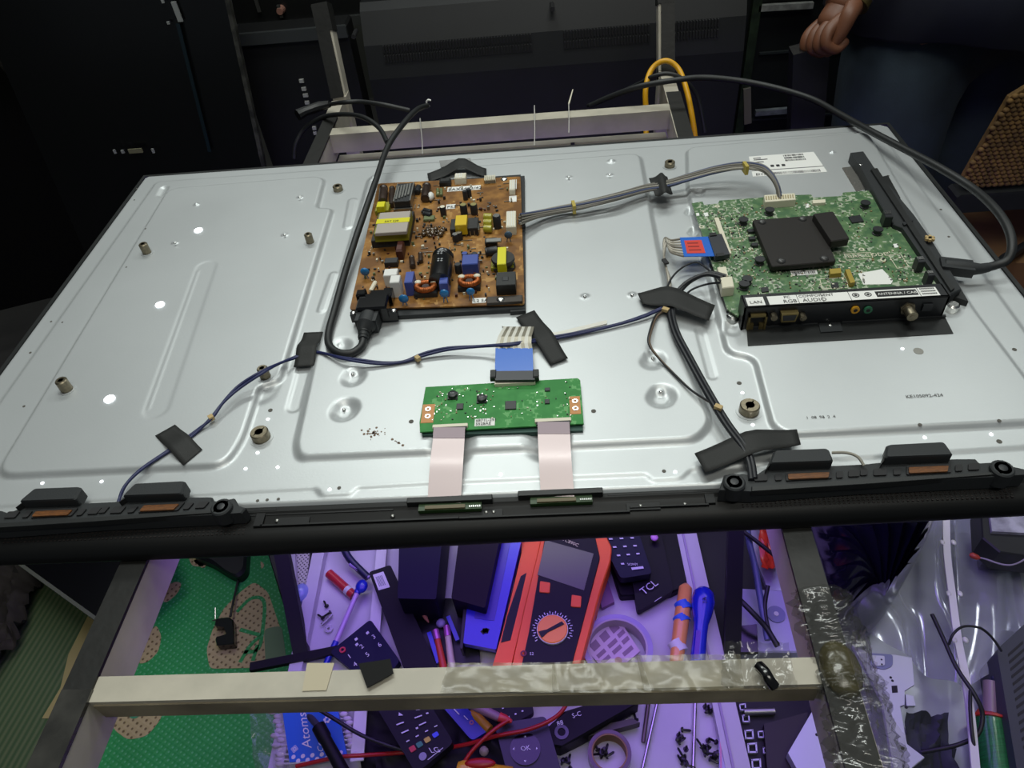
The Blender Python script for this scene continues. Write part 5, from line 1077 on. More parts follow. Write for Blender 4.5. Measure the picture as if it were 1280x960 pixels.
b = MB(); b.ball(P(818, 672, .275), .006, 10, 8, 1, 1, .5); tag(b.build('bead', mat('pink_plastic', 'd38fd0', .4), smooth=60), 'small pink plastic piece above the glossy black remote', 'plastic piece')
# dark boxes
for l, lab, m_ in (([(500, 640, .32), (556, 640, .32), (545, 749, .315), (497, 748, .315)], 'dark blue-lit box standing left of the two in the tray', mat('box_black', '121228', .55, spec=.25)), ([(578, 640, .32), (632, 640, .32), (606, 760, .31), (564, 748, .31)], 'dark box standing right of the two, against the blue bar', mat('box_brown_black', '0f090d', .55, spec=.25))):
    q = quadw(l); b = MB(); q.slab(b, 0, 0, 1, 1, -.064, 0, .003); o = tag(b.build('adapter_box', m_), lab, 'box')
q = quadw([(596, 640, .30), (660, 640, .30), (620, 812, .285), (579, 804, .285)]); lv_ = thing('blue_bar', tuple(q(.5, .5)-Vector((0, 0, .03))), 'long saturated blue plastic bar with a ragged hole, left of the multimeter', 'plastic bar')
b = MB(); q.slab(b, 0, 0, 1, 1, -.012, 0, .002); b.build('body', mat('bar_blue', '1d24c0', .3, coat=.4), lv_); b = MB(); q.slab(b, .24, .05, .78, .82, 0, .0008); b.build('inset', mat('bar_violet', '3a2fa0', .3), lv_)
b = MB(); p = q(.62, .90)
for k in range(4): b.box((p.x+rnd.uniform(-.005, .005), p.y+rnd.uniform(-.004, .004), p.z+.0005), (.006, .006, .001), rnd.random()*3)
b.build('hole', M_ink, lv_); b = MB(); q.slab(b, -.10, -.02, -.02, 1.03, -.03, -.004); b.build('side', M_blk, lv_)
# multimeter
mm = thing('multimeter', tuple(P(690, 760, .255)), 'orange digital multimeter with a grey screen and an orange dial', 'multimeter')
M_org = mat('orange_rubber', 'ff6a28', .5); M_dk = mat('meter_grey', '1c1c1e', .55, spec=.25)
zt3 = .298
hol = PL([(668, 640), (770, 640), (768, 700), (756, 722), (716, 850), (612, 850), (640, 740)], zt3-.004)
q = quadw([(690, 640, zt3), (752, 640, zt3), (716, 836, zt3), (646, 836, zt3)])
fp = PL([(686, 668), (692, 640), (740, 640), (752, 690), (749, 700), (709, 850), (645, 850), (655, 800)], zt3)
MB().prism(rpoly(PL([(680, 640), (748, 650), (765, 684), (763, 702), (752, 735), (720, 850), (636, 850), (655, 760), (676, 674)], zt3-.003), .006, 3), ZP+.02, zt3-.003, bev=.002).build('holster', M_org, mm)
f_ = [(681, 640), (737, 640), (748, 688), (750, 697), (711, 845), (649, 845), (661, 790), (681, 672)]
MB().prism(rpoly(PL(f_, zt3), .004, 3), zt3-.006, zt3, bev=.001).build('face', M_dk, mm)
MB().prism(PL([(655, 640), (680, 640), (676, 676), (636, 845), (612, 845), (628, 790), (640, 740), (652, 690)], zt3-.012), ZP+.01, zt3-.012, bev=.002).build('tilt_stand', M_org, mm)
MB().prism(PL([(651, 720), (658, 716), (648, 760), (638, 800), (626, 803), (634, 770)], zt3-.0110), zt3-.016, zt3-.0112).build('stand_slot', M_ink, mm)
zq = zt3+.0008
o = MB().prism(PL([(681.6, 675), (742, 692), (730, 738), (672, 718.5)], zq), zt3-.001, zq).build('display', mat('lcd_grey', '55534c', .35), mm)
ts = P(702, 675.5, zq); d1 = (P(738, 690, zq)-ts).normalized(); MB().text('VC890C', ts, d1, Vector((-d1.y, d1.x, 0)), .0055, .0004).build('lettering', mat('pale_yellow_print', 'd8d8a0', .5), mm)
for (x0, y0, x1, y1) in ((674, 726, 688, 741), (713.5, 743, 727, 759)):
    MB().prism(rpoly(PL([(x0+1, y0), (x1, y0+2), (x1-1, y1), (x0, y1-1)], zt3+.002), .002, 3), zt3-.001, zt3+.002, bev=.0006).build('button', M_org, mm)
c_ = P(690.5, 786, zt3+.004); rd = .0205
o = MB().rings([((c_.x, c_.y, zt3), rd), ((c_.x, c_.y, zt3+.004), rd), ((c_.x, c_.y, zt3+.005), rd-.0012)], 36).build('dial', mat('dial_orange', 'ff9a40', .45), mm, smooth=35)
MB().ring((c_.x, c_.y), rd, rd+.0008, zt3, zt3+.0035, 36).build('dial_ring', M_white, o)
aa = .43; MB().prism([(c_.x+x*math.cos(aa)-y*math.sin(aa), c_.y+x*math.sin(aa)+y*math.cos(aa)) for x, y in ((-.019, -.006), (-.019, .004), (-.008, .0015), (.016, .003), (.017, -.002), (-.008, -.0025))], zt3+.004, zt3+.0065).build('pointer', M_ink, o)
b = MB()
for k in range(30):
    al = -.5+k*.145; r1 = rd+.004+(k % 2)*.002; b.box((c_.x+r1*math.cos(al), c_.y+r1*math.sin(al), zt3+.0003), (.0035, .0011, .0004), al)
b.build('dial_marks', M_prt, mm)
p = P(654.5, 817, zt3); b = MB(); b.ring((p.x, p.y), .0022, .0042, zt3, zt3+.001, 16); b.build('probe_socket', mat('dark_red_plastic', '6d1a1c', .4), mm)
tsx = P(662, 819, zq); MB().text('52', tsx, (1, 0, 0), (0, 1, 0), .004, .0004).build('lettering', M_prt, mm)
# clear tape roll, receiver label
ro = thing('tape_roll', tuple(P(772, 806, ZP)), 'large roll of clear tape lying beside the multimeter', 'tape roll'); zc_ = ZP+.028; c_ = P(772, 808, zc_)
b = MB(); b.ring((c_.x, c_.y), .041, .048, ZP+.002, zc_, 40); b.build('tape', mat('clear_tape_roll', 'a79cc8', .25, coat=.5, alpha=.85), ro, smooth=35); b = MB(); b.ring((c_.x, c_.y), .0385, .041, ZP+.002, zc_+.0005, 40); b.build('core', mat('pale_core', 'b6aab6', .6), ro, smooth=35)
q = quadw([(729, 807, ZP+.012), (770, 768, ZP+.012), (800, 814, ZP+.010), (762, 846, ZP+.010)]); b = MB(); q.slab(b, 0, 0, 1, 1, -.004, 0); rl = thing('label_card', tuple(q(.5, .5)-Vector((0, 0, .004))), 'pinkish white printed card inside the clear tape roll', 'card'); b.build('card', mat('card_pink', 'cdb6c4', .5), rl)
b = MB()
for (u, v, w_, h_) in ((.2, .2, .2, .2), (.5, .2, .2, .2), (.8, .2, .2, .2), (.2, .45, .24, .1), (.55, .45, .26, .1), (.85, .42, .2, .1), (.2, .63, .24, .1), (.55, .63, .26, .1), (.85, .6, .2, .1), (.75, .82, .3, .1)): q.slab(b, u-w_/2, v-h_/2, u+w_/2, v+h_/2, 0, .0003)
b.build('print', mat('card_print', '8d7585', .6), rl); p = q(.42, .84); b = MB(); b.ring((p.x, p.y), .0002, .005, p.z, p.z+.0005, 16); b.build('tan_dot', mat('tan_dot', 'b58d7a', .6), rl)
# screwdrivers
sd1 = thing('screwdriver', tuple(P(850, 780, ZP)), 'orange screwdriver handle wound with blue tape', 'screwdriver')
a, c_ = P(857, 735, .275), P(846, 822, .268); MB().rings([(a+(a-c_).normalized()*.006, .004), (a, .0095), (a.lerp(c_, .4), .0108), (c_, .0095), (c_+(c_-a).normalized()*.03, .006)], 18).build('handle', mat('amber_handle', 'f5a75a', .3, coat=.5), sd1, smooth=50)
for s0, s1 in ((.22, .34), (.42, .52)): MB().rings([(a.lerp(c_, s0)+Vector((-.003, 0, 0)), .0113), (a.lerp(c_, s1)+Vector((.003, 0, 0)), .0113)], 16).build('blue_band', mat('band_blue', '2f6ad0', .4), sd1, smooth=40)
MB().rings([(a.lerp(c_, .78)+Vector((-.005, 0, -.0005)), .0115), (a.lerp(c_, .93)+Vector((.005, 0, -.0005)), .0105)], 16).build('white_band', M_white, sd1, smooth=40)
sd2 = thing('screwdriver', tuple(P(876, 785, ZP)), 'blue screwdriver with a bulbous handle at the right of the tray', 'screwdriver')
a, c_ = P(880, 740, .285), P(871, 838, .275); t_ = (c_-a)
MB().rings([(a-t_*.06, .003), (a-t_*.04, .009), (a+t_*.02, .0145), (a+t_*.14, .0165), (a+t_*.30, .0135), (a+t_*.42, .0100), (a+t_*.55, .0095), (a+t_*1.0, .0105), (a+t_*1.02, .004)], 24).build('handle', mat('handle_blue', '2130b8', .22, coat=.7), sd2, smooth=50)
MB().bar(a+t_*.55+Vector((-.003, 0, .0098)), a+t_*.9+Vector((-.003, 0, .0108)), .006, .002).build('violet_inset', mat('handle_violet', '5b2ea8', .3), sd2)
MB().text('7A', a+t_*.2+Vector((.004, -.004, .0155)), (0, 1, .1), (-1, 0, 0), .006, .0015).build('lettering', M_ink, sd2)
# brushes with pink tips at the middle
for k, (x0, y0, x1, y1, m_) in enumerate(((547, 800, 556, 842, 'c2402a'), (560, 796, 566, 842, 'c9b8a8'))):
    a, c_ = P(x0, y0, .262), P(x1, y1, .260); o = tag(MB().rings([(a, .0045), (c_, .0055)], 14).build('marker', mat('marker_'+m_, m_, .4), smooth=40), ('short red marker stub' if k == 0 else 'short cream marker stub')+' behind the front cross rail', 'marker')
    a2 = a+(a-c_)*.3; MB().rings([(a2, .005), (a, .0052)], 14).build('shiny_cap', mat('pink_metal', 'c070b0', .25, .5), o, smooth=40)
tag(MB().rings([(P(524, 762, .262), .0015), (P(532, 772, .262), .003), (P(536, 778, .262), .001)], 8).build('brush', mat('amber_tip', 'a8704a', .4), smooth=40), 'small amber brush tip in the dark middle of the tray', 'brush')
for k, (x0, y0, x1, y1) in enumerate(((560, 770, 572, 800), (536, 790, 548, 828))): tag(MB().bar(P(x0, y0, .262), P(x1, y1, .262), .006, .004).build('plastic_strip', MATS['pen_blue']), ('short blue plastic strip beside the cream marker stub', 'blue plastic strip left of the red marker stub')[k], 'plastic strip')
b = MB(); b.ball(P(551, 779, .258), .007, 12, 8, 1, 1, .6); tag(b.build('knob', mat('grey_violet_knob', '8a80a8', .3), smooth=60), 'round grey knob among dark tools in the middle of the tray', 'knob')
tag(crumple([(440, 866), (660, 858), (655, 985), (455, 985)], .2435, 30, 18, .012, 78, 'black_pouch', M_low, jit=.03), 'black crumpled cloth under the coloured-key remote in front of the cross rail', 'pouch')
MB().prism(rpoly(PL([(742, 640), (852, 640), (862, 730), (838, 742), (775, 745)], .256), .004, 3), ZP+.0003, .256, bev=.002).build('flat_adapter', M_low)
tag(bpy.data.objects['flat_adapter'], 'flat black adapter under the two remotes at the tray rear right', 'adapter')
tag(MB().prism(PL([(742, 718), (754, 706), (768, 752), (752, 760)], .25), ZP, .25).build('mauve_card', mat('mauve_card', '8a5f86', .5)), 'small mauve card between the multimeter and the clear tape roll', 'card')
tag(crumple([(490, 745), (600, 752), (600, 830), (505, 830)], .244, 12, 10, .012, 77, 'black_pouch', M_dim), 'black crumpled pouch in the dark middle of the tray', 'pouch')
# cable clump at the tray's rear left
tag(MB().tube([P(410, 640, .26), P(425, 672, .27), P(432, 690, .268), (P(440, 702, .262)), P(460, 722, .256)], .006, 8, 6).build('cable_end', mat('cable_blue_black', '1c2140', .4), smooth=60), 'dark cable with a transparent end at the tray\'s rear left', 'cable')
a, c_ = P(438, 705, .262), P(462, 722, .258); tag(MB().rings([(a, .004), (c_, .003)], 10).build('clear_connector', mat('violet_clear', 'a792c8', .2), smooth=40), 'small clear connector at the end of the dark cable', 'connector')
# loose hardware
M_scr = mat('black_screw', '141417', .35)
def screw_proto():
    t = thing('machine_screw', (0, 0, 0), 'small black machine screw', 'screw')
    MB().rings([((0, 0, .0), .0036), ((0, 0, .0022), .0032), ((0, 0, .0028), .0018)], 8).build('head', M_scr, t, smooth=40); MB().rings([((0, 0, 0), .0016), ((0, 0, -.009), .0016), ((0, 0, -.0105), .0004)], 6).build('shank', M_scr, t, smooth=40); return t
sp = screw_proto(); first = [True]
def put_screw(x, y, z, rx, rz, lab, grp):
    t = sp if first[0] else copy_tree(sp); first[0] = False
    t.location = P(x, y, z); t.rotation_euler = (rx, 0, rz); t['label'] = lab; t['group'] = grp
piles = [((780, 893), 11, 10, 'black screws heaped behind the brown tape roll'), ((752, 943), 9, 7, 'black screws lying inside the brown tape roll'), ((850, 925), 6, 6, 'black screws in a small heap between the two steel rods'), ((885, 885), 5, 8, 'black screws by the right rim just in front of the cross rail'),
         ((888, 940), 14, 10, 'black screws heaped by the right rim at the picture\'s bottom edge'), ((856, 952), 7, 7, 'black screws against the right steel rod at the bottom edge'), ((706, 956), 6, 8, 'black screws at the bottom edge left of the brown tape roll')]
for (c0, n_, sp_, lab) in piles:
    for i in range(n_): put_screw(c0[0]+rnd.gauss(0, sp_*.6), c0[1]+rnd.gauss(0, sp_*.7), ZP+rnd.uniform(.0035, .012), rnd.choice([1.5, 1.7, 3.1, 0.3, 1.2]), rnd.uniform(0, 6.3), lab.replace('screws', 'screw, one of those', 1) if 0 else 'one of the '+lab, lab)
put_screw(795, 899, ZP+.004, 1.57, .2, 'single black screw lying right of the heap behind the brown tape roll', 'single black screw')
for x, y, rz in ((408, 757, .6), (412, 766, 2.2), (403, 772, 1.0)):
    put_screw(x, y, ZP+.004, 1.57, rz, 'one of the dark screws lying beside the left tray rim', 'dark screws beside the left tray rim')
nt_ = thing('steel_nut', tuple(P(411, 784, ZP)), 'round steel nut with screw shaft beside the left tray rim', 'nut'); p = P(411, 786, ZP+.004); b = MB(); b.ring((p.x, p.y), .002, .006, ZP, ZP+.005, 20); b.build('nut', M_steel, nt_); MB().cyl(P(402, 781, ZP+.005), P(415, 768, ZP+.006), .0025, n=10).build('shaft', M_steel, nt_)
# ------------------------------------------------ in front of the cross rail
ck = quadw([(350, 868, .272), (418, 866, .272), (434, 946, .262), (362, 953, .262)]); pk = thing('cotton_bud_packet', tuple(ck(.5, .5)-Vector((0, 0, .004))), 'blue paper packet of cotton buds with white lettering and dotted borders', 'packet')
b = MB(); ck.slab(b, 0, 0, 1, 1, -.004, 0); b.build('paper', mat('packet_blue', '1666c8', .45), pk)
for v0 in (.0, .9):
    b = MB()
    for i in range(6):
        for j in range(2): p = ck(.08+i*.165+(j*.07), v0+.03+j*.06+(.12 if v0 == 0 else 0)); b.rings([(p+Vector((0, 0, .0001)), .0028), (p+Vector((0, 0, .0004)), .0026)], 12)
    b.build('white_dots', M_white, pk)
ta = ck(.42, .83); b = MB().text('Atoms', ta+Vector((0, 0, .0005)), ck.y(), -ck.x(), .0125, .0004); b.build('lettering', M_paper, pk); ta = ck(.62, .90); MB().text('Cotton', ta+Vector((0, 0, .0005)), ck.y(), -ck.x(), .008, .0004).build('lettering', M_paper, pk)
p = ck(.12, .82); b = MB(); b.ring((p.x, p.y), .0015, .003, p.z+.0002, p.z+.0006, 4); b.ring((p.x, p.y), .0042, .005, p.z+.0002, p.z+.0006, 4); b.build('emblem', M_paper, pk)
for k in range(6):
    al = k*math.pi/3; p = ck(.78, .42)+Vector((.0035*math.cos(al), .0035*math.sin(al), .0004)); MB().rings([(p, .0018), (p+Vector((0, 0, .0002)), .0018)], 8).build('petal', M_paper, pk)
cb = thing('cotton_bud', (0, 0, 0), 'cotton bud', 'cotton bud')
o = MB(); o.ball((0, 0, 0), .0036, 8, 6, 1.8, 1, 1); o.build('tip', mat('cotton_white', 'd9d2d6', .9), cb, smooth=60); MB().cyl((.004, 0, 0), (.05, 0, 0), .0012, n=5).build('stick', M_white, cb)
fst = True
for side, (xa, ya, xb, yb, n_) in enumerate(((343, 884, 352, 955, 13), (430, 882, 444, 942, 12))):
    for i in range(n_):
        t = cb if fst else copy_tree(cb); fst = False; f = i/(n_-1); t.location = P(xa+(xb-xa)*f+rnd.uniform(-4, 4), ya+(yb-ya)*f, .258+rnd.uniform(-.004, .003)); t.rotation_euler = (0, 0, (0 if side == 0 else math.pi)+rnd.uniform(-.15, .15))
        t['label'] = ('one of the cotton buds along the left side of the blue packet', 'one of the cotton buds along the right side of the blue packet')[side]; t['group'] = ('cotton buds left of the packet', 'cotton buds right of the packet')[side]
crumple([(312, 868), (352, 868), (366, 985), (322, 985)], .262, 10, 20, .014, 61, 'plastic_bag', M_film, 'clear plastic bag edge left of the blue packet', 'plastic bag', ridges=5, jit=.03)
si = thing('soldering_probe', tuple(P(415, 925, .27)), 'black round-handled tool with a grey tip lying across the blue packet', 'hand tool')
a, c_ = P(398, 908, .29), P(440, 985, .29); MB().rings([(a-(c_-a)*.02, .005), (a, .0088), (a.lerp(c_, .2), .0088), (a.lerp(c_, .22), .0075), (c_, .0085)], 16).build('handle', M_low, si, smooth=40); MB().rings([(P(385, 894, .283), .002), (P(388, 897, .284), .0042), (a, .0045)], 12).build('tip', mat('grey_tip', '54565c', .4, .5), si, smooth=40)
cab([(384, 862, .285), (387, 878, .288), (420, 900, .285), (450, 918, .28), (480, 930, .275), (506, 938, .27)], .0026, 'thin black cable running from the front rail over the blue packet')
tag(MB().bar(P(454, 850, .266), P(446, 951, .262), .017, .003).build('white_strip', M_white), 'flat white strip between the blue packet and the front remote', 'strip')
q, t = remote([(455, 858, .292), (520, 852, .292), (567, 928, .285), (520, 967, .285)], .018, 'black remote with coloured keys in front of the cross rail', M_rem)
for u, v, m_ in ((.20, .79, 'c03028'), (.37, .79, '1f7f5a'), (.56, .79, 'c8b52a'), (.76, .79, '3a55d8')): key(q, t, u, v, .13, .055, mat('key_'+m_, m_, .4))
marks(q, t, [(.2+.22*i, .70, .07, .012) for i in range(4)]+[(.25, .50, .16, .014), (.65, .50, .16, .014), (.25, .60, .16, .014), (.65, .60, .16, .014), (.5, .62, .05, .02), (.78, .28, .07, .03), (.5, .28, .07, .03), (.25, .28, .07, .03), (.85, .5, .05, .02)])
for u in (.35, .72):
    p = q(u, .40)+q.n()*.001; x_, y_ = q.x(), q.y(); b = MB(); b.add([p+y_*.003, p-x_*.003-y_*.002, p+x_*.003-y_*.002], [(0, 1, 2)]); b.build('arrow', M_prt, t)
p = q(.30, .91); b = MB(); b.ring((p.x, p.y), .0003, .0048, p.z+.0002, p.z+.0008, 20); b.build('round_logo', mat('logo_grey', '8f8fa0', .5), t); rtext(q, t, 'LG', .48, .935, .0075); b = MB(); q.slab(b, .35, .965, .75, .972, 0, .0004); b.build('mark', M_prt, t)
q, t = remote([(618, 905, .285), (682, 895, .285), (705, 975, .28), (640, 990, .28)], .016, 'black remote with a round OK pad at the bottom edge of the picture', mat('remote_violet_black', '1a1826', .4))
p = q(.45, .45); b = MB(); b.ring((p.x, p.y), .0002, .019, p.z, p.z+.0018, 28); o = b.build('direction_pad', M_gloss, t); MB().text('OK', (p.x-.005, p.y-.003, p.z+.002), q.x(), q.y(), .006, .0004).build('lettering', M_prt, o)
b = MB()
for al in (0, 1.57, 3.14, 4.71): c0 = Vector((p.x+.0135*math.cos(al), p.y+.0135*math.sin(al), p.z+.0021)); dr = Vector((math.cos(al), math.sin(al), 0)); sd_ = Vector((-dr.y, dr.x, 0)); b.add([c0+dr*.0022, c0+sd_*.0016, c0-sd_*.0016], [(0, 1, 2)])
b.build('arrow_marks', M_prt, o)
q, t = remote([(585, 850, .278), (655, 850, .278), (668, 890, .275), (630, 912, .275)], .014, 'dark remote mostly hidden behind the red-tipped lead', M_rem); marks(q, t, [(.3+.2*i, .45+.2*j, .05, .03) for i in range(3) for j in range(3)])
o = tag(MB().rings([(P(570, 868, .30), .006), (P(585, 878, .30), .0062), (P(622, 896, .296), .0055), (P(626, 898, .296), .004)], 14).build('test_lead', mat('mauve_sleeve', '8a6b78', .4), smooth=40), 'dull mauve lead sleeve with a red tip', 'test lead')
MB().rings([(P(624, 896, .297), .006), (P(632, 899, .296), .0052), (P(640, 902, .295), .002)], 12).build('red_tip', mat('tip_red', 'c93a3a', .35), o, smooth=40)
cab([(636, 900, .297), (618, 912, .298), (598, 930, .295), (582, 950, .29), (572, 975, .285)], .0026, 'red wire running from the red tip down to the bottom edge', M_red, 'wire', 'wire')
cab([(716, 850, .30), (708, 880, .30), (692, 898, .296), (660, 912, .293), (620, 920, .288), (585, 930, .272), (550, 936, .258), (500, 941, .256), (455, 944, .274), (420, 947, .277), (370, 958, .272)], .0026, 'long red wire sweeping across in front of the cross rail to the blue packet', M_red, 'wire', 'wire')
q = quadw([(540, 868, .275), (566, 868, .275), (612, 912, .272), (590, 926, .272)]); b = MB(); q.slab(b, 0, 0, 1, 1, -.008, 0, .006); kn = thing('utility_knife', tuple(q(.5, .5)-Vector((0, 0, .008))), 'blue slim plastic knife handle right of the coloured-key remote', 'knife'); b.build('handle', mat('knife_blue', '1c2c9a', .35), kn)
p = q(.6, .72); b = MB(); b.ring((p.x, p.y), .0015, .003, p.z, p.z+.001, 14); b.build('rivet', mat('rivet_pink', 'a05a78', .4), kn); marks(q, kn, [(.4, .4, .06, .2), (.55, .6, .04, .1)])
tag(MB().rings([(P(588, 890, .27), .003), (P(596, 896, .27), .006), (P(612, 912, .27), .006)], 12).build('cap', mat('amber_cap', 'c08a20', .4), smooth=40), 'amber plastic cap behind the blue knife handle', 'cap')
ys = thing('screwdriver', tuple(P(598, 960, .27)), 'yellow screwdriver handle with a red top at the bottom edge', 'screwdriver'); a, c_ = P(572, 962, .285), P(640, 972, .285)
MB().rings([(a, .009), (a.lerp(c_, .1), .012), (c_, .012)], 16).build('handle', mat('handle_yellow', 'd8a820', .35, coat=.4), ys, smooth=50); b = MB(); b.ball(P(600, 954, .296), .008, 14, 8, 2.4, .8, .5); b.build('red_inlay', M_red, ys, smooth=60)
b = MB(); b.ball(P(605, 939, .275), .006, 12, 8); tag(b.build('bead', mat('beige_bead', '9a9080', .4), smooth=60), 'beige round bead above the yellow screwdriver handle', 'bead')
bk = thing('plastic_bracket', tuple(P(735, 900, .25)), 'black moulded plastic bracket with a round cutout, behind the brown tape roll', 'bracket')
MB().prism(PL([(676, 916), (706, 888), (765, 870), (800, 862), (798, 878), (752, 906), (728, 920), (700, 934), (678, 930)], .275), .245, .275, bev=.003).build('body', M_low, bk)
p = P(702, 915, .276); b = MB(); b.ring((p.x, p.y), .005, .009, .2745, .2765, 20); b.build('cutout', mat('violet_grey', '5a5468', .4), bk)
MB().text('S-C', P(716, 898, .2755), (1, .3, 0), (-.3, 1, 0), .006, .0006).build('lettering', M_prt, bk); MB().text('88', P(697, 908, .2755), (1, .3, 0), (-.3, 1, 0), .006, .0006).build('lettering', M_prt, bk)
tag(MB().prism(PL([(725, 912), (790, 898), (800, 903), (730, 922)], .262), .246, .262).build('flat_bar', mat('olive_strip', '4a4638', .5)), 'narrow olive strip below the plastic bracket', 'strip')
br_ = thing('tape_roll', tuple(P(762, 940, ZP)), 'small roll of brown tape at the bottom edge', 'tape roll'); c_ = P(762, 940, ZP+.022)
b = MB(); b.ring((c_.x, c_.y), .0225, .027, ZP+.0005, ZP+.022, 40); b.build('tape', mat('brown_tape', '4a382b', .3, coat=.5), br_, smooth=35); b = MB(); b.ring((c_.x, c_.y), .0208, .0225, ZP+.0005, ZP+.0215, 40); b.build('core', mat('card_core', '94744c', .7), br_, smooth=35)
for k, (x0, y0, x1, y1, r_, lab) in enumerate(((828, 850, 800, 975, .0022, 'long steel rod, left of the two in the tray'), (870, 850, 866, 975, .0024, 'long steel rod, right of the two in the tray'), (813, 860, 804, 928, .0028, 'short dull rod left of the long steel rods'))):
    a, c_ = P(x0, y0, ZP+.006), P(x1, y1, ZP+.006); tag(MB().cyl(a, c_, r_, n=10).build('steel_rod', M_steel if k < 2 else mat('dull_rod', '6b6258', .4, .6), smooth=40), lab, 'rod')
o = tag(MB().bar(P(903, 850, ZP+.014), P(906, 985, ZP+.014), .012, .010).build('divider_strip', mat('strip_lilac', 'b9b4d8', .35)), 'pale strip standing along the inside of the right tray rim', 'strip')
MB().bar(P(899, 850, ZP+.0155), P(902, 985, ZP+.0155), .002, .004).build('pink_edge', mat('edge_pink', 'd88ab0', .4), o)
# ------------------------------------------------ right of the tray
M_wp = mat('white_sheet_metal', 'c9ccd4', .4, .3)
cm = thing('metal_comb', tuple(P(945, 920, ZF)), 'pale stamped metal strip of small square frames beside the tray', 'metal strip')
for k, (x, y, s_) in enumerate(((928, 884, 8), (932, 898, 9), (936, 918, 11), (940, 935, 12), (945, 955, 12), (951, 918, 8), (957, 938, 7))):
    q = quadpx([(x-s_/2, y-s_/2), (x+s_/2, y-s_/2-1), (x+s_/2+1, y+s_/2), (x-s_/2+1, y+s_/2)], ZF+.006); b = MB()
    for r_ in ((0, 0, 1, .16), (0, .84, 1, 1), (0, 0, .16, 1), (.84, 0, 1, 1)): q.slab(b, *r_, -.005, 0)
    b.build('square_frame', M_wp, cm)
tag(MB().cyl(P(930, 890, ZF+.006), P(968, 889, ZF+.006), .005, n=12).build('grey_tube', M_holder, smooth=40), 'short grey tube behind the stamped metal strip', 'tube')
tag(MB().prism(PL([(955, 905), (1010, 890), (1000, 975), (960, 975)], ZF+.012), ZF, ZF+.012).build('board', mat('brown_black_board', '1d1512', .5)), 'dark brown board below the white triangular plate', 'board')
wp = thing('metal_plate', tuple(P(1015, 930, ZF)), 'white triangular sheet-metal corner plate left of the right rail', 'metal plate')
MB().prism(PL([(1017, 886), (1024, 884), (1052, 975), (1004, 975), (985, 941)], ZF+.03), ZF+.014, ZF+.03).build('plate', M_wp, wp)
for x, y in ((1021, 918), (1025, 911), (1029, 924)): p = P(x, y, ZF+.031); MB().rings([((p.x, p.y, ZF+.030), .0018), ((p.x, p.y, ZF+.0303), .0018)], 10).build('hole', M_ink, wp)
c8 = crop(1000, 780, 4.571)
ZQ = ZF+.052
wl2 = thing('metal_bracket', tuple(P(1120, 860, ZF+.03)), 'long white stamped metal bracket on the clear plastic at the right', 'bracket')
MB().prism(PL([c8(*t_) for t_ in [(300, 120), (365, 150), (400, 172), (540, 172), (640, 190), (655, 345), (600, 378), (600, 460), (575, 470), (612, 690), (712, 765), (640, 823), (700, 1000), (560, 1000), (470, 440)]], ZQ), ZQ-.006, ZQ, bev=.0008).build('plate', M_wp, wl2)
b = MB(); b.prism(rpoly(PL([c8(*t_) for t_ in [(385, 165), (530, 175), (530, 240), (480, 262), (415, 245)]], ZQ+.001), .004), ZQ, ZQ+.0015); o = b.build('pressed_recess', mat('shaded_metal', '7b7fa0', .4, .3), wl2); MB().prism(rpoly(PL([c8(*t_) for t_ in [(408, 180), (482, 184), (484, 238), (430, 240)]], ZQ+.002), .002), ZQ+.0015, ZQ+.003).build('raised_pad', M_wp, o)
for x, y, r_ in ((466, 203, .0012), (468, 230, .0012), (522, 300, .0016), (532, 318, .0016), (590, 705, .002), (610, 470, .002)): p = P(*c8(x, y), ZQ+.0032); MB().rings([((p.x, p.y, ZQ+.0002), r_), ((p.x, p.y, ZQ+.0032 if y < 240 else ZQ+.0005), r_)], 10).build('hole', M_ink, wl2)
MB().prism(PL([c8(*t_) for t_ in [(524, 352), (556, 350), (560, 390), (528, 392)]], ZQ+.001), ZQ, ZQ+.0005).build('square_hole', M_ink, wl2)
MB().prism(PL([c8(*t_) for t_ in [(605, 400), (650, 410), (662, 465), (610, 465)]], ZQ+.001), ZQ-.006, ZQ).build('tab', M_wp, wl2)
tag(crumple([(1128, 898), (1178, 900), (1200, 990), (1130, 990)], ZF+.01, 12, 12, .03, 12, 'grey_pouch', mat('slate_cloth', '3f424c', .8), jit=.02, ridges=4), 'dull slate-grey cloth right of the long white bracket', 'cloth')
# plastic bags
tag(MB().prism([Vector((.86, -.15, 0)), Vector((1.22, -.15, 0)), Vector((1.25, .42, 0)), Vector((.80, .42, 0))], ZF, ZF+.008).build('foil_sheet', mat('silvery_foam_sheet', 'b9bccb', .28, .4, bump=.5, bscale=14, var=.25, vscale=8)), 'silvery grey packing sheet under the clear plastic at the right', 'sheet')
crumple([(1050, 640), (1190, 640), (1196, 880), (1078, 800)], ZF+.012, 80, 44, .035, 51, 'plastic_bag', M_film2, 'large glossy clear plastic bag at the right, left of the white toothed strip', 'plastic bag', ridges=6, vert=True, jit=.004)
crumple([(1185, 640), (1255, 640), (1290, 820), (1195, 870)], ZF+.012, 70, 40, .035, 52, 'plastic_bag', M_film2, 'large glossy clear plastic bag at the right, right of the white toothed strip', 'plastic bag', ridges=5, vert=True, jit=.004)
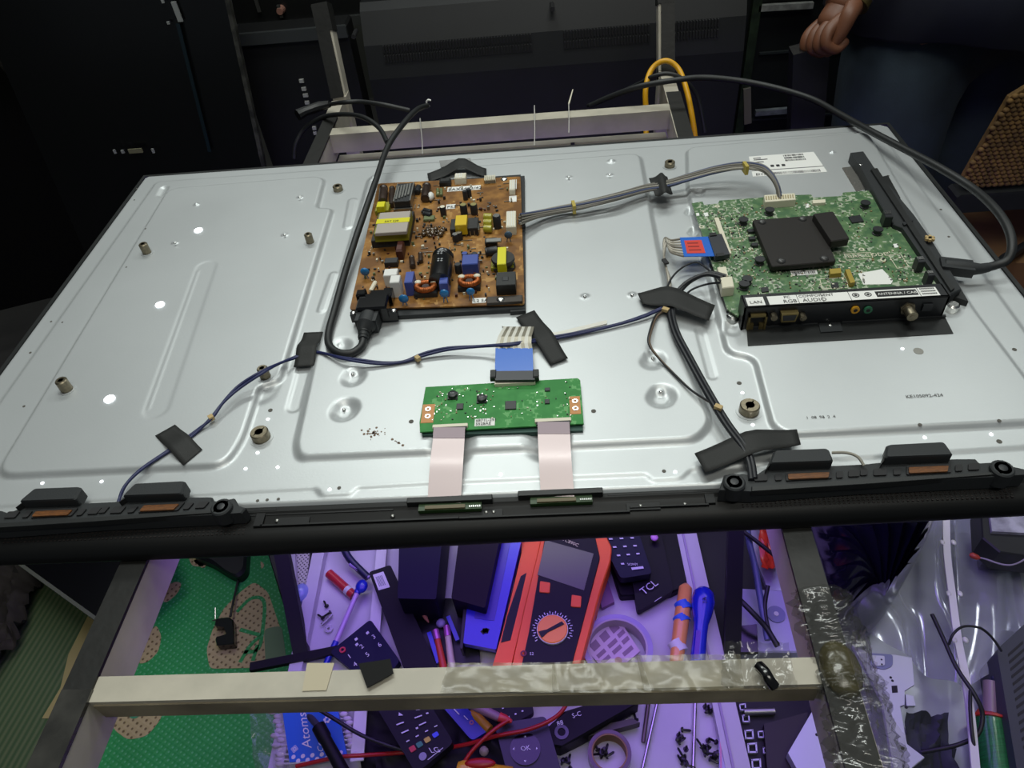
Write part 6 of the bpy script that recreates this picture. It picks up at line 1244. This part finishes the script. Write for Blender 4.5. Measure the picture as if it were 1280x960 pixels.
# black bag with folds gathering to a knot
kx = P(1105, 746, .36); vs = []; fs = []; NA, NR = 44, 12; ring_px = [(1000, 640), (1060, 630), (1120, 630), (1165, 640), (1150, 690), (1128, 728), (1108, 750), (1080, 764), (1050, 774), (1030, 760), (1020, 720), (1010, 680)]
oc = [P(x, y, .33) for x, y in ring_px]; ocs = smooth(oc+[oc[0]], 5)[:-1]; NA = len(ocs)
for i in range(NA):
    for j in range(NR+1):
        s_ = j/NR; p = kx.lerp(ocs[i], s_); h = .012*math.sin(i*2.1)*math.sin(math.pi*min(1, s_*1.1))+.05*math.sin(math.pi*s_*.9)-(.10*max(0, s_-.8)*5 if 0 else 0); vs.append(p+Vector((0, 0, h)))
for i in range(NA):
    for j in range(NR): a, c_ = i*(NR+1)+j, ((i+1) % NA)*(NR+1)+j; fs.append((a, a+1, c_+1, c_))
# skirt to the bench
base_i = len(vs)
for i in range(NA): q_ = ocs[i]; vs.append(Vector((q_.x, q_.y, ZF+.001)))
for i in range(NA): a, c_ = i*(NR+1)+NR, ((i+1) % NA)*(NR+1)+NR; fs.append((a, base_i+i, base_i+(i+1) % NA, c_))
tag(MB().add(vs, fs).build('black_bag', mat('black_bin_liner', '0c0d18', .18, coat=.8), smooth=50), 'black plastic bag with folds gathered to a point, under the right speaker', 'bag')
# toothed white strip
ct = thing('cable_tie_strip', tuple(P(1205, 780, ZF+.08)), 'long white toothed plastic strip across the clear plastic bags', 'plastic strip')
pth = [(1183, 640), (1184, 690), (1190, 740), (1198, 800), (1208, 850), (1215, 905), (1222, 985)]; pts = smooth([P(x, y, ZF+.085) for x, y in pth], 3); b = MB()
for i in range(len(pts)-1): b.bar(pts[i], pts[i+1], .009, .003)
b.build('strip', M_white, ct)
for x, y in ((1185, 678), (1193, 742), (1200, 800)):
    for dx in (-7, 7): p = P(x+dx, y, ZF+.084); b = MB(); b.ball(p, .0035, 8, 6, 1, 1.3, .6); b.build('tooth', M_white, ct, smooth=60)
cab([(1165, 768, .33), (1180, 800, .33), (1196, 835, .33), (1218, 868, .33), (1228, 893, .32), (1222, 918, .31), (1200, 930, .30), (1175, 936, .29), (1152, 940, .28)], .0026, 'black cord curving over the toothed strip to the white bracket')
cab([(1186, 806, .33), (1192, 792, .34), (1205, 783, .34), (1225, 785, .34), (1240, 797, .33), (1252, 814, .32)], .0016, 'thin black wire arching across the clear plastic at the right')
cab([(1213, 864, .33), (1213, 890, .33), (1217, 930, .32), (1226, 975, .30)], .0022, 'black cord beside the green spool')
o = cab([(1216, 695, .34), (1232, 699, .34), (1255, 706, .34), (1272, 704, .34), (1295, 690, .34)], .0012, 'thin pale wire with a red end near the right edge', mat('violet_wire', '8a7f96', .5), 'wire', 'wire')
MB().rings([(P(1212, 693, .341), .002), (P(1215, 694, .341), .0042), (P(1222, 697, .341), .0036), (P(1225, 698, .341), .0015)], 10).build('red_end', mat('brick_red', 'a03a2c', .45), o, smooth=40)
# spool
spl = thing('wire_spool', tuple(P(1245, 940, ZF)), 'spool of shiny green wire with a red top flange at the bottom right', 'spool'); s0, s1 = P(1240, 906, ZF+.03), P(1252, 1010, ZF+.03); ax = (s1-s0).normalized()
MB().rings([(s0, .0235), (s0+ax*.005, .0225), (s1, .0225)], 28).build('winding', mat('green_lacquer_wire', '1b7a3a', .22, .3, coat=.7, var=.35, vscale=60, stretch=(1, 12, 1), bump=.5, bscale=200), spl, smooth=35)
MB().rings([(s0-ax*.003, .019), (s0-ax*.003, .0262), (s0, .0262)], 28).build('flange', mat('red_flange', 'b03024', .35), spl, smooth=35); MB().rings([(s1, .026), (s1+ax*.004, .026)], 28).build('flange', MATS['red_flange'], spl, smooth=35)
MB().rings([(s0, .0095), (s0-ax*.05+Vector((0, 0, .012)), .009)], 16).build('core_post', mat('mauve_post', '8d7882', .35), spl, smooth=35)
MB().cyl(s0+Vector((.012, 0, 0)), s0-ax*.055+Vector((.004, 0, .015)), .0055, n=12).build('dark_rod', mat('navy_rod', '23283f', .3), spl, smooth=35)
# grille device
gd = thing('vented_case', tuple(P(1290, 880, ZF)), 'dark grey plastic case with a slotted grille at the right edge', 'case')
q = Quad(P(1246, 812, ZF+.07), P(1300, 762, ZF+.07), P(1330, 960, ZF+.07), P(1275, 985, ZF+.07)); b = MB(); q.slab(b, 0, 0, 1, 1, -.068, 0, .004); b.build('case', mat('case_grey', '3a3c46', .5), gd)
b = MB()
for j in range(14):
    for i in range(2): q.slab(b, .2+i*.42, .10+j*.055, .54+i*.42, .10+j*.055+.022, 0, .0006)
b.build('grille_slots', M_ink, gd)['kind'] = 'stuff'
# dark board top right under the bezel
tp_ = thing('case_corner', tuple(P(1260, 665, .30)), 'black device with a pale worn top under the bezel at the right edge', 'device')
MB().prism(PL([(1225, 630), (1320, 620), (1320, 700), (1250, 690), (1228, 672)], .34), .30, .34, bev=.002).build('body', M_blk, tp_); MB().prism(PL([(1236, 630), (1320, 620), (1320, 668), (1240, 664)], .346), .34, .346).build('pale_top', mat('worn_pale_metal', 'b0b2b8', .4, var=.6, vscale=40), tp_)
MB().prism(PL([(1232, 640), (1310, 630), (1310, 690), (1240, 686)], .30), ZF+.01, .30).build('base', M_blk, tp_)
# between right bar and rail
rb2 = tag(crumple([(944, 640), (966, 640), (972, 718), (952, 715)], .255, 8, 12, .02, 15, 'red_wrapper', mat('orange_red_plastic', 'd33a22', .35, coat=.4)), 'orange-red plastic wrapper behind the right rail', 'wrapper')
wb = thing('white_case', tuple(P(960, 770, ZF)), 'white plastic case with a round wheel between the black bar and the right rail', 'case')
MB().prism(PL([(926, 735), (985, 738), (1002, 815), (926, 815)], .262), ZF, .262, bev=.002).build('case', mat('case_white', 'b9bccf', .45), wb); p = P(970, 768, .263); b = MB(); b.ring((p.x, p.y), .0035, .0125, .262, .2645, 24); b.build('wheel', mat('wheel_grey', '8186a6', .4), wb); MB().rings([((p.x, p.y, .262), .0034), ((p.x, p.y, .2655), .0034)], 12).build('hub', M_white, wb)
MB().prism(PL([(926, 782), (946, 780), (948, 815), (926, 815)], .27), .262, .27).build('dark_patch', M_gloss, wb)
cab([(932, 640, .30), (936, 675, .30), (943, 705, .30), (950, 745, .29), (960, 800, .28)], .0048, 'thick grey-blue cable between the black bar and the right rail', mat('cable_slate', '5a6688', .35)); 
cab([(920, 745, .30), (940, 765, .30), (958, 785, .29), (972, 808, .285)], .0038, 'black cable crossing the white case'); cab([(930, 665, .31), (950, 680, .31), (975, 700, .30)], .003, 'short black cable in front of the orange-red wrapper')
cab([(960, 732, .30), (956, 760, .29), (962, 790, .285), (973, 806, .28)], .003, 'second black cable bending down over the wheel of the white case')

# ================================================================== CHAIR, BOX
ch = thing('woven_chair', (1.3, .62, 0), 'chair with a tan woven rope back at the right edge', 'chair')
yc_ = .62; o0 = [PY(1290, 105, yc_), PY(1262, 122, yc_), PY(1228, 180, yc_), PY(1204, 222, yc_), PY(1206, 232, yc_), PY(1290, 234, yc_)]
far = Vector((.45, 0, 0)); out = o0[:5]+[o0[5]+far, o0[0]+far]
M_rope = mat('rope_tan', '75582c', .8, var=.5, vscale=60)
MB().prism(out, up=(0, -.008, 0)).build('back_panel', M_rope, ch)
pl2 = [(v.x, v.z) for v in out]
def inside(x, z):
    c = False
    for i in range(len(pl2)):
        (x1_, z1_), (x2_, z2_) = pl2[i-1], pl2[i]
        if (z1_ > z) != (z2_ > z) and x < (x2_-x1_)*(z-z1_)/(z2_-z1_)+x1_: c = not c
    return c
zs_ = [p_[1] for p_ in pl2]; b = MB(); st_ = .0085; j = 0; z_ = min(zs_)+.004
xmin = min(p_[0] for p_ in pl2)
while z_ < max(zs_):
    x_ = xmin+(.5*st_ if j % 2 else 0)
    while x_ < xmin+.30:
        if inside(x_, z_): b.ball((x_, yc_-.002, z_), .0052, 6, 4, 1, .8, .75)
        x_ += st_
    z_ += st_*.72; j += 1
b.build('rope_weave', M_rope, ch, smooth=60)['kind'] = 'stuff'
zb_ = min(zs_); MB().bb(xmin-.005, xmin+.5, yc_-.012, yc_+.02, zb_-.028, zb_+.002, .004).build('lower_rail', M_blk, ch)
for xx, yy in ((xmin+.24, yc_+.04), (xmin+.55, yc_+.04), (xmin+.24, yc_+.40), (xmin+.55, yc_+.40)): MB().box((xx, yy, (zb_-.02)/2), (.03, .03, zb_-.02)).build('leg', M_blk, ch)
MB().bb(xmin+.22, xmin+.58, yc_+.026, yc_+.42, zb_-.06, zb_-.02, .01).build('seat', M_rope, ch)
cbx = thing('cardboard_box', (1.2, .45, 0), 'plain brown cardboard box beside the plate at the right', 'box')
ct_ = PL([(1196, 238), (1330, 236), (1330, 330), (1247, 322), (1225, 300)], .45)
MB().prism([ct_[0]-Vector((.10, 0, 0)), ct_[1], ct_[2], ct_[4]-Vector((.12, .05, 0))], .001, .45).build('carton', mat('cardboard', '7b5a34', .85, var=.12, vscale=20), cbx)
b = MB(); p = P(1212, 250, .45); 
tag(crumple([(1200, 243), (1216, 246), (1224, 257), (1204, 256)], .452, 6, 5, .012, 8, 'tissue', mat('white_tissue', 'b9b6ae', .8)), 'scrap of white tissue on the cardboard box', 'tissue')
bc = thing('cord_coil', tuple(P(1270, 318, .46)), 'coil of thick black cord on the cardboard box at the right edge', 'cord')
for k in range(3): MB().tube([P(1243-k*2, 345, .455+k*.006), P(1252, 330-k*3, .46+k*.006), P(1268, 318-k*2, .46+k*.006), P(1290, 300, .46)], .006, 8, 6).build('turn', M_rub, bc, smooth=60)

# ================================================================== PERSON
def skin(name, verts, edges, radii, mt, parent, sub=2, root=0):
    me = bpy.data.meshes.new(name); me.from_pydata([tuple(v) for v in verts], edges, []); o = bpy.data.objects.new(name, me); COL.objects.link(o)
    m = o.modifiers.new('skin', 'SKIN'); m.use_smooth_shade = True
    for i, r_ in enumerate(radii):
        sv = me.skin_vertices[0].data[i]; sv.radius = (r_, r_) if not isinstance(r_, tuple) else r_
        sv.use_root = (i == root)
    ss = o.modifiers.new('sub', 'SUBSURF'); ss.levels = sub; ss.render_levels = sub
    dg = bpy.context.evaluated_depsgraph_get(); nm = bpy.data.meshes.new_from_object(o.evaluated_get(dg)); bpy.data.objects.remove(o); bpy.data.meshes.remove(me)
    nm.name = name; org = Vector(ORG[parent.name]); nm.transform(Matrix.Translation(-org)); nm.materials.clear(); nm.materials.append(mt)
    for p_ in nm.polygons: p_.use_smooth = True; p_.material_index = 0
    ob = bpy.data.objects.new(name, nm); COL.objects.link(ob); ob.parent = parent; ORG[ob.name] = tuple(org); return ob
M_skin = mat('skin', '6e452f', .5, var=.12, vscale=60)
M_jean = mat('dark_denim', '26343f', .85, var=.6, vscale=8, bump=.4, bscale=300)
M_shirt = mat('navy_shirt', '0b1024', .8, var=.3, vscale=6)
per = thing('person', (1.22, .86, 0), 'person in a navy shirt and dark jeans standing at the right, fist low', 'person')
hx, hy = 1.16, .86                                   # pelvis centre
F_ = PY(1040, 35, .74)                               # fist
wr = PY(1060, -2, .76)
pel, wst, chs, nek, hd = Vector((hx+.02, hy+.02, .86)), Vector((hx+.04, hy+.03, 1.02)), Vector((hx+.03, hy-.0, 1.28)), Vector((hx+.0, hy-.03, 1.46)), Vector((hx-.03, hy-.06, 1.58))
shL, shR = chs+Vector((-.17, -.05, .10)), chs+Vector((.18, .06, .10)); elb = wr+Vector((.06, .04, .20))
hl, hr_ = Vector((hx-.085, hy-.03, .82)), Vector((hx+.11, hy+.05, .82)); kl, kr = Vector((hx-.07, hy-.07, .46)), Vector((hx+.06, hy+.04, .46)); al_, ar_ = Vector((hx-.06, hy-.0, .09)), Vector((hx+.02, hy+.10, .09))
rh = shR+Vector((.05, .02, -.30)); rw_ = rh+Vector((-.02, -.12, -.22))
vs = [pel, wst, chs, nek, hd+Vector((0, 0, -.03)), hd+Vector((-.01, -.01, .06)), hd+Vector((-.005, 0, .11)), shL, elb, wr, F_.lerp(wr, .35), shR, rh, rw_, rw_+Vector((-.01, -.05, -.05)), hl, kl, al_, hr_, kr, ar_, al_+Vector((-.03, -.12, -.05)), ar_+Vector((-.03, -.12, -.05))]
ed = [(0, 1), (1, 2), (2, 3), (3, 4), (4, 5), (5, 6), (2, 7), (7, 8), (8, 9), (9, 10), (2, 11), (11, 12), (12, 13), (13, 14), (0, 15), (15, 16), (16, 17), (0, 18), (18, 19), (19, 20), (17, 21), (20, 22)]
ra = [.13, .12, .14, .055, .075, .088, .05, .055, .040, .026, .030, .055, .042, .028, .033, .082, .055, .038, .082, .055, .038, .03, .03]
bod = skin('body', vs, ed, ra, M_skin, per)
# fist seen from outside: palm block and five curled fingers gripping a black bar
dn_ = (F_-wr).normalized(); sd_ = Vector((-.95, -.25, 0)).normalized(); sd_ = (sd_-dn_*sd_.dot(dn_)).normalized(); nn = -dn_.cross(sd_).normalized()
palm0 = wr.lerp(F_, .25)
hand = skin('hand', [wr, palm0, F_-dn_*.012, F_+dn_*.012+sd_*.004], [(0, 1), (1, 2), (2, 3)], [(.020, .020), (.023, .023), (.026, .026), (.022, .022)], M_skin, per, 2, 0)
for k in range(4):
    b0 = F_+nn*(.024-.0165*k)+sd_*.006+dn_*.004; L = (.026, .030, .028, .023)[k]
    pts_ = [b0-dn_*.02-sd_*.004, b0+sd_*.010+dn_*.014, b0+sd_*.004+dn_*(.020+L*.35), b0-sd_*.016+dn_*(.018+L*.30), b0-sd_*.022+dn_*.006]
    skin('finger', pts_, [(0, 1), (1, 2), (2, 3), (3, 4)], [.0095, .0098, .0088, .0082, .007], M_skin, per, 2, 0)
tb_ = palm0+nn*.026; skin('thumb', [tb_, tb_+nn*.012+dn_*.022+sd_*.006, F_+nn*.030+dn_*.012, F_+nn*.016+dn_*.032-sd_*.004], [(0, 1), (1, 2), (2, 3)], [.013, .012, .010, .008], M_skin, per, 2, 0)
b = MB(); LL = [(pel.x+.0, pel.y-.0, .795, .205, .165), (pel.x, pel.y-.0, .80, .212, .172), (pel.x, pel.y, .88, .205, .168), (wst.x, wst.y, 1.03, .185, .150), (chs.x, chs.y, 1.22, .205, .150), (chs.x, chs.y-.01, 1.36, .200, .125), (nek.x, nek.y, 1.43, .12, .09), (nek.x, nek.y, 1.47, .07, .07)]
NS = 36; vs = []; fs = []
for i, (x_, y_, z_, a_, b_) in enumerate(LL):
    for k in range(NS):
        al = 2*math.pi*k/NS; w_ = 1+.025*math.sin(al*7+i*1.3)+.015*math.sin(al*13-i); vs.append((x_+a_*math.cos(al)*w_, y_+b_*math.sin(al)*w_, z_+(.012*math.sin(al*3+.5)-.03*math.cos(al) if i < 2 else 0)))
for i in range(len(LL)-1):
    for k in range(NS): fs.append((i*NS+k, i*NS+(k+1) % NS, (i+1)*NS+(k+1) % NS, (i+1)*NS+k))
b.add(vs, fs); b.build('shirt', M_shirt, per, smooth=80)
for s_, e_ in ((shL, elb), (shR, rh)):
    b = MB(); b.rings([(s_+(s_-e_)*.12+Vector((0, 0, .01)), .05), (s_+Vector((0, 0, .0)), .082), (s_.lerp(e_, .35), .072), (s_.lerp(e_, .72), .066), (s_.lerp(e_, .73), .058)], 20); b.build('sleeve', M_shirt, per, smooth=60)
skin('jeans', [pel+Vector((0, 0, -.01)), pel+Vector((0, 0, .03)), hl, kl, al_, hr_, kr, ar_], [(0, 1), (0, 2), (2, 3), (3, 4), (0, 5), (5, 6), (6, 7)], [(.165, .14), (.155, .135), .108, .078, .06, .112, .08, .06], M_jean, per)
b = MB(); pk_ = PY(1252, 62, .70); b.prism([PY(1243, 50, .715), PY(1290, 48, .715), PY(1292, 95, .715), PY(1262, 100, .715), PY(1236, 85, .715)], up=(0, -.004, 0))
for a_ in (al_, ar_):
    b = MB(); b.ball(a_+Vector((-.03, -.07, -.05)), .05, 14, 10, 1, 2.4, .8); b.build('shoe', M_blk, per, smooth=60)
skin('hair', [hd+Vector((.01, .03, .06)), hd+Vector((.0, .01, .11)), hd+Vector((0, .05, .02))], [(0, 1), (0, 2)], [.092, .07, .07], mat('black_hair', '0d0b0a', .6), per)
b = MB(); ey = hd+Vector((-.03, -.085, .045)); b.ball(ey+Vector((-.02, 0, 0)), .011, 10, 8); b.build('eye', M_white, per, smooth=60); b = MB(); b.ball(ey+Vector((.035, -.005, 0)), .011, 10, 8); b.build('eye', M_white, per, smooth=60)
b = MB(); b.ball(hd+Vector((-.02, -.10, .015)), .014, 10, 8, 1, 1.2, 1.3); b.build('nose', M_skin, per, smooth=60); b = MB(); b.ball(hd+Vector((-.018, -.086, -.022)), .02, 10, 8, 1.1, .4, .3); b.build('mouth', mat('lips', '7a4038', .5), per, smooth=60)
for sx in (-1, 1): b = MB(); b.ball(hd+Vector((sx*.088, -.01, .03)), .02, 10, 8, .5, 1, 1.4); b.build('ear', M_skin, per, smooth=60)
wt = MB(); c_ = wr+dn_*.0; wt.rings([(c_-dn_*.010, .031), (c_+dn_*.006, .031)], 24); wt = wt.build('watch_strap', mat('watch_metal', '8a7a4a', .3, .8), per, smooth=40)
MB().rings([(c_+sd_*.030-dn_*.002, .015), (c_+sd_*.036-dn_*.002, .014)], 20).build('watch_face', M_steel, wt, smooth=40)
# black bar held by the fist
bb0 = F_+dn_*.045+Vector((0, .02, 0)); bb1 = PY(1008, 175, .76); bdir = (bb1-bb0); bb2 = bb0+bdir*(bb0.z/(-bdir.z))*.995
tag(MB().bar(bb0+Vector((0, 0, .005)), bb2, .050, .024, up=(0, -1, 0)).build('black_pole', M_gloss), 'flat black pole under the person\'s fist, reaching to the floor', 'pole')
